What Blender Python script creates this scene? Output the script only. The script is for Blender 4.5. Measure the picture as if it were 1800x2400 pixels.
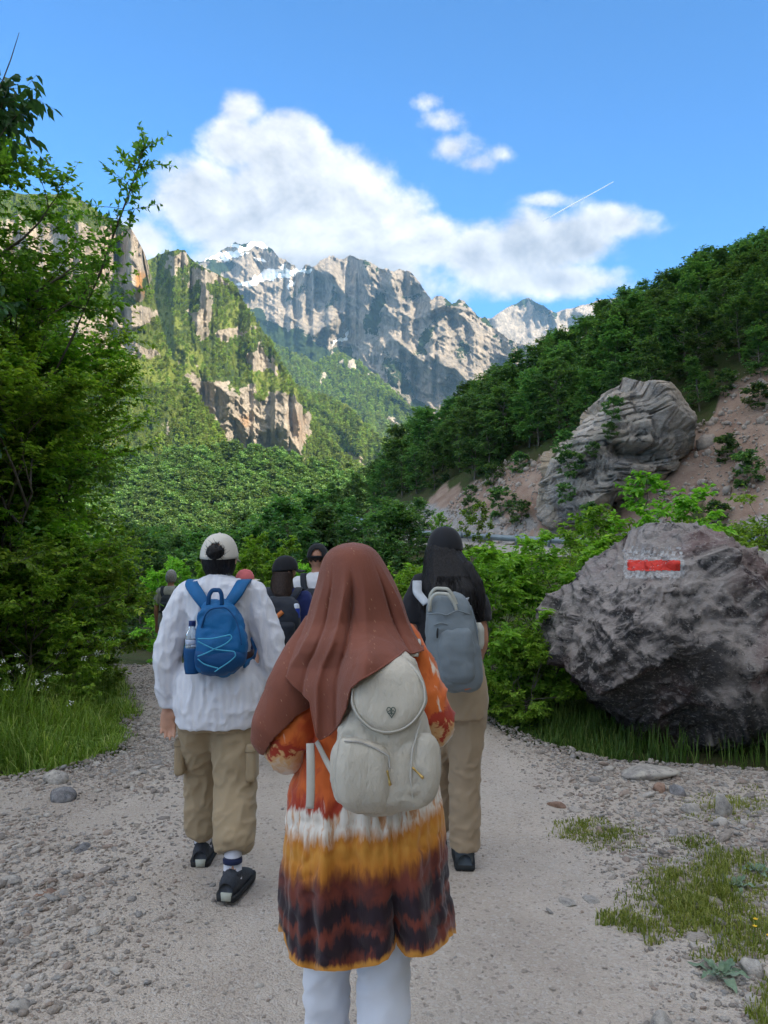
import bpy, bmesh, math, random
import numpy as np
from mathutils import Vector, Matrix

R = math.radians
scene = bpy.context.scene
COL = scene.collection
for _o in list(bpy.data.objects):
    bpy.data.objects.remove(_o)

# ------------------------------------------------------------------ camera
CAMZ = 1.55
PITCH = math.atan(110 / 1800)
cam_d = bpy.data.cameras.new('camera')
cam = bpy.data.objects.new('camera', cam_d)
COL.objects.link(cam)
cam.location = (0, 0, CAMZ)
cam.rotation_euler = (math.pi / 2 + PITCH, 0, 0)
cam_d.sensor_fit = 'HORIZONTAL'
cam_d.sensor_width = 36
cam_d.lens = 36
cam_d.clip_start = 0.05
cam_d.clip_end = 60000
scene.camera = cam


# ------------------------------------------------------------------ node helpers
class NB:
    """small node builder"""
    def __init__(s, nt):
        s.nt = nt
        nt.nodes.clear()

    def n(s, typ, **kw):
        nd = s.nt.nodes.new(typ)
        for k, v in kw.items():
            setattr(nd, k, v)
        return nd

    def put(s, sock, v):
        if isinstance(v, bpy.types.NodeSocket):
            s.nt.links.new(v, sock)
        elif isinstance(v, (tuple, list)):
            v = tuple(v)
            try:
                sock.default_value = v
            except Exception:
                sock.default_value = v + (1.0,)
        elif v is not None:
            sock.default_value = v

    def m(s, op, a, b=None, c=None, clamp=False):
        nd = s.n('ShaderNodeMath', operation=op, use_clamp=clamp)
        for i, v in enumerate((a, b, c)):
            if v is not None:
                s.put(nd.inputs[i], v)
        return nd.outputs[0]

    def v(s, op, a, b=None):
        nd = s.n('ShaderNodeVectorMath', operation=op)
        s.put(nd.inputs[0], a)
        if b is not None:
            if op == 'SCALE':
                s.put(nd.inputs['Scale'], b)
            else:
                s.put(nd.inputs[1], b)
        return nd.outputs['Value'] if op in ('LENGTH', 'DOT_PRODUCT') else nd.outputs[0]

    def mix(s, f, a, b, mode='MIX'):
        nd = s.n('ShaderNodeMix', data_type='RGBA', blend_type=mode)
        s.put(nd.inputs[0], f)
        s.put(nd.inputs[6], a)
        s.put(nd.inputs[7], b)
        return nd.outputs[2]

    def ramp(s, f, stops, interp='LINEAR'):
        nd = s.n('ShaderNodeValToRGB')
        cr = nd.color_ramp
        cr.interpolation = interp
        while len(cr.elements) < len(stops):
            cr.elements.new(0.5)
        for e, (p, c) in zip(cr.elements, stops):
            e.position = p
            if not isinstance(c, (tuple, list)):
                c = (c, c, c)
            e.color = (c[0], c[1], c[2], 1)
        s.put(nd.inputs[0], f)
        return nd.outputs[0]

    def rng(s, x, a, b, c=0.0, d=1.0, smooth=False):
        nd = s.n('ShaderNodeMapRange', interpolation_type='SMOOTHSTEP' if smooth else 'LINEAR')
        nd.clamp = True
        for i, v in enumerate((x, a, b, c, d)):
            s.put(nd.inputs[i], v)
        return nd.outputs[0]

    def noise(s, vec, scale, detail=4, rough=0.5, dist=0.0, w=None, lac=2.0):
        nd = s.n('ShaderNodeTexNoise')
        if w is not None:
            nd.noise_dimensions = '4D'
            s.put(nd.inputs['W'], w)
        s.put(nd.inputs['Vector'], vec)
        s.put(nd.inputs['Scale'], scale)
        s.put(nd.inputs['Detail'], detail)
        s.put(nd.inputs['Roughness'], rough)
        s.put(nd.inputs['Distortion'], dist)
        s.put(nd.inputs['Lacunarity'], lac)
        return nd.outputs[0]

    def voro(s, vec, scale, feature='F1', rnd=1.0):
        nd = s.n('ShaderNodeTexVoronoi', feature=feature)
        s.put(nd.inputs['Vector'], vec)
        s.put(nd.inputs['Scale'], scale)
        s.put(nd.inputs['Randomness'], rnd)
        return nd

    def attr(s, name):
        return s.n('ShaderNodeAttribute', attribute_name=name)

    def sep(s, vec):
        nd = s.n('ShaderNodeSeparateXYZ')
        s.put(nd.inputs[0], vec)
        return nd.outputs

    def comb(s, x, y, z):
        nd = s.n('ShaderNodeCombineXYZ')
        for i, v in enumerate((x, y, z)):
            s.put(nd.inputs[i], v)
        return nd.outputs[0]

    def bump(s, h, strength=0.3, dist=0.01):
        nd = s.n('ShaderNodeBump')
        s.put(nd.inputs['Strength'], strength)
        s.put(nd.inputs['Distance'], dist)
        s.put(nd.inputs['Height'], h)
        return nd.outputs[0]


# ------------------------------------------------------------------ world, sun, exposure
SUN_EL = R(31)
SUN_V = Vector((0.62, -0.78, 0))
SUN_V.normalize()
SUN_V = Vector((SUN_V.x * math.cos(SUN_EL), SUN_V.y * math.cos(SUN_EL), math.sin(SUN_EL)))
SKY_STRENGTH = 0.15
world = bpy.data.worlds.new('World')
scene.world = world
world.use_nodes = True
world.cycles.sampling_method = 'MANUAL'
world.cycles.sample_map_resolution = 256


def pix_uv(px, py):
    """tangent coordinates (x/y, z/y) of the direction through a photo point"""
    c, s = math.cos(PITCH), math.sin(PITCH)
    dx, dz = (px - 900) / 1800, (1200 - py) / 1800
    y, z = c - dz * s, s + dz * c
    return dx / y, z / y


def build_world():
    b = NB(world.node_tree)
    sky = b.n('ShaderNodeTexSky', sky_type='NISHITA')
    sky.sun_disc = False
    sky.sun_elevation = SUN_EL
    sky.sun_rotation = math.atan2(SUN_V.x, SUN_V.y)
    sky.altitude = 900
    sky.air_density = 0.72
    sky.dust_density = 0.2
    sky.ozone_density = 10.0
    d = b.n('ShaderNodeTexCoord').outputs['Generated']
    x, y, z = b.sep(d)
    ys = b.m('MAXIMUM', y, 0.08)
    u = b.m('DIVIDE', x, ys)
    w = b.m('DIVIDE', z, ys)
    # one bank of cumulus behind the peaks, thinner shreds beside it
    blobs = [(330, 560, 130, 90), (450, 480, 190, 130), (560, 260, 75, 62), (545, 330, 90, 95), (650, 340, 130, 95),
             (640, 500, 270, 170), (800, 440, 160, 120), (880, 520, 190, 120), (1000, 560, 130, 90),
             (1120, 590, 120, 95), (1240, 590, 180, 105), (1330, 570, 150, 75), (1440, 525, 110, 48), (1300, 660, 210, 60),
             (700, 660, 420, 120), (1000, 240, 38, 22), (1030, 285, 52, 30), (1050, 350, 70, 38), (1110, 385, 50, 26)  , (1180, 365, 26, 14), (1290, 470, 60, 14)]
    M = None
    for (px, py, rx, ry) in blobs:
        u0, v0 = pix_uv(px, py)
        du = b.m('MULTIPLY', b.m('SUBTRACT', u, u0), 1800 / rx)
        dv = b.m('MULTIPLY', b.m('SUBTRACT', w, v0), 1800 / ry)
        q = b.m('SUBTRACT', 1.0, b.m('SQRT', b.m('ADD', b.m('MULTIPLY', du, du), b.m('MULTIPLY', dv, dv))))
        wgt = min(1.0, -0.02 + (rx * ry) ** 0.5 / 105)
        q = b.m('MULTIPLY', q, wgt)
        M = q if M is None else b.m('SMOOTH_MAX', M, q, 0.12)
    p = b.v('MULTIPLY', d, (1.0, 1.0, 1.25))
    f1 = b.noise(p, 9.0, 10, 0.62, 0.15)
    f2 = b.noise(b.v('ADD', p, (0.012, -0.006, 0.020)), 9.0, 5, 0.56, 0.2)
    dens = b.m('ADD', M, b.m('MULTIPLY', b.m('SUBTRACT', f1, 0.5), 1.7))
    alpha = b.m('MULTIPLY', b.rng(dens, -0.06, 0.44, 0, 1, True), 0.96)
    thick = b.rng(dens, 0.1, 0.95, 0, 1, True)
    lit = b.m('MULTIPLY', b.m('SUBTRACT', f1, f2), 1.7)
    shade = b.m('SUBTRACT', b.m('ADD', 1.0, lit), b.m('MULTIPLY', thick, 0.10))
    big = b.noise(b.v('ADD', p, (7.0, 2.0, 0.4)), 5.0, 4, 0.55)
    shade = b.m('SUBTRACT', shade, b.m('MULTIPLY', b.rng(big, 0.35, 0.70), 0.13))
    base = b.rng(w, pix_uv(900, 640)[1], pix_uv(900, 330)[1], 0.09, 0.0, True)
    shade = b.m('SUBTRACT', shade, b.m('MULTIPLY', base, thick))
    shade = b.m('MAXIMUM', shade, 0.45)
    ccol = b.mix(b.rng(shade, 0.5, 1.0), (0.92, 0.94, 1.0), (1.0, 0.97, 0.92))
    ccol = b.v('SCALE', ccol, b.m('MULTIPLY', shade, CLOUD * 0.58))
    skyc = b.mix(1.0, sky.outputs[0], SKY_TINT, 'MULTIPLY')
    bg = b.n('ShaderNodeBackground')
    b.put(bg.inputs[0], b.mix(alpha, skyc, ccol))
    bg.inputs[1].default_value = SKY_STRENGTH
    # unseen rest of the sky: denser, brighter cumulus added to lift the fill light
    low = b.noise(p, 3.2, 4, 0.55)
    oth = b.m('MULTIPLY', b.rng(low, 0.36, 0.50, 0, 0.95, True), b.rng(z, 0.03, 0.2, 0, 1, True))
    oth = b.m('MULTIPLY', oth, b.rng(y, 0.70, 0.5, 0, 1, True))
    bg2 = b.n('ShaderNodeBackground')
    b.put(bg2.inputs[0], b.mix(oth, skyc, tuple(CLOUD * k for k in (0.90, 0.885, 0.87))))
    bg2.inputs[1].default_value = SKY_STRENGTH
    mx = b.n('ShaderNodeMixShader')
    b.put(mx.inputs[0], b.m('MULTIPLY', b.m('GREATER_THAN', y, 0.71), b.m('GREATER_THAN', z, 0.0)))
    b.nt.links.new(bg2.outputs[0], mx.inputs[1])
    b.nt.links.new(bg.outputs[0], mx.inputs[2])
    out = b.n('ShaderNodeOutputWorld')
    b.nt.links.new(mx.outputs[0], out.inputs[0])


CLOUD = 3.9
SKY_TINT = (0.50, 0.77, 0.76)
build_world()
sun_d = bpy.data.lights.new('sun', 'SUN')
sun_d.energy = 4.3
sun_d.angle = R(0.5)
sun_d.color = (1.0, 0.86, 0.65)
sun = bpy.data.objects.new('sun', sun_d)
COL.objects.link(sun)
sun.rotation_euler = (-SUN_V).to_track_quat('-Z', 'Y').to_euler()
sun.location = (50, -30, 60)

vs = scene.view_settings
scene.display_settings.display_device = 'sRGB'
vs.view_transform = 'Standard'
vs.look = 'None'
vs.exposure = 1.74
vs.gamma = 1.0
vs.use_curve_mapping = False
scene.render.engine = 'CYCLES'
cy = scene.cycles
cy.use_denoising = True
cy.max_bounces = 7
cy.diffuse_bounces = 4
cy.glossy_bounces = 2
cy.transmission_bounces = 4
cy.transparent_max_bounces = 6
cy.volume_bounces = 1
cy.caustics_reflective = False
cy.caustics_refractive = False
cy.sample_clamp_indirect = 6.0
cy.use_adaptive_sampling = True
cy.adaptive_threshold = 0.015


# ------------------------------------------------------------------ numeric helpers
_rng0 = np.random.RandomState(11)
_PERM = np.tile(_rng0.permutation(256), 3).astype(np.int32)
_GR = _rng0.normal(size=(256, 3))
_GR = (_GR / np.linalg.norm(_GR, axis=1)[:, None]).astype(np.float32)


def perlin(p):
    p = np.asarray(p, np.float32)
    sh = p.shape[:-1]
    p = p.reshape(-1, 3)
    i = np.floor(p)
    f = p - i
    i = i.astype(np.int64) & 255
    w = f * f * f * (f * (f * 6 - 15) + 10)
    out = np.zeros(len(p), np.float32)
    for dx in (0, 1):
        wx = w[:, 0] if dx else 1 - w[:, 0]
        hx = _PERM[i[:, 0] + dx]
        for dy in (0, 1):
            wy = w[:, 1] if dy else 1 - w[:, 1]
            hy = _PERM[hx + i[:, 1] + dy]
            for dz in (0, 1):
                wz = w[:, 2] if dz else 1 - w[:, 2]
                g = _GR[_PERM[hy + i[:, 2] + dz]]
                dt = g[:, 0] * (f[:, 0] - dx) + g[:, 1] * (f[:, 1] - dy) + g[:, 2] * (f[:, 2] - dz)
                out += wx * wy * wz * dt
    return (out * 1.6).reshape(sh)


def fbm(p, o=4, lac=2.03, g=0.5):
    p = np.asarray(p, np.float32)
    a, s, t = 1.0, 0.0, 0.0
    for k in range(o):
        s = s + a * perlin(p + 17.3 * k)
        t += a
        p = p * lac
        a *= g
    return s / t


def ridged(p, o=4, lac=2.05, g=0.5):
    p = np.asarray(p, np.float32)
    a, s, t = 1.0, 0.0, 0.0
    wgt = 1.0
    for k in range(o):
        r = 1 - np.abs(perlin(p + 9.7 * k)) * 1.7
        r = np.clip(r, 0, 1) ** 2
        s = s + a * r * wgt
        wgt = np.clip(r * 1.6, 0, 1)
        t += a
        p = p * lac
        a *= g
    return s / t


def sstep(a, b, x):
    t = np.clip((np.asarray(x, float) - a) / (b - a), 0, 1)
    return t * t * (3 - 2 * t)


def W(px, py, Y):
    """world point on the sight line through photo pixel (px, py) at depth Y"""
    c, s = math.cos(PITCH), math.sin(PITCH)
    dx = (np.asarray(px, float) - 900) / 1800
    dz = (1200 - np.asarray(py, float)) / 1800
    y = c - dz * s
    z = s + dz * c
    Y = np.asarray(Y, float)
    return np.stack(np.broadcast_arrays(dx / y * Y, Y, CAMZ + z / y * Y), -1)


def new_mesh(name, V, F, smooth=True, attrs=None):
    """F: list of index arrays (n,3)/(n,4), or one array"""
    if isinstance(F, np.ndarray):
        F = [F]
    me = bpy.data.meshes.new(name)
    V = np.asarray(V, np.float32).reshape(-1, 3)
    F = [np.asarray(f, np.int32) for f in F if len(f)]
    nl = sum(f.size for f in F)
    npoly = sum(len(f) for f in F)
    me.vertices.add(len(V))
    me.vertices.foreach_set('co', V.ravel())
    me.loops.add(nl)
    me.loops.foreach_set('vertex_index', np.concatenate([f.ravel() for f in F]))
    me.polygons.add(npoly)
    cnt = np.concatenate([np.full(len(f), f.shape[1], np.int32) for f in F])
    me.polygons.foreach_set('loop_start', np.concatenate([[0], np.cumsum(cnt)[:-1]]).astype(np.int32))
    me.polygons.foreach_set('loop_total', cnt)
    me.update(calc_edges=True)
    if smooth:
        me.polygons.foreach_set('use_smooth', np.ones(npoly, bool))
    for k, a in (attrs or {}).items():
        a = np.asarray(a, np.float32)
        if a.ndim == 1:
            at = me.attributes.new(k, 'FLOAT', 'POINT')
            at.data.foreach_set('value', a)
        else:
            at = me.attributes.new(k, 'FLOAT_COLOR', 'POINT')
            at.data.foreach_set('color', np.c_[a, np.ones(len(a))].astype(np.float32).ravel())
    return me


def link(name, me, mat=None, parent=None, label=None, cat=None, group=None, kind=None, loc=None):
    o = bpy.data.objects.new(name, me)
    COL.objects.link(o)
    if mat is not None and me is not None and len(me.materials) == 0:
        me.materials.append(mat)
    if parent is not None:
        o.parent = parent
    if loc is not None:
        o.location = loc
    tag(o, label, cat, group, kind)
    return o


def tag(o, label=None, cat=None, group=None, kind=None):
    for k, v in (('label', label), ('category', cat), ('group', group), ('kind', kind)):
        if v:
            o[k] = v
    return o


def grid_faces(nr, nc, wrap=False, off=0):
    r = np.arange(nr - 1)[:, None]
    c = np.arange(nc if wrap else nc - 1)[None, :]
    a = r * nc + c
    b_ = r * nc + (c + 1) % nc
    return (np.stack([a, b_, b_ + nc, a + nc], -1).reshape(-1, 4) + off).astype(np.int32)


def merge(parts):
    """[(V,F-array or list)] -> V, [F..]"""
    Vs, Fs, off = [], [], 0
    for V, F in parts:
        V = np.asarray(V, np.float32).reshape(-1, 3)
        for f in (F if isinstance(F, list) else [F]):
            Fs.append(np.asarray(f, np.int32) + off)
        Vs.append(V)
        off += len(V)
    t3 = [f for f in Fs if f.shape[1] == 3]
    t4 = [f for f in Fs if f.shape[1] == 4]
    out = []
    if t4:
        out.append(np.concatenate(t4))
    if t3:
        out.append(np.concatenate(t3))
    return np.concatenate(Vs), out


def blobmask(px, py, blobs):
    """soft ellipses (px,py,rx,ry,rotation degrees,weight) -> summed mask, clipped"""
    m = np.zeros(np.broadcast(px, py).shape)
    for bl in blobs:
        x0, y0, rx, ry = bl[:4]
        a = R(bl[4]) if len(bl) > 4 else 0
        wt = bl[5] if len(bl) > 5 else 1.0
        dx, dy = px - x0, py - y0
        ex = (dx * math.cos(a) + dy * math.sin(a)) / rx
        ey = (-dx * math.sin(a) + dy * math.cos(a)) / ry
        m = m + wt * np.clip(1.6 * (1 - np.sqrt(ex * ex + ey * ey)), -0.0, 1)
    return m


# ------------------------------------------------------------------ materials for the setting
def mat_new(name):
    m = bpy.data.materials.new(name)
    m.use_nodes = True
    b = NB(m.node_tree)
    return m, b


def finish(b, color, rough=0.8, normal=None, spec=0.3, sheen=0.0, trans=None, metallic=0.0):
    p = b.n('ShaderNodeBsdfPrincipled')
    b.put(p.inputs['Base Color'], color)
    b.put(p.inputs['Roughness'], rough)
    b.put(p.inputs['Specular IOR Level'], spec)
    b.put(p.inputs['Metallic'], metallic)
    if sheen:
        b.put(p.inputs['Sheen Weight'], sheen)
        b.put(p.inputs['Sheen Roughness'], 0.4)
    if normal is not None:
        b.put(p.inputs['Normal'], normal)
    sh = p.outputs[0]
    if trans is not None:
        t = b.n('ShaderNodeBsdfTranslucent')
        b.put(t.inputs[0], trans[1])
        mx = b.n('ShaderNodeMixShader')
        b.put(mx.inputs[0], trans[0])
        b.nt.links.new(sh, mx.inputs[1])
        b.nt.links.new(t.outputs[0], mx.inputs[2])
        sh = mx.outputs[0]
    o = b.n('ShaderNodeOutputMaterial')
    b.nt.links.new(sh, o.inputs[0])
    return p


def mat_plain(name, color, rough=0.7, spec=0.3, var=0.12, scale=20, bump=0.0, bscale=60, metallic=0.0, sheen=0.0):
    m, b = mat_new(name)
    co = b.n('ShaderNodeTexCoord').outputs['Object']
    n = b.noise(co, scale, 4)
    c = b.mix(b.rng(n, 0.3, 0.7), tuple(k * (1 - var) for k in color), tuple(min(1, k * (1 + var)) for k in color))
    nm = b.bump(b.noise(co, bscale, 4), bump, 0.01) if bump else None
    finish(b, c, rough, nm, spec, sheen=sheen, metallic=metallic)
    return m


def mat_mountain(name, scale=1.0, rock_l=(0.58, 0.515, 0.44), rock_d=(0.29, 0.265, 0.24), green_b=(0.23, 0.285, 0.065), green_d=(0.060, 0.098, 0.030)):
    """attributes: veg, snow, warm, scree"""
    m, b = mat_new(name)
    co = b.n('ShaderNodeTexCoord').outputs['Object']
    veg = b.attr('veg').outputs['Fac']
    snow = b.attr('snow').outputs['Fac']
    warm = b.attr('warm').outputs['Fac']
    n1 = b.noise(co, 0.020 / scale, 8, 0.62)
    st = b.noise(b.v('MULTIPLY', co, (1.0, 1.0, 0.5)), 0.075 / scale, 8, 0.72, 0.3)
    bed = b.noise(b.v('MULTIPLY', co, (0.12, 0.12, 1.0)), 0.09 / scale, 5, 0.6, 0.5)
    rk = b.mix(b.rng(st, 0.36, 0.60), rock_d, rock_l)
    rk = b.mix(b.rng(bed, 0.42, 0.5, 0.35, 0.0), rk, rock_d)
    rk = b.mix(b.m('MULTIPLY', warm, b.rng(n1, 0.35, 0.55)), rk, (0.55, 0.30, 0.13))
    # shrubs and dwarf pine rooted in the cracks
    n2 = b.noise(co, 0.11 / scale, 7, 0.68)
    n3 = b.noise(co, 0.035 / scale, 6, 0.6)
    vm = b.m('ADD', veg, b.m('MULTIPLY', b.m('SUBTRACT', n2, 0.5), 1.5))
    vm = b.m('ADD', vm, b.m('MULTIPLY', b.m('SUBTRACT', n3, 0.5), 0.9))
    vf = b.rng(vm, 0.42, 0.56, 0, 1, True)
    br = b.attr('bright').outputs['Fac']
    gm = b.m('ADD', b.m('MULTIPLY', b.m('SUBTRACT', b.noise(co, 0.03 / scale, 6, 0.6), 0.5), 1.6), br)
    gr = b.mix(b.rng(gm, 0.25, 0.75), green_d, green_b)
    gr = b.mix(b.rng(b.noise(co, 0.25 / scale, 3, 0.6), 0.35, 0.75, 0.0, 0.4), gr, tuple(k * 0.55 for k in green_d))
    c = b.mix(vf, rk, gr)
    sc = b.m('ADD', snow, b.m('MULTIPLY', b.m('SUBTRACT', n2, 0.5), 0.9))
    sf = b.rng(sc, 0.47, 0.55)
    c = b.mix(sf, c, (0.86, 0.88, 0.90))
    h = b.m('ADD', b.m('MULTIPLY', st, 1.0), b.m('MULTIPLY', n2, 0.8))
    h = b.m('MULTIPLY', h, b.m('SUBTRACT', 1.0, b.m('MULTIPLY', sf, 0.9)))
    finish(b, c, 0.95, b.bump(h, 1.0, 14.0 * scale), 0.05)
    return m


def mat_ground():
    m, b = mat_new('soil and turf')
    co = b.n('ShaderNodeTexCoord').outputs['Object']
    n = b.noise(co, 0.9, 6, 0.6)
    n2 = b.noise(co, 14, 5, 0.6)
    c = b.mix(b.rng(n, 0.35, 0.62), (0.050, 0.075, 0.020), (0.075, 0.065, 0.035))
    c = b.mix(b.rng(n2, 0.4, 0.7), c, (0.035, 0.055, 0.016))
    e = b.attr('earth')
    c = b.mix(b.rng(b.m('ADD', e.outputs['Fac'], b.m('MULTIPLY', b.m('SUBTRACT', n, 0.5), 0.6)), 0.4, 0.6), c,
              b.mix(b.rng(b.noise(co, 0.7, 8, 0.65), 0.35, 0.65), (0.215, 0.140, 0.105), (0.335, 0.250, 0.195)))
    g = b.attr('rubble')
    c = b.mix(b.rng(b.m('ADD', g.outputs['Fac'], b.m('MULTIPLY', b.m('SUBTRACT', n, 0.5), 0.5)), 0.45, 0.6), c,
              b.mix(b.rng(b.noise(co, 4, 6, 0.65), 0.35, 0.65), (0.19, 0.185, 0.18), (0.34, 0.32, 0.30)))
    finish(b, c, 0.95, b.bump(b.m('ADD', n2, b.noise(co, 3, 6, 0.6)), 0.8, 0.05), 0.1)
    return m


M_GROUND = mat_ground()


# ------------------------------------------------------------------ terrain
ROAD = np.array([(60, -6, 0.6), (34, 16, 1.1), (20, 31, 1.55), (11, 40, 1.75), (4.5, 47.5, 2.4), (1.5, 56, 3.6), (-1, 68, 5.0), (-8, 90, 6.5)], float)


def road_dist(x, y):
    """signed distance to the road line (positive on the hill side) and road height there"""
    best = np.full(np.shape(x), 1e9)
    sg = np.zeros(np.shape(x))
    zz = np.zeros(np.shape(x))
    for a, c in zip(ROAD[:-1], ROAD[1:]):
        d = c - a
        L2 = d[0] ** 2 + d[1] ** 2
        t = np.clip(((x - a[0]) * d[0] + (y - a[1]) * d[1]) / L2, 0, 1)
        qx, qy = a[0] + t * d[0], a[1] + t * d[1]
        ds = np.hypot(x - qx, y - qy)
        cr = d[1] * (x - a[0]) - d[0] * (y - a[1])
        up = ds < best
        best = np.where(up, ds, best)
        sg = np.where(up, np.where(cr > 0, 1.0, -1.0), sg)
        zz = np.where(up, a[2] + t * d[2], zz)
    return best * sg, zz


def terrain(x, y):
    x = np.asarray(x, float)
    y = np.asarray(y, float)
    P = np.stack([x, y, np.zeros_like(x)], -1)
    # the path bench, dropping behind its crest into the valley
    z = -0.72 * sstep(11.2, 13.6, y) - 3.0 * sstep(13, 40, y)
    z = z + 0.22 * sstep(2.6, 5.5, -x - 0.12 * np.maximum(y - 6, 0)) + 1.4 * sstep(5, 16, -x)
    # right of the path: rising to the road
    rd, rz = road_dist(x, y)
    base = z
    near = sstep(-26, -3.2, rd)
    z = base * (1 - near) + (rz - 0.05) * near
    # cut bank and wooded hill behind the road
    hill = 2.2 + 0.2 * (y - 47) + 0.6 * (x - 2)
    hill = np.where(y < 47, 2.2 + 0.6 * (x - 2) - 0.05 * (47 - y) , hill)
    hill = hill - 0.95 * np.maximum(y - 98, 0) - np.maximum(0, 3 - x) * 0.3 - 0.14 * np.clip(x - 24, 0, 40)
    bank = rz - 0.05 + 1.02 * np.maximum(rd - 3.2, 0) + 0.5 * fbm(P * 0.35, 3) * sstep(3.3, 6, rd)
    hh = np.minimum(bank, np.maximum(hill, rz - 0.05) + 1.0 * fbm(P * 0.12, 3))
    z = np.where(rd > 3.0, np.maximum(hh, np.where(y > 98, z, rz - 0.05)), z)
    # the steep mountain that the hill belongs to, off to the right
    Mx = x - 62 - 0.62 * np.maximum(y - 30, 0) + 0.45 * np.maximum(-y - 10, 0)
    M = 0.74 * np.minimum(np.maximum(Mx, 0), 1400) + 30 * fbm(P * 0.006, 4) * sstep(10, 120, Mx)
    M = M - 0.5 * np.maximum(Mx - 1420, 0)
    M = np.where(Mx > 0, M + 0.6 * 60, -50)
    z = np.where(Mx > 0, np.maximum(z, M), z)
    far = sstep(60, 220, np.hypot(x, y)) * (1 - sstep(0, 30, Mx)) * (1 - sstep(2, 6, rd) * (1 - sstep(110, 160, y)))
    z = z + far * (3.0 * fbm(P * 0.02, 3))
    return z


def earth_mask(x, y, z, rd):
    P = np.stack([x, y, 0 * x], -1)
    top = 8.0 + 0.22 * np.maximum(x - 8, 0) + 2.2 * fbm(P * 0.25, 3)
    e = sstep(2.6, 3.6, rd) * (1 - sstep(top - 0.6, top + 0.6, z)) * sstep(1.5, 4, x) * (y < 70) * (y > 5)
    gul = blobmask(x, y, [(24.5, 49, 3.6, 9, -20)])
    e = np.maximum(e, gul * (1 - sstep(12.5, 14.5, z)))
    return np.clip(e - 0.9 * sstep(0.05, 0.35, fbm(P * 0.3 + 9, 3)) * (x > 13), 0, 1)


def build_ground():
    rad = np.concatenate([[0.0], np.geomspace(0.6, 3200, 170)])
    ang = np.linspace(0, 2 * math.pi, 420, endpoint=False)
    rr, aa = np.meshgrid(rad, ang, indexing='ij')
    x = rr * np.sin(aa)
    y = rr * np.cos(aa)
    z = terrain(x, y)
    P = np.stack([x, y, 0 * x], -1)
    z = z + 0.02 * fbm(P * 1.7, 3) * (rr < 60)
    rd, rz = road_dist(x, y)
    earth = earth_mask(x, y, z, rd)
    rub = sstep(2.4, 3.2, rd) * (1 - sstep(4.2, 5.4, rd)) * (x > 2) * (y > 20)
    V = np.stack([x, y, z - 0.03], -1).reshape(-1, 3)
    me = new_mesh('ground', V, grid_faces(len(rad), len(ang), True), True, {'earth': earth.ravel(), 'rubble': rub.ravel()})
    link('ground', me, M_GROUND, kind='structure', label='turf and soil of the valley floor beside the path')


build_ground()


# ------------------------------------------------------------------ mountains
SHEETS = {}


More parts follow.
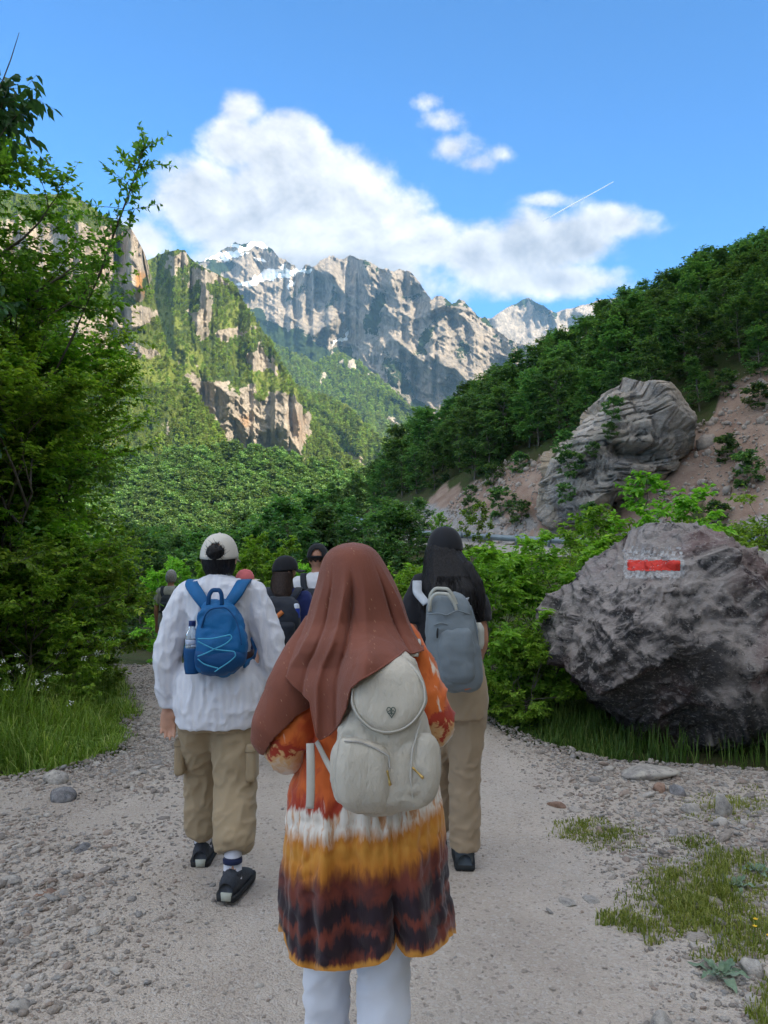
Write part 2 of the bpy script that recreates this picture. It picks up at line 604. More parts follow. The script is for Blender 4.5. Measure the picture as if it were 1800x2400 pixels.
def sheet(name, sky, botpy, Y0, step, rows, masks, slope_veg=1.3, slope_cliff=0.25, relief=60.0, wl=220.0, jag=5.0,
          mat=None, label=None, shear=0.3, bumps=0.0, bumpwl=14.0, seed=0.0, zstretch=2.2, Yend=None, cliff_noise=0.7, pitchy=0.0):
    sky = np.array(sky, float)
    x0, x1 = sky[0, 0], sky[-1, 0]
    px = np.arange(x0, x1 + 0.1, step)
    s = np.interp(px, sky[:, 0], sky[:, 1])
    q = np.stack([px * 0.022 + seed, 0 * px, 0 * px + seed], -1)
    s = s - jag * (ridged(q, 4) - 0.45) * 1.6 - jag * 0.5 * fbm(q * 9, 3)
    bot = np.interp(px, *np.array(botpy, float).T) if not np.isscalar(botpy) else np.full(len(px), float(botpy))
    v = np.linspace(0, 1, rows)[:, None]
    PX = np.broadcast_to(px, (rows, len(px)))
    PY = bot + (s - bot) * v
    Yr = float(np.mean([y for _, y in Y0])) if not np.isscalar(Y0) else Y0
    Yb = np.interp(px, *np.array(Y0, float).T) if not np.isscalar(Y0) else np.full(len(px), float(Y0))
    X = (PX - 900) / 1800 * Yr
    Z = (1310 - PY) / 1800 * Yr
    wq = np.stack([PX / 60, PY / 60, 0 * PX + seed], -1)
    PX0, PY0 = PX, PY
    WX = PX + 38 * fbm(wq, 5, g=0.62) * masks.get('warp', 1.0)
    WY = PY + 38 * fbm(wq + 40, 5, g=0.62) * masks.get('warp', 1.0)
    c = masks.get('cliff0', 0.0) + 0.8 * np.clip(blobmask(WX, WY, masks.get('cliff', [])), 0, 1.3)
    nq = np.stack([X / (wl * 0.9), Z / (wl * 0.9), 0 * X + seed], -1)
    c = np.clip(c + cliff_noise * (1.3 * fbm(nq * 1.3, 6, g=0.66) + 0.5 * fbm(nq * np.array([6.0, 2.2, 1.0]), 3)), 0, 1)
    c = sstep(0.3, 0.7, c)
    slope = slope_veg + (slope_cliff - slope_veg) * c
    Y = np.zeros_like(PY)
    Y[0] = Yb
    for j in range(1, rows):
        dz = (PY[j - 1] - PY[j]) / 1800 * Y[j - 1]
        Y[j] = Y[j - 1] + slope[j] * dz
    wp = fbm(np.stack([X / wl * 0.8, Z / wl * 0.5, 0 * X + 3 + seed], -1), 3) * 0.7
    rq = np.stack([(X + shear * Z) / wl + wp, Z / (wl * zstretch) + wp * 0.5, 0 * X + seed], -1)
    rl = ridged(rq, 6, g=0.46) - 0.35
    fine = fbm(np.stack([X / (wl * 0.12), Z / (wl * 0.3), 0 * X + seed], -1), 4, g=0.6)
    fine2 = ridged(np.stack([(X + shear * 1.6 * Z) / (wl * 0.26), Z / (wl * 0.36), 0 * X + seed + 5], -1), 4, g=0.6) - 0.4
    Y = Y - relief * rl - relief * (0.15 * fine + masks.get('crag', 0.15) * fine2) * (0.25 + 0.75 * c)
    for (bx, by, rx, ry, rot, dep) in masks.get('push', []):
        Y = Y - dep * np.clip(1.5 * blobmask(PX, PY, [(bx, by, rx, ry, rot)]), 0, 1)
    if bumps:
        bq = np.stack([X / bumpwl, Z / bumpwl, 0 * X + seed], -1)
        Y = Y - bumps * (1 - c) * (np.abs(perlin(bq)) + 0.6 * np.abs(perlin(bq * 2.1 + 5)))
    P = W(PX, PY, Y)
    # the far side of the crest
    ext = []
    for k, (dy, dz) in enumerate([(0.03, -0.01), (0.10, -0.05), (0.25, -0.16)]):
        e = P[-1].copy()
        e[:, 1] += dy * Yr
        e[:, 0] *= (1 + dy * 0.3)
        e[:, 2] += dz * Yr
        ext.append(e)
    P = np.concatenate([P, np.stack(ext)], 0)
    pad = lambda a: np.concatenate([a, np.repeat(a[-1:], 3, 0)], 0)
    veg = 1 - c
    veg = np.clip(veg + blobmask(WX, WY, masks.get('veg', [])) - blobmask(WX, WY, masks.get('bare', [])), -0.5, 1.4)
    PX, PY = WX, WY
    at = {'veg': pad(veg).ravel(), 'snow': pad(np.clip(blobmask(PX, PY, masks.get('snow', [])), 0, 1)).ravel(),
          'warm': pad(np.clip(blobmask(PX, PY, masks.get('warm', [])), 0, 1)).ravel(),
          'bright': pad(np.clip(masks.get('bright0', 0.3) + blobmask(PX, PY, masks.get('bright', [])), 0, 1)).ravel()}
    me = new_mesh(name, P.reshape(-1, 3), grid_faces(rows + 3, len(px)), True, at)
    SHEETS[name] = (P[:rows], veg, pad(np.clip(masks.get('bright0', 0.3) + blobmask(PX, PY, masks.get('bright', [])), 0, 1))[:rows])
    return link(name, me, mat, kind='structure', label=label), P[:rows], veg


M_MT_NEAR = mat_mountain('limestone and forest', 1.0)
M_MT_FAR = mat_mountain('grey high limestone', 2.2, rock_l=(0.47, 0.41, 0.35), rock_d=(0.17, 0.16, 0.15), green_b=(0.07, 0.11, 0.035), green_d=(0.028, 0.052, 0.022))


def build_mountains():
    # farthest peak, right of the saddle
    sheet('distant_peak', [(980, 800), (1100, 755), (1150, 745), (1200, 715), (1240, 697), (1272, 716), (1302, 732), (1340, 722), (1400, 704), (1440, 697), (1490, 694), (1600, 700), (1700, 720)],
          1000, 4300, 3.0, 80, {'cliff': [(1300, 790, 200, 60, 0), (1430, 740, 120, 50)], 'cliff0': 0.6, 'veg': [(1180, 740, 60, 40, -30, 0.3)], 'bright0': 0.1},
          0.8, 0.45, 170, 240, 4, M_MT_FAR, 'hazy blue far peak beyond the saddle of the ridge', 0.3, seed=4.0)
    # the grey rock ridge with the snow summit
    skyC = [(400, 640), (440, 622), (470, 612), (500, 602), (530, 582), (552, 570), (590, 566), (618, 571), (640, 588), (662, 604), (690, 626), (703, 634), (716, 616), (730, 626), (748, 611), (780, 602), (806, 604),
            (826, 596), (850, 606), (880, 622), (912, 634), (945, 634), (966, 640), (985, 668), (1000, 692), (1012, 702), (1024, 690), (1040, 696), (1058, 712), (1076, 700), (1096, 716), (1120, 738), (1140, 748), (1165, 775), (1200, 800), (1260, 830), (1340, 900)]
    snow = [(586, 574, 52, 11, 0, 1.3), (520, 603, 62, 9, -12, 1.2), (556, 588, 30, 6, -25, 0.9), (612, 612, 22, 7, 15, 0.9), (640, 648, 85, 18, -13, 1.5), (590, 660, 40, 10, -5, 1.2), (700, 638, 50, 10, -20, 1.2), (660, 622, 12, 18, 30, .7),
            (572, 596, 26, 5, -14, .9), (680, 668, 30, 6, -30, .9), (800, 790, 6, 30, 25, .8), (792, 752, 6, 22, -15, .5)]
    sheet('snow_peak_ridge', skyC, [(400, 900), (700, 960), (1000, 1040), (1340, 1060)], [(400, 3300), (700, 2900), (1000, 2500), (1340, 2300)], 2.3, 190,
          {'crag': 0.15, 'cliff0': 0.42, 'cliff': [(600, 640, 160, 80, 0, 1.0), (940, 680, 120, 60, 20, .6), (800, 680, 190, 130, 20, 1.1), (960, 800, 180, 150, 30, 1.1), (1080, 860, 160, 140, 30, 1.2), (700, 720, 150, 60, 30)], 'snow': snow,
           'veg': [(515, 625, 40, 16, 0, 0.9), (690, 690, 60, 14, -25, 0.5), (880, 740, 30, 80, 10, 0.9), (1000, 800, 18, 70, 15, .8), (1080, 820, 40, 30, 0, .6), (780, 700, 16, 60, 25, .5), (700, 810, 120, 50, 20, 1.0), (930, 880, 40, 110, -25, 0.6), (660, 740, 30, 40, 20, .5), (960, 700, 30, 12, 0, .6)],
           'bare': [(650, 740, 50, 40, 30, .5), (800, 790, 24, 50, 20, .8)], 'bright0': 0.28},
          1.15, 0.55, 230, 270, 8, M_MT_FAR, 'grey limestone ridge with a snow covered summit', 0.75, seed=1.0, zstretch=1.25, cliff_noise=0.9)
    # shaded wooded spur in front of the ridge
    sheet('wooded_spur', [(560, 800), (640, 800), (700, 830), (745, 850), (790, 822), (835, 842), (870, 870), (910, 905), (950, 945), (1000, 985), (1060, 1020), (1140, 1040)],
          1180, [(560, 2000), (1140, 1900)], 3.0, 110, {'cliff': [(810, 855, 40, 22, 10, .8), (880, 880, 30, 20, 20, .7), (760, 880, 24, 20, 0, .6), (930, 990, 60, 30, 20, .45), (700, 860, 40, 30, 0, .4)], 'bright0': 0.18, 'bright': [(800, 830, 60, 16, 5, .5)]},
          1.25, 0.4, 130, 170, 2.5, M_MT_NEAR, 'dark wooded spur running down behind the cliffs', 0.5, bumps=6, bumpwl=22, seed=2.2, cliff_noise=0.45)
    sheet('low_green_spur', [(690, 900), (740, 920), (780, 935), (815, 950), (838, 975), (870, 1010), (920, 1048), (980, 1090), (1060, 1130)],
          1240, [(690, 1250), (1060, 1150)], 3.0, 100, {'cliff': [(850, 1100, 60, 30, 35, 1.3), (810, 1060, 20, 30, 0, .6), (895, 1120, 30, 40, 20, 1.2)], 'bright0': 0.35, 'bright': [(820, 970, 60, 26, 35, .5)]},
          1.2, 0.3, 60, 120, 2.0, M_MT_NEAR, 'low green spur with a pale rock foot', 0.5, bumps=5, bumpwl=16, seed=3.1, cliff_noise=0.4)
    # forested rock spur, with the cliff band along its foot
    skyB = [(300, 640), (345, 608), (365, 600), (388, 588), (410, 586), (434, 584), (446, 602), (470, 622), (510, 640), (548, 665), (570, 704), (597, 747), (635, 801), (660, 850), (690, 900), (715, 945), (740, 985), (780, 1040), (840, 1090), (930, 1150), (1000, 1190)]
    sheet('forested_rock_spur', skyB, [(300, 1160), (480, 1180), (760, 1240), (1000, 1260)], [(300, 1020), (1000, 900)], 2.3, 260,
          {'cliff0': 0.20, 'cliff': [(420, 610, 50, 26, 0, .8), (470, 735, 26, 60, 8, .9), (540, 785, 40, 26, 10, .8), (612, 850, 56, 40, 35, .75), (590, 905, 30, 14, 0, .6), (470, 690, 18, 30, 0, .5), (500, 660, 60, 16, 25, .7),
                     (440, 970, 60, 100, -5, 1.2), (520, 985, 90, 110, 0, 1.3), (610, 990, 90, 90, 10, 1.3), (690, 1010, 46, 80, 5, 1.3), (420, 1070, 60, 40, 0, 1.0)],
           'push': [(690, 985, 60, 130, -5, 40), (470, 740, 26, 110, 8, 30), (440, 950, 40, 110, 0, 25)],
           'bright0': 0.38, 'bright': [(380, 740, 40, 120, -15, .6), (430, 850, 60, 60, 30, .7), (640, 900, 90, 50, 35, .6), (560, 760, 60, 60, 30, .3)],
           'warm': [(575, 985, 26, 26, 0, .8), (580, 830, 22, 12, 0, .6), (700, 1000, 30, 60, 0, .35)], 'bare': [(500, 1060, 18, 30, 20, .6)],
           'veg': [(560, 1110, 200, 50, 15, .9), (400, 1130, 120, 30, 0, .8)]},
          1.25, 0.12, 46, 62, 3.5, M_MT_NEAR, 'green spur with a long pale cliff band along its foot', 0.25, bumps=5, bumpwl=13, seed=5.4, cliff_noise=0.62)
    # the great cliff on the left with its tower
    skyA = [(-160, 405), (-60, 430), (60, 455), (110, 456), (150, 453), (188, 466), (222, 488), (250, 512), (280, 525), (305, 532), (322, 560), (338, 590), (348, 620), (353, 650), (358, 690), (372, 740), (388, 800), (404, 840), (436, 884), (470, 940), (520, 1010), (560, 1100)]
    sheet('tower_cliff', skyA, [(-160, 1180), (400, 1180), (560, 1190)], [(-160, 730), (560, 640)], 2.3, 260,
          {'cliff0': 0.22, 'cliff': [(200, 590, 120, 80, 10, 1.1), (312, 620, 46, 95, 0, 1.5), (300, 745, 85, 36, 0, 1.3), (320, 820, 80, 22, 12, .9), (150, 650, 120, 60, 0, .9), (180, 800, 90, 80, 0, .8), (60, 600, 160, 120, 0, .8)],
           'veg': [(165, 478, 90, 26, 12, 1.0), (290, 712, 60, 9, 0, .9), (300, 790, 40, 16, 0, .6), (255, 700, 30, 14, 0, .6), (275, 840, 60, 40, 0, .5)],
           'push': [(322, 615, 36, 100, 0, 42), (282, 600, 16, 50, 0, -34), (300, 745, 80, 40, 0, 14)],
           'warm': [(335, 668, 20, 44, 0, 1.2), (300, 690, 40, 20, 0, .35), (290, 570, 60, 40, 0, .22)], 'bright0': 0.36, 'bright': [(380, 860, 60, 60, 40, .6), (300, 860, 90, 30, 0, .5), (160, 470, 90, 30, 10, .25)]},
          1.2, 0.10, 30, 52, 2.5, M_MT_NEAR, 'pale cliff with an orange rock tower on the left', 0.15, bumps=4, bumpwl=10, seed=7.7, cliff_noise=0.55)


build_mountains()

# the lower valley slopes under the cliffs; their wood is scattered on later
def build_valley_slopes():
    sky = [(-500, 1000), (100, 1060), (300, 1085), (400, 1085), (480, 1062), (560, 1062), (650, 1085), (760, 1115), (850, 1135), (960, 1170), (1050, 1215), (1150, 1250)]
    o, P, veg = sheet('valley_slope', sky, [(-500, 1330), (1150, 1330)], [(-500, 420), (1150, 420)], 5.0, 90, {'bright0': 0.3, 'bare': [(590, 1130, 130, 7, 36, 1.1), (460, 1228, 70, 11, -36, 1.8)]},
                      1.9, 1.9, 20, 90, 1.0, M_MT_NEAR, 'dark wooded slope at the foot of the cliffs', 0.2, seed=8.8, cliff_noise=0.0)
    return P


VALLEY_P = build_valley_slopes()


# ------------------------------------------------------------------ haze
def build_haze():
    m, b = mat_new('mountain air')
    pv = b.n('ShaderNodeVolumePrincipled')
    b.put(pv.inputs['Color'], (0.32, 0.62, 1.0))
    pv.inputs['Density'].default_value = HAZE
    pv.inputs['Anisotropy'].default_value = 0.0
    o = b.n('ShaderNodeOutputMaterial')
    b.nt.links.new(pv.outputs[0], o.inputs['Volume'])
    x0, x1, y0, y1, z0, z1 = -5200, 5200, -3600, 9500, -700, 0
    lo, hi = np.full(3, 1e9), np.full(3, -1e9)
    for ob in COL.objects:
        if ob.type == 'MESH':
            q = np.zeros(len(ob.data.vertices) * 3, np.float32)
            ob.data.vertices.foreach_get('co', q)
            q = q.reshape(-1, 3)
            lo, hi = np.minimum(lo, q.min(0)), np.maximum(hi, q.max(0))
    z1, y1 = hi[2] + 15, hi[1] + 60
    V = [(x, y, z) for z in (z0, z1) for y in (y0, y1) for x in (x0, x1)]
    F = np.array([(0, 2, 3, 1), (4, 5, 7, 6), (0, 1, 5, 4), (2, 6, 7, 3), (0, 4, 6, 2), (1, 3, 7, 5)])
    o = link('haze', new_mesh('haze', V, F, False), m, kind='stuff', label='thin blue mountain air filling the whole valley')


HAZE = 5.5e-5
build_haze()


# ------------------------------------------------------------------ shape helpers
def ico(sub):
    bm = bmesh.new()
    bmesh.ops.create_icosphere(bm, subdivisions=sub, radius=1.0)
    V = np.array([v.co[:] for v in bm.verts], np.float32)
    F = np.array([[v.index for v in f.verts] for f in bm.faces], np.int32)
    bm.free()
    return V, F


_ICO = {}


def icos(sub):
    if sub not in _ICO:
        _ICO[sub] = ico(sub)
    return _ICO[sub]


def stone_mesh(name, seed, sub=3, rough=0.25, flat=(1, 1, 0.7), facets=9):
    V, F = icos(sub)
    rs = np.random.RandomState(seed)
    P = V.copy()
    for k in range(facets):
        n = rs.normal(size=3)
        n /= np.linalg.norm(n)
        d = rs.uniform(0.55, 0.9)
        t = P @ n
        P = P - np.outer(np.maximum(t - d, 0) * 0.85, n)
    P = P * (1 + rough * fbm(V * 1.4 + seed * 3.1, 3)[:, None])
    P *= np.array(flat)
    return P.astype(np.float32), F


def fracture(P, C, n, seed, amt, tilt=0.25):
    """break the surface into flat faces meeting in sharp edges"""
    rs = np.random.RandomState(seed)
    S = P[rs.choice(len(P), n, replace=False)].astype(np.float32)
    N = unit(unit(S - C) + rs.normal(0, tilt, S.shape))
    out = np.zeros(len(P), np.int32)
    for i in range(0, len(P), 20000):
        d = ((P[i:i + 20000, None] - S[None]) ** 2).sum(-1)
        out[i:i + 20000] = d.argmin(1)
    n_ = N[out]
    d = ((S[out] - P) * n_).sum(-1)
    return P + n_ * (d * amt)[:, None]


def unit(v):
    return v / (np.linalg.norm(v, axis=-1, keepdims=True) + 1e-9)


def outline_rock(name, pts, Y, depth, sub, seed, rough, front=0.8, strata=0.0, strata_tilt=0.0, strata_n=14, cen=None, facets=14, fine=0.02, power=0.75):
    """closed rock body whose outline (photo points at depth Y) is given; real depth to both sides"""
    q = W([p[0] for p in pts], [p[1] for p in pts], Y)[:, [0, 2]]
    c = q.mean(0) if cen is None else W(cen[0], cen[1], Y)[[0, 2]]
    ang = np.arctan2(q[:, 1] - c[1], q[:, 0] - c[0])
    rad = np.hypot(q[:, 0] - c[0], q[:, 1] - c[1])
    o = np.argsort(ang)
    ang, rad = ang[o], rad[o]
    A = np.concatenate([ang - 2 * math.pi, ang, ang + 2 * math.pi])
    Rr = np.tile(rad, 3)
    V, F = icos(sub)
    phi = np.arctan2(V[:, 2], V[:, 0])
    r = np.interp(phi, A, Rr)
    rmean = float(np.mean(rad))
    cl = np.hypot(V[:, 0], V[:, 2])
    s = V[:, 1]
    wv = cl ** power
    P = np.stack([c[0] + r * np.cos(phi) * wv, Y + depth * np.sign(s) * np.abs(s) ** 0.8 * np.where(s < 0, front, 1.0), c[1] + r * np.sin(phi) * wv], -1)
    C = np.array([c[0], Y, c[1]])
    rs = np.random.RandomState(seed)
    D = P - C
    for k in range(facets):
        n = rs.normal(size=3)
        n[1] = -abs(n[1]) * 1.2 if rs.rand() < 0.75 else n[1]
        n /= np.linalg.norm(n)
        t = D @ n
        lim = np.max(t) * rs.uniform(0.78, 0.95)
        D = D - np.outer(np.maximum(t - lim, 0) * 0.8, n)
    n = D / (np.linalg.norm(D, axis=1)[:, None] + 1e-6)
    q3 = D / rmean
    h = rough * rmean * (0.9 * (ridged(q3 * 1.3 + seed, 5) - 0.45) + 0.55 * fbm(q3 * 3.1 + seed, 4)) + fine * rmean * fbm(q3 * 11 + seed, 3)
    if strata:
        zz = D[:, 2] + strata_tilt * D[:, 0] + 0.18 * rmean * fbm(q3 * 1.1 + 5, 3)
        u = zz / (2 * rmean) * strata_n
        k = np.floor(u)
        fr = u - k
        hsh = np.abs(np.sin(k * 12.9898 + seed) * 43758.5453) % 1.0
        prof = np.clip(fr / 0.22, 0, 1) * np.clip((1 - fr) / 0.12, 0, 1)
        h = h + strata * rmean * ((hsh - 0.5) * 1.0 + prof * 0.55 - 0.3) * np.clip(1.3 - np.abs(n[:, 2]), 0, 1)
    edge = np.clip(np.abs(n[:, 1]) * 1.4 + 0.25, 0, 1)
    P = C + D + n * (h * edge)[:, None]
    return P.astype(np.float32), F, C


def mat_rock(name, light=(0.36, 0.33, 0.31), dark=(0.085, 0.085, 0.085), tint=(0.24, 0.12, 0.11), scale=1.0, tint_amt=0.6, bump=0.9, topgrey=0.0, ochre=0.0, veins=0.0, shift=0.0):
    m, b = mat_new(name)
    co = b.n('ShaderNodeTexCoord').outputs['Object']
    n1 = b.noise(co, 1.3 * scale, 8, 0.62, 0.4)
    n2 = b.noise(co, 6.0 * scale, 8, 0.68)
    n3 = b.noise(b.v('ADD', co, (5, 3, 1)), 0.9 * scale, 5, 0.55, 0.7)
    mus = b.noise(b.v('MULTIPLY', co, (1, 1, 1.8)), 26 * scale, 6, 0.7)
    f = b.m('ADD', b.m('MULTIPLY', n1, 0.65), b.m('MULTIPLY', n2, 0.35))
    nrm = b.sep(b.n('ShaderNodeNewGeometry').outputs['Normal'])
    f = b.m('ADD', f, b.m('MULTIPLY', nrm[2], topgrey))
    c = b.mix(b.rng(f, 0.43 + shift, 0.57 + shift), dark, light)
    c = b.mix(b.rng(n3, 0.52, 0.64, 0, tint_amt), c, tint)
    if ochre:
        c = b.mix(b.rng(b.noise(b.v('ADD', co, (1, 9, 4)), 0.35 * scale, 5, 0.6, 0.5), 0.50, 0.62, 0, ochre), c, (0.42, 0.31, 0.19))
    c = b.mix(b.rng(mus, 0.55, 0.64, 0, 0.6), c, tuple(min(0.5, k * 1.35) for k in light))
    c = b.mix(b.rng(n2, 0.41, 0.36, 0, 0.85), c, tuple(k * 0.5 for k in dark))
    if veins:
        vn = b.voro(b.v('ADD', co, b.v('SCALE', b.comb(n1, n2, n3), 0.5)), 2.3 * scale, 'DISTANCE_TO_EDGE').outputs['Distance']
        c = b.mix(b.m('MULTIPLY', b.rng(vn, 0.012, 0.0, 0, veins), b.rng(n3, 0.45, 0.6)), c, (0.46, 0.42, 0.40))
    h = b.m('ADD', b.m('MULTIPLY', n2, 1.0), b.m('MULTIPLY', mus, 0.35))
    h = b.m('ADD', h, b.m('MULTIPLY', b.noise(co, 85 * scale, 4, 0.7), 0.22))
    finish(b, c, 0.92, b.bump(h, bump, 0.07 / scale), 0.15)
    return m


# ------------------------------------------------------------------ scatter of uncountable bits (gravel, wood) as one object
def scatter(name, pos, rot, scl, pick, meshes, mats=None, label=None, kind='stuff', parent=None):
    nv = len(meshes)
    me = new_mesh(name, pos, np.zeros((0, 3), np.int32)) if False else bpy.data.meshes.new(name)
    me.vertices.add(len(pos))
    me.vertices.foreach_set('co', np.asarray(pos, np.float32).ravel())
    for nm, arr in (('rot', rot), ('scl', scl)):
        a = me.attributes.new(nm, 'FLOAT_VECTOR', 'POINT')
        a.data.foreach_set('vector', np.asarray(arr, np.float32).ravel())
    a = me.attributes.new('pick', 'INT', 'POINT')
    a.data.foreach_set('value', np.asarray(pick, np.int32))
    me.update()
    o = link(name, me, None, parent, label=label, kind=kind)
    ng = bpy.data.node_groups.new(name + ' scatter', 'GeometryNodeTree')
    ng.interface.new_socket('Geometry', in_out='INPUT', socket_type='NodeSocketGeometry')
    ng.interface.new_socket('Geometry', in_out='OUTPUT', socket_type='NodeSocketGeometry')
    N = ng.nodes
    L = ng.links
    gi, go = N.new('NodeGroupInput'), N.new('NodeGroupOutput')
    jn = N.new('GeometryNodeJoinGeometry')

    def named(nm, dt):
        nd = N.new('GeometryNodeInputNamedAttribute')
        nd.data_type = dt
        nd.inputs[0].default_value = nm
        return nd.outputs[0]
    for k, msh in enumerate(meshes):
        src = bpy.data.objects.new(name + ' piece', msh)
        oi = N.new('GeometryNodeObjectInfo')
        oi.inputs[0].default_value = src
        ip = N.new('GeometryNodeInstanceOnPoints')
        cmpn = N.new('FunctionNodeCompare')
        cmpn.data_type = 'INT'
        cmpn.operation = 'EQUAL'
        ins = [i for i in cmpn.inputs if i.type == 'INT']
        L.new(named('pick', 'INT'), ins[0])
        ins[1].default_value = k
        L.new(gi.outputs[0], ip.inputs['Points'])
        L.new(cmpn.outputs[0], ip.inputs['Selection'])
        L.new(oi.outputs['Geometry'], ip.inputs['Instance'])
        e2r = N.new('FunctionNodeEulerToRotation')
        L.new(named('rot', 'FLOAT_VECTOR'), e2r.inputs[0])
        L.new(e2r.outputs[0], ip.inputs['Rotation'])
        L.new(named('scl', 'FLOAT_VECTOR'), ip.inputs['Scale'])
        L.new(ip.outputs[0], jn.inputs[0])
    L.new(jn.outputs[0], go.inputs[0])
    md = o.modifiers.new('scatter', 'NODES')
    md.node_group = ng
    return o


# ------------------------------------------------------------------ gravel path
def path_left(y):
    return np.interp(y, [-4, 4.6, 5.2, 5.5, 5.9, 6.6, 8.2, 9.6, 11.2, 14, 20], [-5, -5, -3.6, -2.75, -2.3, -2.25, -2.75, -3.3, -4.1, -5.6, -9])


def path_right(y):
    return np.interp(y, [-4, 5.0, 5.6, 6.0, 6.6, 7.6, 9, 11.2, 14, 20], [5, 5, 3.2, 1.75, 1.35, 1.05, 0.8, 0.2, -1.8, -6])


def path_z(x, y):
    P = np.stack([np.asarray(x, float), np.asarray(y, float), 0 * np.asarray(x, float)], -1)
    return -0.72 * sstep(11.2, 13.6, y) - 3.0 * sstep(13, 40, y) + 0.018 * fbm(P * 1.1, 3) + 0.006 * fbm(P * 6, 3)


def mat_path():
    m, b = mat_new('packed limestone gravel')
    co = b.n('ShaderNodeTexCoord').outputs['Object']
    n0 = b.noise(co, 0.55, 5, 0.6)
    n1 = b.noise(co, 2.5, 6, 0.6)
    n2 = b.noise(co, 30, 5, 0.65)
    v1 = b.voro(co, 120)
    v2 = b.voro(co, 70)
    c = b.mix(b.rng(n1, 0.32, 0.68), (0.415, 0.356, 0.302), (0.520, 0.455, 0.392))
    c = b.mix(b.rng(n0, 0.42, 0.62, 0, 0.5), c, (0.41, 0.375, 0.335))
    c = b.mix(b.rng(b.noise(b.v('MULTIPLY', co, (1.6, 0.5, 1)), 0.7, 4, 0.6), 0.50, 0.66, 0, 0.45), c, (0.27, 0.22, 0.18))
    peb = b.ramp(b.sep(v1.outputs['Color'])[0], [(0.0, (0.23, 0.20, 0.18)), (0.35, (0.38, 0.33, 0.285)), (0.7, (0.50, 0.46, 0.41)), (1.0, (0.64, 0.60, 0.55))])
    c = b.mix(b.rng(n2, 0.42, 0.66, 0.08, 0.42), c, peb)
    pb2 = b.sep(v2.outputs['Color'])[1]
    c = b.mix(b.rng(pb2, 0.90, 0.94, 0, 0.45), c, (0.50, 0.47, 0.44))
    c = b.mix(b.rng(pb2, 0.07, 0.04, 0, 0.45), c, (0.14, 0.125, 0.115))
    h = b.m('ADD', b.m('MULTIPLY', v1.outputs['Distance'], -0.8), b.m('MULTIPLY', v2.outputs['Distance'], -0.6))
    h = b.m('ADD', h, b.m('MULTIPLY', n2, 0.9))
    finish(b, c, 0.95, b.bump(h, 0.75, 0.012), 0.12)
    return m


def build_path():
    ys = np.concatenate([np.arange(-3, 1.2, 0.25), np.arange(1.2, 7, 0.04), np.arange(7, 12, 0.07), np.arange(12, 19, 0.3)])
    t = np.linspace(0, 1, 190)
    yy, tt = np.meshgrid(ys, t, indexing='ij')
    jit = 0.16 * fbm(np.stack([yy * 1.3, tt * 0 + 3, 0 * yy], -1), 3)
    x = path_left(yy) + jit + (path_right(yy) - path_left(yy) + jit * 0.6) * tt
    z = path_z(x, yy)
    edge = np.minimum(tt, 1 - tt) * (path_right(yy) - path_left(yy))
    z = z + 0.012 - 0.09 * (1 - sstep(0.0, 0.22, edge))
    # two wheel tracks, a low rib of loose stone between and beside them
    me = new_mesh('gravel_path', np.stack([x, yy, z], -1).reshape(-1, 3), grid_faces(len(ys), len(t)))
    link('gravel_path', me, mat_path(), kind='structure', label='pale gravel footpath leading down the valley')


build_path()


def mat_gravel(name, tone):
    m, b = mat_new(name)
    co = b.n('ShaderNodeTexCoord').outputs['Object']
    n = b.noise(co, 2.2, 5, 0.6)
    c = b.mix(b.rng(n, 0.3, 0.7), tuple(k * 0.72 for k in tone), tone)
    finish(b, c, 0.9, b.bump(b.noise(co, 5, 5, 0.65), 0.5, 0.15), 0.15)
    return m


GRAVEL_TONES = [(0.440, 0.392, 0.343), (0.396, 0.348, 0.304), (0.528, 0.484, 0.440), (0.317, 0.286, 0.260), (0.422, 0.343, 0.290), (0.378, 0.361, 0.343), (0.598, 0.554, 0.502)]


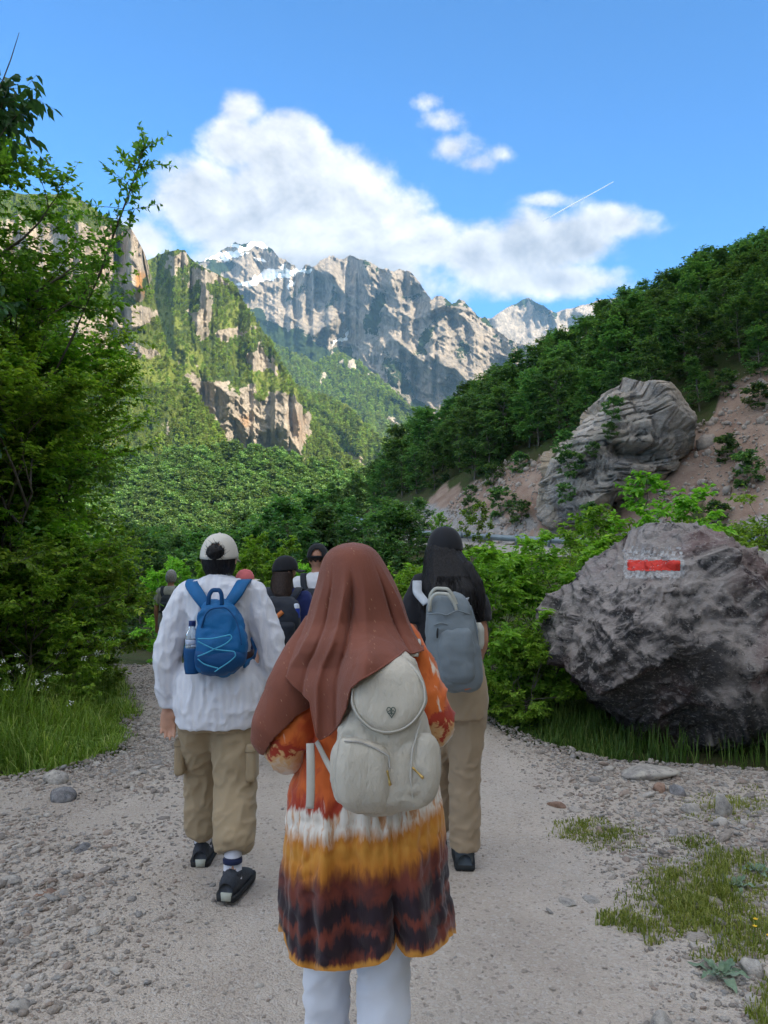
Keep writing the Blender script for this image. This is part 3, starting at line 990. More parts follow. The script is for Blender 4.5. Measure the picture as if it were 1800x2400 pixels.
def build_gravel():
    meshes = []
    for k in range(14):
        V, F = stone_mesh('g', 40 + k, 1, 0.3, (1, 0.8, 0.55), 5)
        me = new_mesh('gravel stone', V, F, False)
        me.materials.append(bpy.data.materials.get('gravel %d' % (k % 7)) or mat_gravel('gravel %d' % (k % 7), GRAVEL_TONES[k % 7]))
        meshes.append(me)
    rs = np.random.RandomState(5)
    n = 230000
    # denser near the camera: area seen shrinks with distance
    y = 1.2 + 10.5 * rs.rand(n) ** 1.5
    xl, xr = np.maximum(path_left(y), -0.62 * y - 0.5), np.minimum(path_right(y), 0.62 * y + 0.5)
    x = xl + (xr - xl) * rs.rand(n)
    P = np.stack([x, y, 0 * x], -1)
    patch = fbm(P * 0.9 + 4, 3)
    left = sstep(-0.55, -1.5, x + 0.10 * (y - 3)) * (1 - sstep(5.5, 8.5, y) * 0.6)
    right = sstep(0.75, 1.35, x - 0.02 * y) * 1.0
    dens = 0.045 + 0.95 * np.maximum(left * sstep(-0.45, 0.25, patch + 0.15), right * sstep(-0.45, 0.15, patch + 0.2))
    edge = np.minimum(x - path_left(y), path_right(y) - x)
    dens = np.maximum(dens, 0.55 * (1 - sstep(0.05, 0.5, edge)) * (y > 4.8))
    keep = rs.rand(n) < dens * 0.62
    x, y, dens = x[keep], y[keep], dens[keep]
    n = len(x)
    s = np.exp(rs.normal(math.log(0.0060), 0.45, n)) * (0.72 + 0.70 * dens) * (1 + 0.05 * y)
    big = rs.rand(n) < 0.008 * dens
    s[big] *= rs.uniform(2.0, 3.2, big.sum())
    s = np.clip(s, 0.004, 0.05)
    z = path_z(x, y) + 0.012 + s * rs.uniform(-0.1, 0.25, n)
    pos = np.stack([x, y, z], -1)
    rot = np.stack([rs.normal(0, 0.35, n), rs.normal(0, 0.35, n), rs.uniform(0, 6.28, n)], -1)
    scl = np.stack([s * rs.uniform(0.8, 1.4, n), s * rs.uniform(0.8, 1.2, n), s * rs.uniform(0.7, 1.1, n)], -1)
    scatter('gravel', pos, rot, scl, rs.randint(0, 14, n), meshes, label='loose limestone gravel strewn over the path')
    print('GRAVEL', n)


build_gravel()


# ------------------------------------------------------------------ boulder with the trail mark
def build_boulder():
    pts = [(1281, 1436), (1287, 1421), (1320, 1412), (1341, 1412), (1370, 1392), (1403, 1362), (1453, 1292), (1485, 1266), (1511, 1249), (1526, 1240), (1560, 1242), (1598, 1240), (1640, 1246), (1670, 1251), (1717, 1266), (1739, 1291), (1760, 1322), (1790, 1355), (1830, 1390),
           (1900, 1440), (1960, 1520), (1970, 1640), (1930, 1760), (1850, 1830), (1720, 1822), (1634, 1806), (1562, 1782), (1515, 1750), (1489, 1720), (1453, 1676), (1400, 1640), (1355, 1608), (1340, 1545), (1308, 1504), (1290, 1470)]
    P, F, C = outline_rock('boulder', pts, 6.75, 1.15, 7, 3, 0.20, 0.85, cen=(1600, 1530), facets=20, fine=0.0, power=0.62)
    P = fracture(P, C, 46, 5, 0.62, 0.22)
    P = fracture(P, C, 420, 6, 0.5, 0.30)
    q3 = P - C
    P = P + unit(q3) * (0.055 * (ridged(q3 * 3.4, 4) - 0.5) + 0.030 * (ridged(q3 * 9.0 + 3, 3) - 0.5) + 0.016 * fbm(q3 * 16, 4) + 0.010 * fbm(q3 * 42, 2))[:, None]
    n = P - C
    # flat painted face, undercut foot
    q = P - np.array([2.4, 6.0, 0])
    P[:, 1] += np.where(P[:, 2] < 0.75, 0.5 * np.clip(0.75 - P[:, 2], 0, 1) ** 1.2, 0) * np.where(P[:, 1] < 7.2, 1, 0)
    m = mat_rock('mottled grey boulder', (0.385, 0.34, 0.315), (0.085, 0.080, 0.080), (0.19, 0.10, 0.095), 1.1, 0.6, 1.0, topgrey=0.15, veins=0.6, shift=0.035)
    base = bpy.data.objects.new('boulder', None)
    COL.objects.link(base)
    base.location = (2.6, 6.75, 0)
    tag(base, 'big dark mottled boulder with a red painted trail stripe beside the path', 'boulder')
    off = np.array([2.6, 6.75, 0])
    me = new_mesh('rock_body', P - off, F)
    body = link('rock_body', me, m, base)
    # paint: laid on the rock face, lifted a few millimetres
    from mathutils.bvhtree import BVHTree
    bvh = BVHTree.FromPolygons([tuple(map(float, p)) for p in P], [tuple(map(int, f)) for f in F])

    def patch(x0, x1, y0, y1, name, mat, lift, tilt=0.0, jag=5):
        nx, ny = 70, 26
        gx, gy = np.meshgrid(np.linspace(x0, x1, nx), np.linspace(y0, y1, ny), indexing='ij')
        gy = gy - tilt * (gx - x0)
        V = []
        for a_, c_ in zip(gx.ravel(), gy.ravel()):
            q = W(a_, c_, 6.0)
            d = Vector(q - np.array([0, 0, CAMZ])).normalized()
            loc, nr, i_, ds = bvh.ray_cast(Vector((0, 0, CAMZ)), d)
            V.append(np.array(loc) + np.array(nr) * lift if loc is not None else q)
        V = np.array(V)
        G = grid_faces(nx, ny)
        cx, cy2 = gx.ravel()[G].mean(1), gy.ravel()[G].mean(1) + tilt * (gx.ravel()[G].mean(1) - x0)
        j = jag * fbm(np.stack([cx / 14, cy2 / 14, 0 * cx + jag], -1), 3)
        ins = (cx > x0 + 4 + j) & (cx < x1 - 4 + j) & (cy2 > y0 + 3 + j) & (cy2 < y1 - 3 + j * 0.7)
        if jag > 5:
            ins &= fbm(np.stack([cx / 9, cy2 / 9, 0 * cx + 4], -1), 4) > -0.30 + 0.42 * sstep(0.0, 1.0, np.abs(cy2 - 1326) / 40 - 0.2)
        link(name, new_mesh(name, V - off, G[ins]), mat, body)
    wm, b = mat_new('worn white trail paint')
    co = b.n('ShaderNodeTexCoord').outputs['Object']
    k = b.rng(b.noise(co, 34, 6, 0.7), 0.40, 0.60)
    c = b.mix(k, (0.25, 0.235, 0.225), (0.44, 0.43, 0.425))
    finish(b, c, 0.9, b.bump(b.noise(co, 60, 5), 0.6, 0.01), 0.1)
    rm, b = mat_new('red trail paint')
    co = b.n('ShaderNodeTexCoord').outputs['Object']
    c = b.mix(b.rng(b.noise(co, 40, 6, 0.7), 0.58, 0.75), (0.56, 0.035, 0.022), (0.22, 0.06, 0.05))
    finish(b, c, 0.65, b.bump(b.noise(co, 60, 5), 0.5, 0.01), 0.3)
    patch(1458, 1608, 1280, 1360, 'white_paint', wm, 0.003, 0.0, 9)
    patch(1467, 1597, 1311, 1341, 'red_stripe', rm, 0.007, 0.0, 2.0)
    # the smaller rock leaning on its far shoulder
    pts = [(1735, 1312), (1745, 1292), (1765, 1288), (1800, 1305), (1850, 1330), (1900, 1370), (1890, 1440), (1820, 1430), (1770, 1385), (1750, 1345)]
    P2, F2, C2 = outline_rock('side', pts, 7.7, 0.45, 5, 9, 0.12, cen=(1810, 1365), fine=0.02)
    link('leaning_rock', new_mesh('leaning_rock', P2 - np.array([C2[0], C2[1], 0]), F2), mat_rock('warm grey rock', (0.38, 0.34, 0.30), (0.18, 0.16, 0.15), (0.25, 0.18, 0.14), 1.6, 0.4), None,
         'smaller brownish rock resting against the back of the big boulder', 'rock', loc=(C2[0], C2[1], 0))


build_boulder()


def build_stones():
    mp = mat_rock('pale limestone', (0.46, 0.43, 0.38), (0.25, 0.235, 0.22), (0.33, 0.26, 0.21), 6.0, 0.35, 0.6)
    mg = mat_rock('slate grey stone', (0.26, 0.26, 0.27), (0.12, 0.12, 0.125), (0.2, 0.17, 0.16), 6.0, 0.35, 0.6)
    mb = mat_rock('rusty brown stone', (0.34, 0.23, 0.17), (0.20, 0.13, 0.10), (0.3, 0.15, 0.1), 6.0, 0.35, 0.6)
    items = [(1515, 1812, 0.26, 0.20, 0.065, mp, 'flat pale slab of stone in front of the big boulder'),
             (1692, 1898, 0.075, 0.06, 0.10, mp, 'upright whitish stone on the gravel below the boulder'),
             (1622, 1893, 0.08, 0.07, 0.05, mp, 'small pale stone left of the upright whitish one'),
             (1545, 2372, 0.055, 0.045, 0.045, mp, 'rounded grey stone at the lower edge of the gravel'),
             (1330, 2097, 0.075, 0.05, 0.022, mp, 'flat pale stone set in the path, left of a pair'),
             (1382, 2092, 0.06, 0.045, 0.020, mp, 'flat pale stone set in the path, right of a pair'),
             (1305, 1880, 0.07, 0.04, 0.035, mb, 'reddish brown stone lying in the right hand gravel'),
             (145, 1862, 0.11, 0.09, 0.07, mg, 'dark grey stone below the grass on the left'),
             (130, 1826, 0.10, 0.07, 0.07, mp, 'pale broken stone at the foot of the left grass'),
             (20, 2055, 0.07, 0.05, 0.04, mp, 'pale rounded stone at the left edge of the gravel'),
             (110, 2072, 0.07, 0.035, 0.018, mb, 'rust coloured flat stone in the left gravel'),
             (48, 2330, 0.045, 0.04, 0.03, mp, 'cream coloured stone near the lower left corner'),
             (190, 1978, 0.11, 0.05, 0.025, mg, 'flat bluish stone in the left gravel'),
             (1590, 1850, 0.09, 0.06, 0.05, mg, 'dark wedge of stone beside the flat pale slab'),
             (1760, 2255, 0.05, 0.045, 0.05, mp, 'white pebble beside the woolly rosette plant'),
             (1545, 1845, 0.06, 0.05, 0.05, mb, 'brown stone under the flat pale slab')]
    for k, (px, py, a, c, h, m, lab) in enumerate(items):
        Y = 1.55 * 1800 / (py - 1310)
        p = W(px, py, Y)
        V, F = stone_mesh('s', 100 + k, 3, 0.22, (1, 1, 1), 11)
        V = V * np.array([a, c, h]) * 0.9
        V[:, 2] += h * 0.45
        o = link('stone', new_mesh('stone', V, F, k % 3 == 0), m, None, lab, 'stone', 'single stones lying about the path', loc=(p[0], p[1], float(path_z(p[0], p[1]))))
        o.rotation_euler = (0, 0, 0.4 * k)


build_stones()


# ------------------------------------------------------------------ rock outcrop above the road
def build_outcrop():
    pts = [(1268, 1225), (1272, 1190), (1285, 1150), (1296, 1100), (1300, 1050), (1330, 1030), (1362, 1008), (1388, 975), (1395, 950), (1404, 930), (1430, 908), (1470, 897), (1520, 892), (1562, 890), (1578, 912), (1590, 942), (1606, 958), (1613, 990), (1608, 1030), (1590, 1062), (1562, 1078), (1560, 1110),
           (1532, 1128), (1515, 1160), (1480, 1186), (1440, 1205), (1400, 1222), (1360, 1238), (1300, 1246)]
    Y = 47.0
    P, F, C = outline_rock('outcrop', pts, Y, 4.6, 7, 21, 0.09, 0.75, cen=(1450, 1075), facets=5, fine=0.0, power=0.55)
    P = fracture(P, C, 34, 4, 0.6, 0.2)
    # beds of unequal thickness, broken into blocks
    D = P - C
    q3 = D / 4.0
    nrm = unit(D * np.array([1, 1, 0.35]))
    zz = D[:, 2] - 0.20 * D[:, 0] + 0.5 * fbm(q3 * 0.9 + 5, 3)
    edges = np.cumsum(np.random.RandomState(2).uniform(0.16, 0.62, 60)) - 9.0
    k = np.searchsorted(edges, zz)
    lo, hi = edges[np.clip(k - 1, 0, 59)], edges[np.clip(k, 0, 59)]
    fr = (zz - lo) / (hi - lo + 1e-6)
    hk = np.abs(np.sin(k * 12.9898) * 43758.5453) % 1.0
    along_ = D[:, 0] * 0.9 + D[:, 1] * 0.5
    wblk = 0.7 + 1.6 * hk
    ub = along_ / wblk + hk * 17 + 0.25 * fbm(q3 * 3, 2)
    kb = np.floor(ub)
    fb = ub - kb
    hb = np.abs(np.sin(k * 78.233 + kb * 37.719) * 24634.6345) % 1.0
    crack = np.clip(fr / 0.10, 0, 1) * np.clip((1 - fr) / 0.06, 0, 1) * np.clip(fb / 0.05, 0, 1) * np.clip((1 - fb) / 0.05, 0, 1)
    h = 0.34 * (hk - 0.5) + 0.30 * (hb - 0.5) + 0.38 * (crack - 1) + 0.05 * fbm(q3 * 14, 4) + 0.10 * (ridged(q3 * 4, 3) - 0.5)
    smoothface = sstep(0.3, 0.9, (D[:, 0] - 2.2) * 0.6 - 0.25 * D[:, 1])
    P = P + nrm * (h * (1 - 0.75 * smoothface))[:, None]
    # the broken slab face on its right and the overhang under the lip
    d = P - np.array([0, 0, CAMZ])
    px = 900 + 1800 * d[:, 0] / d[:, 1]
    py = 1310 - 1800 * d[:, 2] / d[:, 1]
    ov = blobmask(px, py, [(1500, 1062, 80, 26, 12), (1440, 1190, 60, 22, -25)])
    P[:, 1] += 1.5 * np.clip(ov, 0, 1) * (P[:, 1] < Y)
    m = mat_rock('bedded grey limestone', (0.60, 0.52, 0.44), (0.25, 0.235, 0.22), (0.45, 0.35, 0.25), 0.22, 0.5, 1.0, ochre=0.75)
    off = np.array([C[0], C[1], 3.0])
    link('rock_outcrop', new_mesh('rock_outcrop', P - off, F), m, None, 'tall bedded limestone outcrop overhanging the road cut', 'rock outcrop', loc=tuple(off))
    # blocks lying in the scree to its right
    for k, (px, py, Y, a, b_, c, lab) in enumerate([(1715, 1020, 52, 1.35, 1.2, 1.25, 'square grey block perched on the red scree'),
                                                  (1765, 1150, 43, 1.5, 1.1, 0.95, 'rounded pale boulder low in the red scree'),
                                                  (1672, 1128, 45, 0.8, 0.7, 0.6, 'small grey boulder in the middle of the scree'),
                                                  (1772, 1110, 47, 0.8, 0.7, 0.6, 'grey boulder just above the rounded pale one')]):
        V, F = stone_mesh('b', 300 + k, 4, 0.12, (1, 1, 1), 12)
        V = V * np.array([a, b_, c])
        p = W(px, py, Y)
        o = link('scree_boulder', new_mesh('scree_boulder', V, F), m, None, lab, 'boulder', 'blocks in the scree', loc=tuple(p))
        o.rotation_euler = (0.1, 0.15 * k, 0.7 * k)
    # loose stones of the red cutting and the scree
    meshes = []
    mm = mat_gravel('scree stone', (0.42, 0.36, 0.31))
    for k in range(5):
        V, F = stone_mesh('g', 70 + k, 1, 0.3, (1, 0.85, 0.7), 5)
        me = new_mesh('scree stone', V, F, False)
        me.materials.append(mm)
        meshes.append(me)
    rs = np.random.RandomState(8)
    n = 16000
    x = rs.uniform(2, 34, n)
    y = rs.uniform(28, 62, n)
    rd, rz = road_dist(x, y)
    k = earth_mask(x, y, terrain(x, y), rd) > 0.4 + 0.4 * rs.rand(n)
    x, y = x[k], y[k]
    n = len(x)
    s = np.exp(rs.normal(math.log(0.085), 0.55, n))
    pos = np.stack([x, y, terrain(x, y)], -1)
    scatter('scree', pos, rs.uniform(0, 6.28, (n, 3)), np.stack([s, s, s], -1) * rs.uniform(0.7, 1.3, (n, 3)), rs.randint(0, 5, n), meshes, label='loose stones of the red road cutting and scree')


build_outcrop()


# ------------------------------------------------------------------ road and its railing
def build_road():
    ma = mat_plain('dusty asphalt', (0.24, 0.235, 0.23), 0.9, 0.15, 0.12, 1.5)
    t = np.linspace(0, len(ROAD) - 1, 120)
    i = np.arange(len(ROAD))
    C = np.stack([np.interp(t, i, ROAD[:, k]) for k in range(3)], -1)
    # round the corners
    for _ in range(6):
        C[1:-1] = 0.25 * C[:-2] + 0.5 * C[1:-1] + 0.25 * C[2:]
    T = np.gradient(C, axis=0)
    T /= np.linalg.norm(T[:, :2], axis=1)[:, None]
    Nn = np.stack([T[:, 1], -T[:, 0], 0 * T[:, 0]], -1)
    rows = [C + Nn * w_ + np.array([0, 0, h]) for w_, h in ((-2.9, -0.5), (-2.9, 0.05), (2.9, 0.05), (2.9, -0.3))]
    V = np.stack(rows, 1)
    link('road', new_mesh('road', V.reshape(-1, 3), grid_faces(len(C), 4), False), ma, kind='structure', label='narrow asphalt road cut into the hillside')
    # concrete edge wall on the valley side
    mc = mat_plain('weathered concrete', (0.40, 0.37, 0.33), 0.9, 0.1, 0.15, 0.8)
    prof = [(-2.92, -1.6), (-3.25, -1.6), (-3.25, 0.32), (-2.92, 0.32), (-2.92, -1.6)]
    V = np.stack([C + Nn * w_ + np.array([0, 0, h]) for w_, h in prof], 1)
    link('edge_wall', new_mesh('edge_wall', V.reshape(-1, 3), grid_faces(len(C), 5), False), mc, None, 'low pale concrete wall along the valley side of the road', 'wall')
    # railing: posts and one long rail
    rail = bpy.data.objects.new('guard_rail', None)
    COL.objects.link(rail)
    j0 = 55
    rail.location = tuple(C[j0] - Nn[j0] * 3.05)
    tag(rail, 'bluish steel guard rail on the wall of the road', 'guard rail')
    L0 = np.array(rail.location)
    mt = mat_plain('galvanised steel', (0.22, 0.27, 0.30), 0.5, 0.5, 0.1, 3, metallic=0.4)
    prof = [(0.02, 0.52), (0.06, 0.60), (0.02, 0.68), (0.06, 0.76), (0.02, 0.84), (-0.01, 0.84), (-0.01, 0.52), (0.02, 0.52)]
    V = np.stack([C - Nn * 3.05 + Nn * w_ + np.array([0, 0, h]) - L0 for w_, h in prof], 1)
    link('rail', new_mesh('rail', V.reshape(-1, 3), grid_faces(len(C), 8), False), mt, rail)
    s = np.concatenate([[0], np.cumsum(np.linalg.norm(np.diff(C, axis=0), axis=1))])
    bx = np.array([(x, y, z) for z in (0.30, 0.92) for y in (-0.07, 0.07) for x in (-0.06, 0.06)], float)
    bf = np.array([(0, 2, 3, 1), (4, 5, 7, 6), (0, 1, 5, 4), (2, 6, 7, 3), (0, 4, 6, 2), (1, 3, 7, 5)])
    pm = new_mesh('post', bx, bf, False)
    pm.materials.append(mt)
    for d in np.arange(22, 78, 2.0):
        p = np.array([np.interp(d, s, C[:, k] - Nn[:, k] * 3.12) for k in range(3)]) - L0
        link('post', pm, None, rail, loc=tuple(p))


build_road()


# ------------------------------------------------------------------ vegetation
def unit(v):
    return v / (np.linalg.norm(v, axis=-1, keepdims=True) + 1e-9)


def tubes(P, Rad, k=5):
    """P (n,m,3) polylines, Rad (n,m) -> joined tube mesh"""
    n, m, _ = P.shape
    T = unit(np.gradient(P, axis=1))
    up = np.where(np.abs(T[..., 2:3]) > 0.9, np.array([1.0, 0, 0]), np.array([0, 0, 1.0]))
    A = unit(np.cross(T, up))
    B = np.cross(T, A)
    th = np.linspace(0, 2 * math.pi, k, endpoint=False)
    V = P[:, :, None, :] + Rad[:, :, None, None] * (A[:, :, None, :] * np.cos(th)[None, None, :, None] + B[:, :, None, :] * np.sin(th)[None, None, :, None])
    f = grid_faces(m, k, True)
    F = (np.arange(n)[:, None, None] * (m * k) + f[None]).reshape(-1, 4)
    return V.reshape(-1, 3), F


def leaf_cards(pos, d, nrm, L, Wd, fold=0.35, curl=0.15, seed=0, six=False):
    """leaf blades: folded rhombus (2 faces), or six-sided pointed blade (4 triangles)"""
    n = len(pos)
    d = unit(d)
    s = unit(np.cross(d, nrm))
    nn = np.cross(s, d)
    L = np.broadcast_to(L, (n,))[:, None]
    Wd = np.broadcast_to(Wd, (n,))[:, None]
    if six:
        m1 = pos + d * L * 0.28
        m2 = pos + d * L * 0.66 - nn * L * curl * 0.5
        tip = pos + d * L - nn * L * curl * 1.6
        V = np.stack([pos, m1 + s * Wd * 0.42 + nn * Wd * fold * 0.4, m2 + s * Wd * 0.40 + nn * Wd * fold * 0.4, tip, m2 - s * Wd * 0.40 + nn * Wd * fold * 0.4, m1 - s * Wd * 0.42 + nn * Wd * fold * 0.4], 1)
        f = np.array([(0, 1, 2, 3), (0, 3, 4, 5)])
        F = (np.arange(n)[:, None, None] * 6 + f[None]).reshape(-1, 4)
        rep = 6
    else:
        mid = pos + d * L * 0.48
        tip = pos + d * L - nn * L * curl
        V = np.stack([pos, mid + s * Wd * 0.5 + nn * Wd * fold * 0.5, tip, mid - s * Wd * 0.5 + nn * Wd * fold * 0.5], 1)
        f = np.array([(0, 1, 2), (0, 2, 3)])
        F = (np.arange(n)[:, None, None] * 4 + f[None]).reshape(-1, 3)
        rep = 4
    rs = np.random.RandomState(seed + 77)
    return V.reshape(-1, 3), F, np.repeat(rs.rand(n), rep)


def grow(start, dirs, length, rs, m=5, wig=0.18, lift=0.0):
    """polylines from start points"""
    n = len(start)
    P = np.zeros((n, m, 3))
    P[:, 0] = start
    d = unit(dirs)
    for k in range(1, m):
        d = unit(d + rs.normal(0, wig, (n, 3)) + np.array([0, 0, lift]))
        P[:, k] = P[:, k - 1] + d * (length / (m - 1))[:, None]
    return P


def along(P, rs, per, lo=0.25, hi=1.0):
    """per points on each polyline: position, tangent, parameter"""
    n, m, _ = P.shape
    t = rs.uniform(lo, hi, (n, per))
    q = t * (m - 1)
    i = np.minimum(q.astype(int), m - 2)
    f = (q - i)[..., None]
    r = np.arange(n)[:, None]
    a, b_ = P[r, i], P[r, i + 1]
    return (a + (b_ - a) * f).reshape(-1, 3), unit(b_ - a).reshape(-1, 3), t.ravel()


def make_tree(seed, H=6.0, Rc=2.0, trunk_r=0.09, base=0.15, n1=24, n2=7, n3=6, nl=14, leaf=(0.06, 0.035), flat=0.5, shape='round', lift=0.05, six=False, lean=(0, 0), droop=0.3,
              el0=10, el1=65, stems=1, twig=0.38):
    rs = np.random.RandomState(seed)
    wood, leaves = [], []
    starts, dirs, lens, ts = [], [], [], []
    for st in range(stems):
        m = 9
        a = rs.uniform(0, 6.28)
        sp = 0.0 if stems == 1 else rs.uniform(0.12, 0.3) * H
        tip = np.array([lean[0] + math.cos(a) * sp, lean[1] + math.sin(a) * sp, H * (1 if st == 0 else rs.uniform(0.7, 1.0))])
        tt = np.linspace(0, 1, m)[:, None]
        tr = tip * np.concatenate([tt ** 1.3, tt ** 1.3, tt], 1) + np.concatenate([rs.normal(0, 0.02 * H, (m, 2)) * tt, 0 * tt], 1)
        wood.append(tubes(tr[None], (trunk_r * (1 - 0.93 * tt[:, 0]) / math.sqrt(stems))[None], 7))
        nn = max(4, n1 // stems)
        u = base + (0.99 - base) * (np.arange(nn) + rs.rand(nn)) / nn
        q = u * (m - 1)
        i = np.minimum(q.astype(int), m - 2)
        P0 = tr[i] + (tr[i + 1] - tr[i]) * (q - i)[:, None]
        az = np.arange(nn) * 2.399 + rs.normal(0, 0.4, nn) + a
        v = (u - base) / (1 - base)
        if shape == 'round':
            prof = np.sqrt(np.clip(1 - (2 * v * 0.97 - 0.92) ** 2 * 0.9, 0.05, 1))
        elif shape == 'cone':
            prof = np.clip(1.05 - v * 0.9, 0.12, 1)
        else:
            prof = np.clip(0.75 + 0.3 * np.sin(v * 3) - 0.5 * v ** 3, 0.2, 1.2)
        el = np.radians(el0 + (el1 - el0) * v ** 1.3) + rs.normal(0, 0.12, nn)
        D = np.stack([np.cos(az) * np.cos(el), np.sin(az) * np.cos(el), np.sin(el)], -1)
        starts.append(P0)
        dirs.append(D)
        lens.append(Rc * prof * rs.uniform(0.75, 1.15, nn))
    S, D, Ln = np.concatenate(starts), np.concatenate(dirs), np.concatenate(lens)
    L1 = grow(S, D, Ln, rs, 6, 0.13, lift)
    r1 = (trunk_r * 0.34 * (Ln / Rc) ** 0.8)[:, None] * np.linspace(1, 0.22, 6)[None]
    wood.append(tubes(L1, r1, 5))
    p2, t2, s2 = along(L1, rs, n2, 0.22, 1.0)
    side = unit(np.cross(t2, np.array([0, 0, 1.0])) + 1e-3)
    sg = np.where(rs.rand(len(p2)) < 0.5, -1, 1)[:, None]
    d2 = unit(t2 * 0.75 + side * sg * rs.uniform(0.45, 1.0, (len(p2), 1)) + rs.normal(0, 0.25, (len(p2), 3)) * np.array([1, 1, 1 - flat * 0.7]) + np.array([0, 0, 0.12 - 0.2 * flat]))
    l2 = np.repeat(Ln, n2) * rs.uniform(0.28, 0.55, len(p2)) * (1.15 - 0.55 * s2)
    L2 = grow(p2, d2, l2, rs, 5, 0.14, 0.0)
    wood.append(tubes(L2, np.repeat(r1[:, 2], n2)[:, None] * 0.42 * np.linspace(1, 0.25, 5)[None], 3))
    p3, t3, s3 = along(L2, rs, n3, 0.15, 1.0)
    side = unit(np.cross(t3, np.array([0, 0, 1.0])) + 1e-3)
    sg = np.where(rs.rand(len(p3)) < 0.5, -1, 1)[:, None]
    d3 = unit(t3 * 0.8 + side * sg * rs.uniform(0.3, 0.9, (len(p3), 1)) + rs.normal(0, 0.28, (len(p3), 3)) * np.array([1, 1, 1 - flat * 0.75]))
    l3 = twig * rs.uniform(0.6, 1.3, len(p3)) * min(1.0, Rc / 1.6)
    L3 = grow(p3, d3, l3, rs, 4, 0.16, -0.05 * droop)
    wood.append(tubes(L3, np.full((len(p3), 4), trunk_r * 0.035) * np.linspace(1, 0.4, 4)[None], 3))
    pl, tl, sl = along(L3, rs, nl, 0.05, 1.0)
    n = len(pl)
    side = unit(np.cross(tl, np.array([0, 0, 1.0])) + 1e-3)
    sg = np.where(np.arange(n) % 2 == 0, -1, 1)[:, None]
    dl = unit(tl * 0.55 + side * sg * rs.uniform(0.4, 1.0, (n, 1)) + rs.normal(0, 0.32, (n, 3)) * np.array([1, 1, 1.1 - flat]) - np.array([0, 0, droop * 0.6]))
    nr = unit(np.array([0, 0, 1.0]) + rs.normal(0, 0.55 - 0.25 * flat, (n, 3)))
    sz = rs.uniform(0.65, 1.2, n)
    LV, LF, rnd = leaf_cards(pl, dl, nr, leaf[0] * sz, leaf[1] * sz, 0.35, 0.18, seed, six)
    # clump tone: one value per limb so that whole boughs differ
    tone = np.repeat(rs.rand(len(Ln)), n2 * n3 * nl)
    tone = np.repeat(tone, 6 if six else 4)
    WV, WF = merge(wood)
    return (WV, WF), (LV, LF, rnd, tone)


def mat_leaf(name, dark, light, tip=None, trans=0.3, rough=0.5):
    m, b = mat_new(name)
    r = b.attr('rnd').outputs['Fac']
    t = b.attr('tone').outputs['Fac']
    co = b.n('ShaderNodeTexCoord').outputs['Object']
    oi = b.n('ShaderNodeObjectInfo').outputs['Random']
    f = b.m('ADD', b.m('MULTIPLY', r, 0.55), b.m('MULTIPLY', t, 0.45))
    c = b.mix(b.rng(f, 0.2, 0.8), dark, light)
    if tip:
        c = b.mix(b.rng(r, 0.80, 0.95, 0, 0.8), c, tip)
    hs = b.n('ShaderNodeHueSaturation')
    b.put(hs.inputs['Hue'], b.rng(oi, 0, 1, 0.485, 0.515))
    b.put(hs.inputs['Value'], b.rng(oi, 0, 1, 0.68, 1.38))
    b.put(hs.inputs['Color'], c)
    c = hs.outputs[0]
    tc = b.mix(1.0, c, (1.25, 1.35, 0.55), 'MULTIPLY')
    finish(b, c, rough, None, 0.25, trans=(trans, tc))
    return m


def mat_bark(name, c1=(0.10, 0.085, 0.07), c2=(0.20, 0.18, 0.155)):
    m, b = mat_new(name)
    co = b.n('ShaderNodeTexCoord').outputs['Object']
    n = b.noise(b.v('MULTIPLY', co, (1, 1, 0.3)), 22, 6, 0.65)
    finish(b, b.mix(b.rng(n, 0.35, 0.65), c1, c2), 0.9, b.bump(n, 0.6, 0.02), 0.1)
    return m


M_BARK = mat_bark('bark')
LM = {
    'dark': mat_leaf('dark hornbeam leaf', (0.090, 0.185, 0.036), (0.205, 0.345, 0.060), (0.282, 0.422, 0.070), 0.42),
    'lime': mat_leaf('yellow green leaf', (0.115, 0.235, 0.028), (0.270, 0.430, 0.050), (0.44, 0.56, 0.085), 0.44),
    'fresh': mat_leaf('fresh green leaf', (0.122, 0.262, 0.031), (0.256, 0.461, 0.054), (0.384, 0.589, 0.090), 0.42),
    'beech': mat_leaf('beech leaf', (0.058, 0.142, 0.054), (0.140, 0.265, 0.082), (0.21, 0.33, 0.09), 0.42),
    'blue': mat_leaf('broad dark leaf', (0.041, 0.109, 0.051), (0.083, 0.179, 0.070), None, 0.32),
    'lit': mat_leaf('sun tinted wood leaf', (0.125, 0.195, 0.050), (0.280, 0.360, 0.085), (0.36, 0.43, 0.11), 0.45),  # brighter copy of the far wood leaf, sunlight put into its colour
    'far': mat_leaf('far wood leaf', (0.070, 0.140, 0.052), (0.150, 0.255, 0.078), (0.21, 0.32, 0.09), 0.40),
}


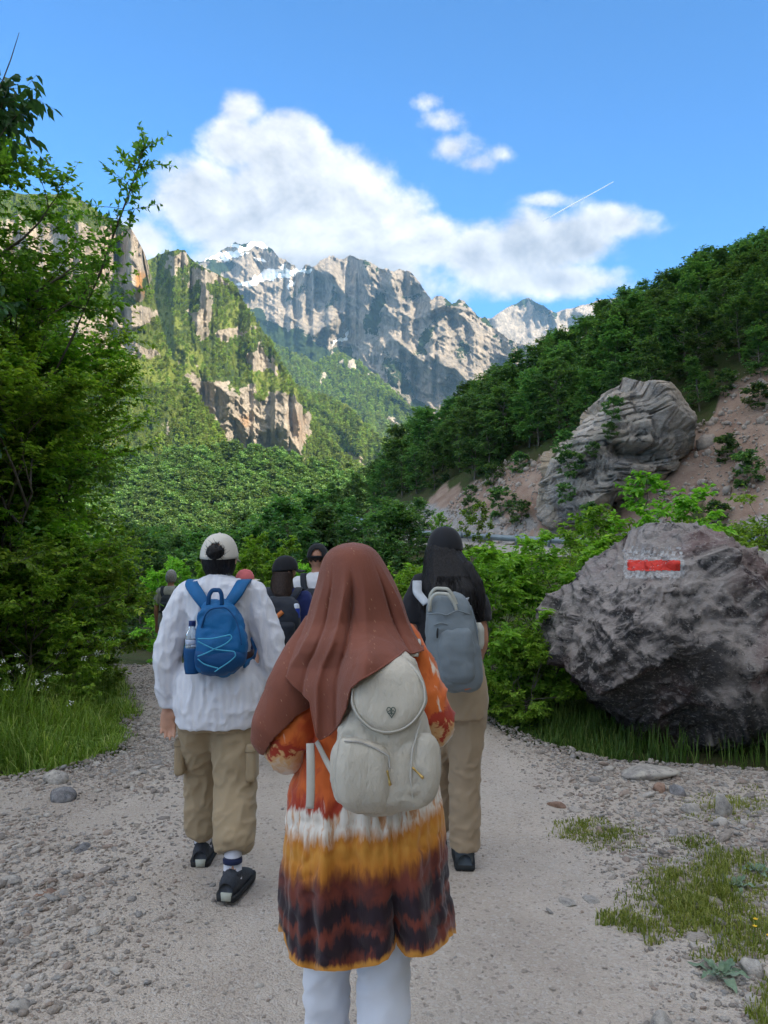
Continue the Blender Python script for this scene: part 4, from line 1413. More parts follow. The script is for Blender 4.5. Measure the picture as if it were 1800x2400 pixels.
class TreeKind:
    def __init__(s, name, leafmat, **kw):
        (WV, WF), (LV, LF, rnd, tone) = make_tree(**kw)
        s.wood = new_mesh(name + ' wood', WV, WF, True)
        s.wood.materials.append(M_BARK)
        s.leaf = new_mesh(name + ' leaves', LV, LF, False, {'rnd': rnd, 'tone': tone})
        s.leaf.materials.append(LM[leafmat])
        s.ntri = len(LF) + len(WV)
        s.top = float(np.percentile(LV[:, 2], 99.3))

    def place(s, name, x, y, z=None, sc=1.0, rot=0.0, label=None, cat='tree', group=None, sz=None, parts=('trunk', 'crown'), tilt=(0, 0)):
        e = bpy.data.objects.new(name, None)
        COL.objects.link(e)
        if z is None:
            z = float(terrain(np.array(x), np.array(y))) - 0.05
        e.location = (x, y, z)
        e.rotation_euler = (tilt[0], tilt[1], rot)
        e.scale = (sc, sc, sz or sc)
        tag(e, label, cat, group)
        for nm, me in ((parts[0], s.wood), (parts[1], s.leaf)):
            o = bpy.data.objects.new(nm, me)
            COL.objects.link(o)
            o.parent = e
        return e


def build_left_trees():
    K1 = TreeKind('hornbeam', 'dark', seed=1, H=5.6, Rc=1.9, trunk_r=0.10, base=0.06, n1=46, n2=8, n3=6, nl=19, leaf=(0.08, 0.050), flat=0.45, twig=0.42)
    K2 = TreeKind('lime bush', 'lime', seed=2, H=3.9, Rc=1.55, trunk_r=0.06, base=0.04, n1=38, n2=7, n3=6, nl=22, leaf=(0.07, 0.042), flat=0.5, stems=3, twig=0.36, el0=5, el1=60)
    K3 = TreeKind('hazel', 'lime', seed=3, H=4.3, Rc=1.5, trunk_r=0.055, base=0.05, n1=34, n2=7, n3=6, nl=17, leaf=(0.075, 0.045), flat=0.6, stems=2, twig=0.45, el0=0, el1=55, lean=(0.4, 0))
    K4 = TreeKind('walnut', 'blue', seed=4, H=5.4, Rc=1.6, trunk_r=0.09, base=0.35, n1=18, n2=6, n3=5, nl=11, leaf=(0.13, 0.055), flat=0.2, droop=0.9, six=True, twig=0.5)
    K5 = TreeKind('low bush', 'lime', seed=5, H=1.9, Rc=1.0, trunk_r=0.035, base=0.03, n1=30, n2=6, n3=5, nl=20, leaf=(0.06, 0.038), flat=0.4, stems=3, twig=0.3, el0=0, el1=60)
    g = 'trees and bushes along the left of the path'
    K1.place('hornbeam_tree', -4.8, 8.5, sc=0.98, rot=0.5, label='tall dark tree whose crown fills the upper left', cat='tree', group=g)
    K1.place('hornbeam_tree', -5.7, 7.6, sc=0.92, rot=2.5, label='dark tree half cut off by the left edge', cat='tree', group=g)
    K2.place('hazel_bush', -3.85, 8.1, sc=0.92, rot=0.0, label='broad yellow green bush in front of the dark tree', cat='bush', group=g)
    K2.place('hazel_bush', -4.5, 7.0, sc=0.92, rot=2.0, label='yellow green bush at the left edge above the tall grass', cat='bush', group=g)
    K3.place('young_tree', -4.75, 10.2, sc=0.9, rot=0.3, label='slender light green tree reaching over the path bend', cat='tree', group=g)
    K3.place('young_tree', -5.2, 9.9, sc=1.08, rot=2.6, label='light green tree standing between bush and dark tree', cat='tree', group=g)
    K2.place('hazel_bush', -4.95, 8.9, sc=1.10, rot=3.6, label='tall yellow green bush in front of the dark tree, under the leaning sapling', cat='bush', group=g)
    K4.place('walnut_tree', -4.35, 6.1, sc=1.0, rot=1.0, label='tree with large drooping leaves at the top left corner', cat='tree', group=g)
    for k, (x, y, s, r, lab) in enumerate([(-3.35, 7.3, 0.85, 0.4, 'dark low bush behind the tall grass'), (-3.55, 8.9, 0.85, 1.9, 'dark bush beside the narrow part of the path'), (-4.75, 11.3, 0.8, 3.1, 'bush at the far bend of the path'),
                                           (-4.3, 6.6, 0.8, 4.0, 'dark bush low at the left edge'), (-5.2, 12.6, 1.2, 1.0, 'bush on the bank beyond the bend'), (-4.3, 8.6, 1.1, 2.2, 'dark bush filling the gap under the tall tree'), (-4.9, 7.4, 1.15, 5.2, 'dark bush under the tree at the left edge')]):
        K5.place('low_bush', x, y, sc=s, rot=r, label=lab, cat='bush', group=g)
    # long leaning bough with leaf sprays against the cliff
    rs = np.random.RandomState(31)
    pts = np.array([W(px, py, Y) for px, py, Y in [(20, 1180, 8.0), (90, 950, 7.9), (170, 790, 7.8), (235, 640, 7.7), (270, 540, 7.65), (300, 460, 7.6), (325, 390, 7.6), (338, 335, 7.6)]])
    root = np.array([-4.2, 8.1, 0.0])
    pts = np.concatenate([root[None], pts])
    e = bpy.data.objects.new('leaning_sapling', None)
    COL.objects.link(e)
    e.location = tuple(root)
    tag(e, 'thin leaning sapling reaching up against the cliff and sky', 'tree', g)
    wood = [tubes((pts - root)[None], np.linspace(0.020, 0.004, len(pts))[None], 6)]
    st, dr, ln = [], [], []
    for k in range(46):
        t = rs.uniform(0.40, 1.0)
        q = t * (len(pts) - 1)
        i = min(int(q), len(pts) - 2)
        p = pts[i] + (pts[i + 1] - pts[i]) * (q - i)
        tg = unit(pts[i + 1] - pts[i])
        st.append(p - root)
        dr.append(tg * 0.7 + rs.normal(0, 0.75, 3))
        ln.append(rs.uniform(0.15, 0.55) * (1.15 - 0.75 * max(0, t - 0.3)))
    L = grow(np.array(st), np.array(dr), np.array(ln), rs, 5, 0.15, 0.05)
    wood.append(tubes(L, np.full((len(L), 5), 0.004) * np.linspace(1, 0.4, 5)[None], 3))
    p, t, s = along(L, rs, 18, 0.15, 1.0)
    d = unit(t * 0.5 + rs.normal(0, 0.7, t.shape))
    LV, LF, rnd = leaf_cards(p, d, unit(rs.normal(0, 0.6, p.shape) + np.array([0, 0, 1])), 0.075 * rs.uniform(0.6, 1.2, len(p)), 0.038 * rs.uniform(0.7, 1.2, len(p)), seed=5)
    WV, WF = merge(wood)
    link('trunk', new_mesh('sapling wood', WV, WF), M_BARK, e)
    link('crown', new_mesh('sapling leaves', LV, LF, False, {'rnd': rnd, 'tone': rnd}), LM['dark'], e)
    # bare twig at the corner
    e = bpy.data.objects.new('bare_twig', None)
    COL.objects.link(e)
    root = np.array([-4.05, 6.15, 0.0])
    e.location = tuple(root)
    tag(e, 'bare whip of a dead sapling against the sky at upper left', 'sapling')
    tw = np.array([root, W(-150, 900, 6.1), W(-60, 420, 6.05), W(0, 205, 6.0), W(25, 140, 6.0), W(45, 76, 6.0)]) - root
    wood = [tubes(tw[None], np.array([[0.022, 0.014, 0.009, 0.006, 0.0045, 0.002]]), 5)]
    sp = np.array([[W(-60, 420, 6.05), W(-5, 270, 6.0), W(20, 205, 6.0)], [W(-40, 380, 6.05), W(20, 290, 6.0), W(60, 250, 6.0)]]) - root
    wood.append(tubes(sp, np.array([[0.006, 0.005, 0.002]] * 2), 4))
    WV, WF = merge(wood)
    link('stem', new_mesh('bare twig', WV, WF), M_BARK, e)
    p, t, s = along(sp, rs, 26, 0.55, 1.0)
    LV, LF, rnd = leaf_cards(p, unit(t * 0.4 + rs.normal(0, 0.7, t.shape)), unit(rs.normal(0, 1, p.shape)), 0.09, 0.05, seed=6)
    link('leaf_tuft', new_mesh('twig leaves', LV, LF, False, {'rnd': rnd, 'tone': rnd}), LM['blue'], e)
    print('LEFT TRIS', K1.ntri, K2.ntri, K3.ntri, K4.ntri, K5.ntri)
    return K1, K2, K3, K5


def build_right_bushes():
    B1 = TreeKind('bright bush', 'fresh', seed=11, H=1.75, Rc=0.95, trunk_r=0.03, base=0.03, n1=30, n2=6, n3=5, nl=12, leaf=(0.085, 0.045), flat=0.35, stems=4, twig=0.3, el0=5, el1=65, six=True)
    B2 = TreeKind('loose sapling', 'fresh', seed=12, H=2.7, Rc=0.85, trunk_r=0.03, base=0.25, n1=16, n2=5, n3=4, nl=11, leaf=(0.095, 0.055), flat=0.5, stems=2, twig=0.36, el0=15, el1=60, six=True)
    B3 = TreeKind('spreading bush', 'lime', seed=13, H=2.2, Rc=1.3, trunk_r=0.035, base=0.03, n1=30, n2=6, n3=5, nl=13, leaf=(0.075, 0.04), flat=0.4, stems=3, twig=0.34, el0=5, el1=60)
    g = 'bright bushes between the path and the road'
    def put(K, H, name, x, y, top, r, lab, cat, g, wide=1.0):
        z = float(terrain(np.array(x), np.array(y))) - 0.05
        sc = (CAMZ + (1310 - top) / 1800 * y - z) / K.top
        K.place(name, x, y, z, sc=sc * wide, sz=sc, rot=r, label=lab, cat=cat, group=g)
    L = [(B1, 1.02, 8.0, 1292, 0.2, 'leafy bright green bush just behind the dark haired hiker'), (B1, 1.75, 8.3, 1262, 1.7, 'bright green bush touching the left side of the big boulder'),
         (B1, 0.35, 9.4, 1335, 3.0, 'pale leafy bush showing between the brown scarf and the long black hair'), (B3, 1.6, 10.6, 1290, 0.9, 'rounded bush behind the bright ones left of the boulder'),
         (B3, 2.6, 10.2, 1240, 2.2, 'spreading bush right behind the boulder'), (B2, 3.35, 9.4, 1105, 0.5, 'sapling with loose sprays rising above the boulder'), (B2, 2.75, 9.0, 1195, 2.5, 'short leafy sapling at the left shoulder of the boulder'),
         (B3, 5.35, 10.8, 1150, 1.0, 'dense dark bush at the right edge behind the boulder'), (B3, 4.6, 12.5, 1215, 4.0, 'bush between the boulder and the scree'), (B1, 1.35, 7.25, 1480, 4.4, 'small bush at the foot of the boulder'),
         (B1, 0.85, 9.9, 1325, 5.0, 'bush in the second row behind the dark haired hiker'), (B3, 0.2, 13.2, 1340, 5.5, 'bush in the hollow beyond the path')]
    HH = {id(B1): 1.85, id(B2): 2.75, id(B3): 2.3}
    for K, x, y, top, r, lab in L:
        put(K, HH[id(K)], 'leafy_bush' if K is not B2 else 'leafy_sapling', x, y, top, r, lab, 'bush' if K is not B2 else 'sapling', g, 1.12 if K is B1 else 1.0)
    # lime bushes beyond the crest
    g = 'lime green bushes below the crest of the path'
    for x, y, top, r, lab in [(-3.75, 17.0, 1305, 0.3, 'bright lime bush between the white capped hiker and the trees'), (-2.55, 16.2, 1262, 1.4, 'bright lime bush above the pink cap'), (-1.5, 19.5, 1302, 2.7, 'lime bush behind the two black caps'), (-5.2, 19.0, 1315, 3.3, 'lime bush behind the grey haired man')]:
        put(B1, 1.85, 'lime_bush', x, y, top, r, lab, 'bush', g, 0.8)
    # spiky young trees by the road
    g = 'young trees in front of the road wall'
    for x, y, top, lab in [(3.7, 30, 1182, 'young tree with upright sprays before the red cutting'), (2.6, 31, 1205, 'thin young tree left of the upright one before the cutting'), (6.4, 27, 1262, 'low sapling in front of the concrete wall'), (8.6, 25, 1240, 'sapling hiding the right end of the concrete wall')]:
        put(B2, 2.75, 'roadside_sapling', x, y, top, x, lab, 'sapling', g, 0.75)
    print('RIGHT TRIS', B1.ntri, B2.ntri, B3.ntri)
    return B1, B3


def px_of(x, y):
    return 900 + 1800 * x / y


def beech_label(x, y, z):
    px = 900 + 1800 * x / y
    if y > 88:
        return 'beech on the skyline of the right hillside' + (' toward the right edge' if px > 1500 else ' above the outcrop' if px > 1200 else ' at its low left end')
    if y < 60:
        return 'beech along the lower edge of the hillside wood' + (' beside the scree' if px > 1500 else ' above the red cutting' if px < 1300 else ' behind the outcrop')
    return 'beech inside the hillside wood' + (' high on the right' if px > 1500 else ' over the outcrop' if px > 1230 else ' on its left shoulder')


def build_hill_trees():
    kinds = [TreeKind('beech %d' % k, 'beech', seed=50 + k, H=7.5, Rc=2.6, trunk_r=0.12, base=0.12, n1=26, n2=6, n3=4, nl=9, leaf=(0.34, 0.20), flat=0.85, shape='round', twig=0.8, el0=2, el1=62, droop=0.25) for k in range(3)]
    kinds.append(TreeKind('beech tall', 'beech', seed=57, H=8.5, Rc=2.1, trunk_r=0.12, base=0.15, n1=26, n2=6, n3=4, nl=8, leaf=(0.32, 0.19), flat=0.8, shape='cone', twig=0.75, el0=5, el1=60))
    rs = np.random.RandomState(3)
    pts = []
    N = 9000
    X, Yy = rs.uniform(-7, 64, N), rs.uniform(38, 100, N)
    rd, rz = road_dist(X, Yy)
    ok = (X < 0.56 * Yy + 4) & (rd > 5.0)
    ok &= earth_mask(X, Yy, terrain(X, Yy), rd) < 0.15
    d = W(1450, 1060, 47)
    ok &= ~((np.abs(X - d[0]) < 4.4) & (Yy < 50))
    X, Yy = X[ok], Yy[ok]
    Zt = terrain(X, Yy)
    for x, y, z in zip(X, Yy, Zt):
        if len(pts) < 298 and all((x - a) ** 2 + (y - b_) ** 2 >= (2.1 + 0.016 * y) ** 2 * 0.5 for a, b_, _ in pts):
            pts.append((float(x), float(y), float(z)))
    names = ['beech_tree']
    for k, (x, y, z) in enumerate(pts):
        K = kinds[k % 4]
        s = rs.uniform(0.45, 0.86) * (0.85 if y < 58 else 1.0)
        K.place('beech_tree', x, y, z - 0.15, sc=s, rot=rs.uniform(0, 6.28), label=beech_label(x, y, z), cat='tree', group='beech wood on the right hillside', tilt=(rs.normal(0, 0.05), rs.normal(-0.05, 0.06)))
    print('HILL', len(pts), [k.ntri for k in kinds])
    # mid valley trees this side of the cliffs
    g = 'valley trees beyond the hikers'
    spots = []
    for k in range(46):
        px = 250 + 740 * (k + rs.rand()) / 46
        Y = rs.uniform(24, 60)
        top = 1190 + 50 * rs.rand() + (35 if px < 560 else 0) - (45 if 640 < px < 860 else 0) - (30 if px > 850 else 0)
        x = (px - 900) / 1800 * Y
        z = float(terrain(np.array(x), np.array(Y)))
        ht = CAMZ + (1310 - top) / 1800 * Y - z
        spots.append((x, Y, z, ht))
    for k, (x, Y, z, ht) in enumerate(spots):
        K = kinds[k % 4]
        K.place('valley_tree', x, Y, z - 0.1, sc=ht / K.top * 0.95, sz=ht / K.top, rot=rs.uniform(0, 6.28), label='leafy tree in the hollow ' + ('left of the white capped hiker' if px_of(x, Y) < 480 else 'between the white cap and the brown headscarf' if px_of(x, Y) < 760 else 'between the brown headscarf and the foot of the wooded hill'), cat='tree', group=g)
    # outcrop shrubs
    SB = TreeKind('ledge shrub', 'beech', seed=71, H=1.6, Rc=1.0, trunk_r=0.03, base=0.03, n1=16, n2=5, n3=3, nl=9, leaf=(0.20, 0.12), flat=0.5, stems=3, twig=0.4, el0=0, el1=60)
    for k, (px, py, Y, s, lab) in enumerate([(1438, 965, 43.6, 0.6, 'shrub rooted in the upper ledge of the outcrop'), (1430, 1015, 43.2, 0.45, 'small shrub in the middle of the outcrop'), (1500, 902, 45.5, 0.6, 'shrub on the very top of the outcrop'),
                                             (1335, 1100, 43.8, 0.75, 'large shrub hanging on the left side of the outcrop'), (1318, 1050, 45.0, 0.7, 'shrub high on the left flank of the outcrop'), (1390, 1060, 43.2, 0.4, 'tuft of shrub in the darkest crack of the outcrop'),
                                             (1385, 1215, 41.0, 0.6, 'shrub at the foot of the outcrop'), (1325, 1165, 42.6, 0.55, 'shrub low on the left corner of the outcrop')]):
        p = W(px, py, Y)
        SB.place('ledge_shrub', p[0], p[1], p[2] - 0.5 * s, sc=s, rot=k * 1.3, label=lab, cat='shrub', group='shrubs growing on the outcrop')
    # bushes taking hold on the scree and the cutting
    n = 600
    X, Yy = rs.uniform(3, 32, n), rs.uniform(36, 60, n)
    rd, rz = road_dist(X, Yy)
    Zt = terrain(X, Yy)
    em = earth_mask(X, Yy, Zt, rd)
    px, py = 900 + 1800 * X / Yy, 1310 - 1800 * (Zt - CAMZ) / Yy
    ok = (em > 0.4) & (rd > 4.5) & (px < 1790) & ((px > 1640) | (px < 1250)) & (py < 1235)
    used = []
    for x, y, z, qx, qy in zip(X[ok], Yy[ok], Zt[ok], px[ok], py[ok]):
        if len(used) >= 16 or any((x - a) ** 2 + (y - b_) ** 2 < 5 for a, b_ in used):
            continue
        used.append((x, y))
        side = 'scree right of the outcrop' if qx > 1500 else 'red cutting left of the outcrop'
        SB.place('scree_shrub', float(x), float(y), float(z) - 0.1, sc=rs.uniform(0.5, 1.0), rot=rs.uniform(0, 6), label='small shrub rooted in the ' + side, cat='shrub', group='shrubs on the bare slope')
    return kinds, SB


def build_far_wood():
    """closed woods of the valley slope and spurs: one mass"""
    rs = np.random.RandomState(12)
    meshes = []
    for k in range(3):
        (WV, WF), (LV, LF, rnd, tone) = make_tree(seed=90 + k, H=8.0, Rc=3.0, trunk_r=0.12, base=0.08, n1=14, n2=4, n3=3, nl=5, leaf=(1.0, 0.65), flat=0.6, twig=1.0, el0=5, el1=60)
        me = new_mesh('far tree', LV, LF, False, {'rnd': rnd, 'tone': tone})
        me.materials.append(LM['far'])
        meshes.append(me)
    tiny = []
    for k in range(3):
        (WV, WF), (LV, LF, rnd, tone) = make_tree(seed=95 + k, H=7.0, Rc=2.6, trunk_r=0.1, base=0.05, n1=9, n2=3, n3=2, nl=4, leaf=(1.7, 1.1), flat=0.5, twig=1.0, el0=5, el1=65)
        me = new_mesh('far tree small', LV, LF, False, {'rnd': rnd, 'tone': tone})
        me.materials.append(LM['lit'])
        tiny.append(me)
    for key, name, n, msh, smin, smax, lab in [('valley_slope', 'valley_forest', 12000, meshes, 0.35, 1.45, 'closed dark wood covering the slope under the cliffs'), ('forested_rock_spur', 'spur_forest', 11000, tiny, 0.40, 0.95, 'wood clinging to the green rock spur above the valley'),
                                               ('tower_cliff', 'cliff_forest', 6500, tiny, 0.35, 0.8, 'trees on the ledges of the tower cliff'), ('wooded_spur', 'shaded_forest', 9000, tiny, 0.9, 1.9, 'closed wood on the shaded spur behind the cliffs'), ('low_green_spur', 'low_spur_forest', 6000, tiny, 0.6, 1.3, 'wood on the low green spur')]:
        P, veg, bri = SHEETS[key]
        r, c, _ = P.shape
        i = rs.uniform(1, r - 2, n).astype(int)
        j = rs.uniform(0, c - 1.01, n).astype(int)
        p = P[i, j]
        d = p - np.array([0, 0, CAMZ])
        px = 900 + 1800 * d[:, 0] / d[:, 1]
        py = 1310 - 1800 * d[:, 2] / d[:, 1]
        # trees stand on the green ground, thinner on the bright meadows
        slope = np.abs(P[i + 1, j, 1] - P[i - 1, j, 1]) / (np.abs(P[i + 1, j, 2] - P[i - 1, j, 2]) + 1e-3)
        v = veg[i, j] + 0.5 * fbm(p * 0.03, 3) + 0.25 * fbm(p * 0.1, 2)
        k = (v > 0.72) & (px > -90) & (px < 1250) & (rs.rand(n) < np.clip(1.15 - 0.75 * bri[i, j], 0.2, 1))
        if key == 'valley_slope':
            bare = blobmask(px, py, [(590, 1130, 130, 7, 36, 1.1), (462, 1226, 74, 12, -36, 1.8)])
            k = (bare < 0.1) & (px > -90) & (px < 1150) & (fbm(p * np.array([0.02, 0.008, 0.02]), 3) > -0.22)
        p = p[k] + rs.normal(0, 1.5, (k.sum(), 3)) * np.array([1, 0.3, 0])
        m = len(p)
        s = rs.uniform(smin, smax, m)
        scatter(name, p - np.array([0, 0, 0.6]), np.stack([0 * s, 0 * s, rs.uniform(0, 6.28, m)], -1), np.stack([s, s, s * rs.uniform(0.8, 1.25, m)], -1), rs.randint(0, 3, m), msh, label=lab)
        print('WOOD', name, m)


def blades(name, xy, z, h, w, rs, mat, label, lean=0.35, kind='stuff', parent=None):
    n = len(xy)
    a = rs.uniform(0, 6.28, n)
    d = np.stack([np.cos(a), np.sin(a), 0 * a], -1)
    s = np.stack([-np.sin(a), np.cos(a), 0 * a], -1)
    base = np.concatenate([xy, z[:, None]], 1)
    ln = np.abs(rs.normal(lean, 0.25, n))[:, None]
    h = h[:, None]
    w = np.broadcast_to(w, (n,))[:, None]
    up = np.array([0, 0, 1.0])
    p1 = base + up * h * 0.5 + d * ln * h * 0.18
    p2 = base + up * h * 0.85 + d * ln * h * 0.55
    p3 = base + up * h * (1.0 - 0.25 * np.minimum(ln, 1)) + d * ln * h * 1.0
    V = np.stack([base - s * w, base + s * w, p1 + s * w * 0.85, p1 - s * w * 0.85, p2 + s * w * 0.55, p2 - s * w * 0.55, p3], 1)
    o = np.arange(n)[:, None, None] * 7
    q = (o + np.array([[0, 1, 2, 3], [3, 2, 4, 5]])[None]).reshape(-1, 4)
    t = (o + np.array([[5, 4, 6]])[None]).reshape(-1, 3)
    r = np.repeat(rs.rand(n), 7)
    return link(name, new_mesh(name, V.reshape(-1, 3), [q, t], True, {'rnd': r, 'tone': np.repeat(fbm(base * 1.3, 2) * 0.8 + 0.5, 7)}), mat, parent, kind=kind, label=label)


def build_grass():
    rs = np.random.RandomState(21)
    mg = mat_leaf('meadow grass', (0.125, 0.215, 0.034), (0.255, 0.345, 0.062), (0.42, 0.45, 0.16), 0.42)
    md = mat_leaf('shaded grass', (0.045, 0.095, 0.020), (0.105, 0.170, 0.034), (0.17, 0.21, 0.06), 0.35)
    my = mat_leaf('short dry turf', (0.120, 0.155, 0.028), (0.240, 0.265, 0.055), (0.36, 0.33, 0.13), 0.35)
    n = 26000
    y = 5.1 + 6.2 * rs.rand(n) ** 1.3
    xr = path_left(y) + 0.10 + 0.28 * fbm(np.stack([y * 2.0, 0 * y, 0 * y], -1), 3)
    x = xr - np.abs(rs.rand(n)) ** 1.2 * 2.6
    e = xr - x
    cl = fbm(np.stack([x * 2.2, y * 2.2, 0 * x], -1), 3)
    h = (0.09 + 0.30 * sstep(0.0, 0.9, e)) * rs.uniform(0.3, 1.5, n) * (1 + 1.1 * cl)
    kp = rs.rand(n) < np.clip(0.7 + 1.2 * cl + 0.6 * e, 0.15, 1)
    x, y, h = x[kp], y[kp], h[kp]
    n = len(x)
    blades('tall_grass', np.stack([x, y], -1), terrain(x, y) - 0.03, h, 0.0045, rs, mg, 'tall soft meadow grass along the left of the path', 0.75)
    # grass under and left of the boulder
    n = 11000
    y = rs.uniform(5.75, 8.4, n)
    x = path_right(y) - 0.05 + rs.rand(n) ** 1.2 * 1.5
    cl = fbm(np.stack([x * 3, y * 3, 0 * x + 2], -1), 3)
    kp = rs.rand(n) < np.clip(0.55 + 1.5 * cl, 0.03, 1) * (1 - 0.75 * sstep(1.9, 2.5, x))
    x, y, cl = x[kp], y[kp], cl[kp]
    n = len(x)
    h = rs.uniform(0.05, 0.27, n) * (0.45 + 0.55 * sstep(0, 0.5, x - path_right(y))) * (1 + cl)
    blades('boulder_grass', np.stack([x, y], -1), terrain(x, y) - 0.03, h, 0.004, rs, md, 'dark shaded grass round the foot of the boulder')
    # short turf patches in the right hand gravel
    P = []
    for px, py, rx, ry, cnt in [(1660, 2050, 170, 70, 7000), (1560, 2125, 150, 50, 5200), (1760, 2130, 130, 80, 4200), (1410, 1945, 90, 32, 3200), (1330, 1935, 60, 22, 800), (1700, 1880, 120, 40, 2600), (1600, 1965, 60, 18, 900), (1780, 2330, 60, 60, 900), (1545, 2040, 60, 22, 900), (1690, 2210, 90, 26, 800)]:
        r = np.sqrt(rs.rand(cnt))
        a = rs.uniform(0, 6.28, cnt)
        wob = 1.1 + 0.8 * fbm(np.stack([np.cos(a) * 2 + px, np.sin(a) * 2, 0 * a], -1), 4)
        qx, qy = px + rx * r * np.cos(a) * wob, py + ry * r * np.sin(a) * wob
        Y = 1.55 * 1800 / (qy - 1310)
        P.append(np.stack([(qx - 900) / 1800 * Y, Y, (0.4 + 0.6 * (1 - r)) * (1.0 if py > 2000 else 0.62)], -1))
    P = np.concatenate(P)
    keep = rs.rand(len(P)) < np.clip(0.55 + 1.3 * fbm(np.stack([P[:, 0] * 5, P[:, 1] * 5, 0 * P[:, 0]], -1), 3), 0.05, 1)
    P = P[keep]
    h = rs.uniform(0.02, 0.11, len(P)) * P[:, 2] * (0.5 + 0.5 * sstep(-0.3, 0.4, fbm(np.stack([P[:, 0] * 3, P[:, 1] * 3, 0 * P[:, 0] + 7], -1), 2)))
    blades('turf', P[:, :2], path_z(P[:, 0], P[:, 1]) + 0.008, h, 0.0028, rs, my, 'short yellow green turf in patches on the gravel', 0.5)
    # small white umbels standing in the tall grass
    cnt = 130
    y = 5.4 + 4.5 * rs.rand(cnt)
    x = path_left(y) - 0.1 - rs.rand(cnt) * 1.6
    z = terrain(x, y)
    h = rs.uniform(0.45, 0.78, cnt)
    st = np.stack([np.stack([x, y, z], -1), np.stack([x + rs.normal(0, 0.04, cnt), y + rs.normal(0, 0.04, cnt), z + h], -1)], 1)
    SV, SF = tubes(st, np.full((cnt, 2), 0.0022), 3)
    hp = np.repeat(st[:, 1], 12, 0) + rs.normal(0, 0.016, (cnt * 12, 3)) * np.array([1, 1, 0.45])
    FV, FF, r = leaf_cards(hp, rs.normal(0, 1, hp.shape), unit(rs.normal(0, 0.5, hp.shape) + np.array([0, 0, 1])), 0.014, 0.012, seed=9)
    mw = mat_plain('white petals', (0.62, 0.64, 0.55), 0.7)
    o = link('white_flowers', new_mesh('white_flowers', FV, FF, False), mw, kind='stuff', label='small white umbels scattered in the tall grass')
    link('stems', new_mesh('flower stems', SV, SF), LM['fresh'], o)
    o.children[0]['kind'] = 'stuff'


def mullein(px, py, s, seed, label):
    rs = np.random.RandomState(seed)
    Y = 1.55 * 1800 / (py - 1310)
    p = W(px, py, Y)
    e = bpy.data.objects.new('mullein_plant', None)
    COL.objects.link(e)
    e.location = (p[0], p[1], float(path_z(p[0], p[1])) + 0.01)
    tag(e, label, 'plant', 'woolly rosette plants in the gravel')
    m = bpy.data.materials.get('woolly leaf')
    if m is None:
        m, b = mat_new('woolly leaf')
        co = b.n('ShaderNodeTexCoord').outputs['Object']
        c = b.mix(b.rng(b.noise(co, 30, 4), 0.35, 0.65), (0.115, 0.185, 0.115), (0.21, 0.29, 0.195))
        finish(b, c, 0.85, b.bump(b.noise(co, 90, 4), 0.5, 0.004), 0.1, sheen=0.4, trans=(0.12, (0.2, 0.3, 0.1)))
    nl = 13
    for k in range(nl):
        a = k * 2.399 + rs.normal(0, 0.15)
        inner = k / (nl - 1)
        L = s * (1.0 - 0.62 * inner) * rs.uniform(0.9, 1.1)
        wd = L * 0.36
        el = R(8 + 55 * inner)
        u = np.linspace(0, 1, 9)
        v = np.linspace(-1, 1, 5)
        U, Vv = np.meshgrid(u, v, indexing='ij')
        width = wd * 0.5 * np.sin(np.clip(U, 0, 1) ** 0.75 * math.pi * 0.97 + 0.06) ** 0.8
        r = L * U * np.cos(el) + 0.01
        z = L * (U * math.sin(el) - 0.35 * U ** 2.6 * (1 - inner * 0.5)) + 0.25 * width * np.abs(Vv) ** 1.5 + 0.006 * np.sin(U * 14 + k) * np.abs(Vv) + 0.004
        x = r * math.cos(a) - Vv * width * math.sin(a)
        y = r * math.sin(a) + Vv * width * math.cos(a)
        z = np.maximum(z, 0.004 + 0.012 * inner)
        link('leaf', new_mesh('leaf', np.stack([x, y, z], -1).reshape(-1, 3), grid_faces(9, 5)), m, e)


def buttercup(px, py, h, seed, label):
    rs = np.random.RandomState(seed)
    Y = 1.55 * 1800 / (py + h * 620 - 1310)
    p = W(px, py + h * 620, Y)
    z = float(path_z(p[0], p[1]))
    e = bpy.data.objects.new('yellow_flower', None)
    COL.objects.link(e)
    e.location = (p[0], p[1], z)
    tag(e, label, 'flower', 'yellow flowers in the right hand turf')
    st = np.array([[(0, 0, 0), (0.004, 0.003, h * 0.5), (0.01, 0, h)]])
    V, F = tubes(st, np.full((1, 3), 0.0016), 4)
    link('stem', new_mesh('stem', V, F), LM['fresh'], e)
    my = bpy.data.materials.get('yellow petal') or mat_plain('yellow petal', (0.72, 0.46, 0.02), 0.5, var=0.06)
    for k in range(5):
        a = k * 1.2566
        q, f, r = leaf_cards(np.array([[0.01, 0, h]]), np.array([[math.cos(a), math.sin(a), 0.55]]), np.array([[0, 0, 1.0]]), 0.013, 0.012, 0.3, -0.1)
        link('petal', new_mesh('petal', q, f), my, e)


build_left_trees()
build_right_bushes()
build_hill_trees()
build_far_wood()
build_grass()
mullein(1690, 2262, 0.135, 1, 'grey green woolly rosette plant low in the right gravel')
mullein(1722, 2062, 0.13, 2, 'woolly rosette plant half hidden in the right hand turf')
mullein(1775, 2030, 0.10, 3, 'small woolly rosette plant near the right edge')
buttercup(1766, 2128, 0.10, 1, 'upper yellow flower in the turf at the right edge')
buttercup(1764, 2145, 0.085, 2, 'yellow flower just under the upper one at the right edge')
buttercup(1796, 2166, 0.08, 3, 'yellow flower cut by the right edge of the picture')


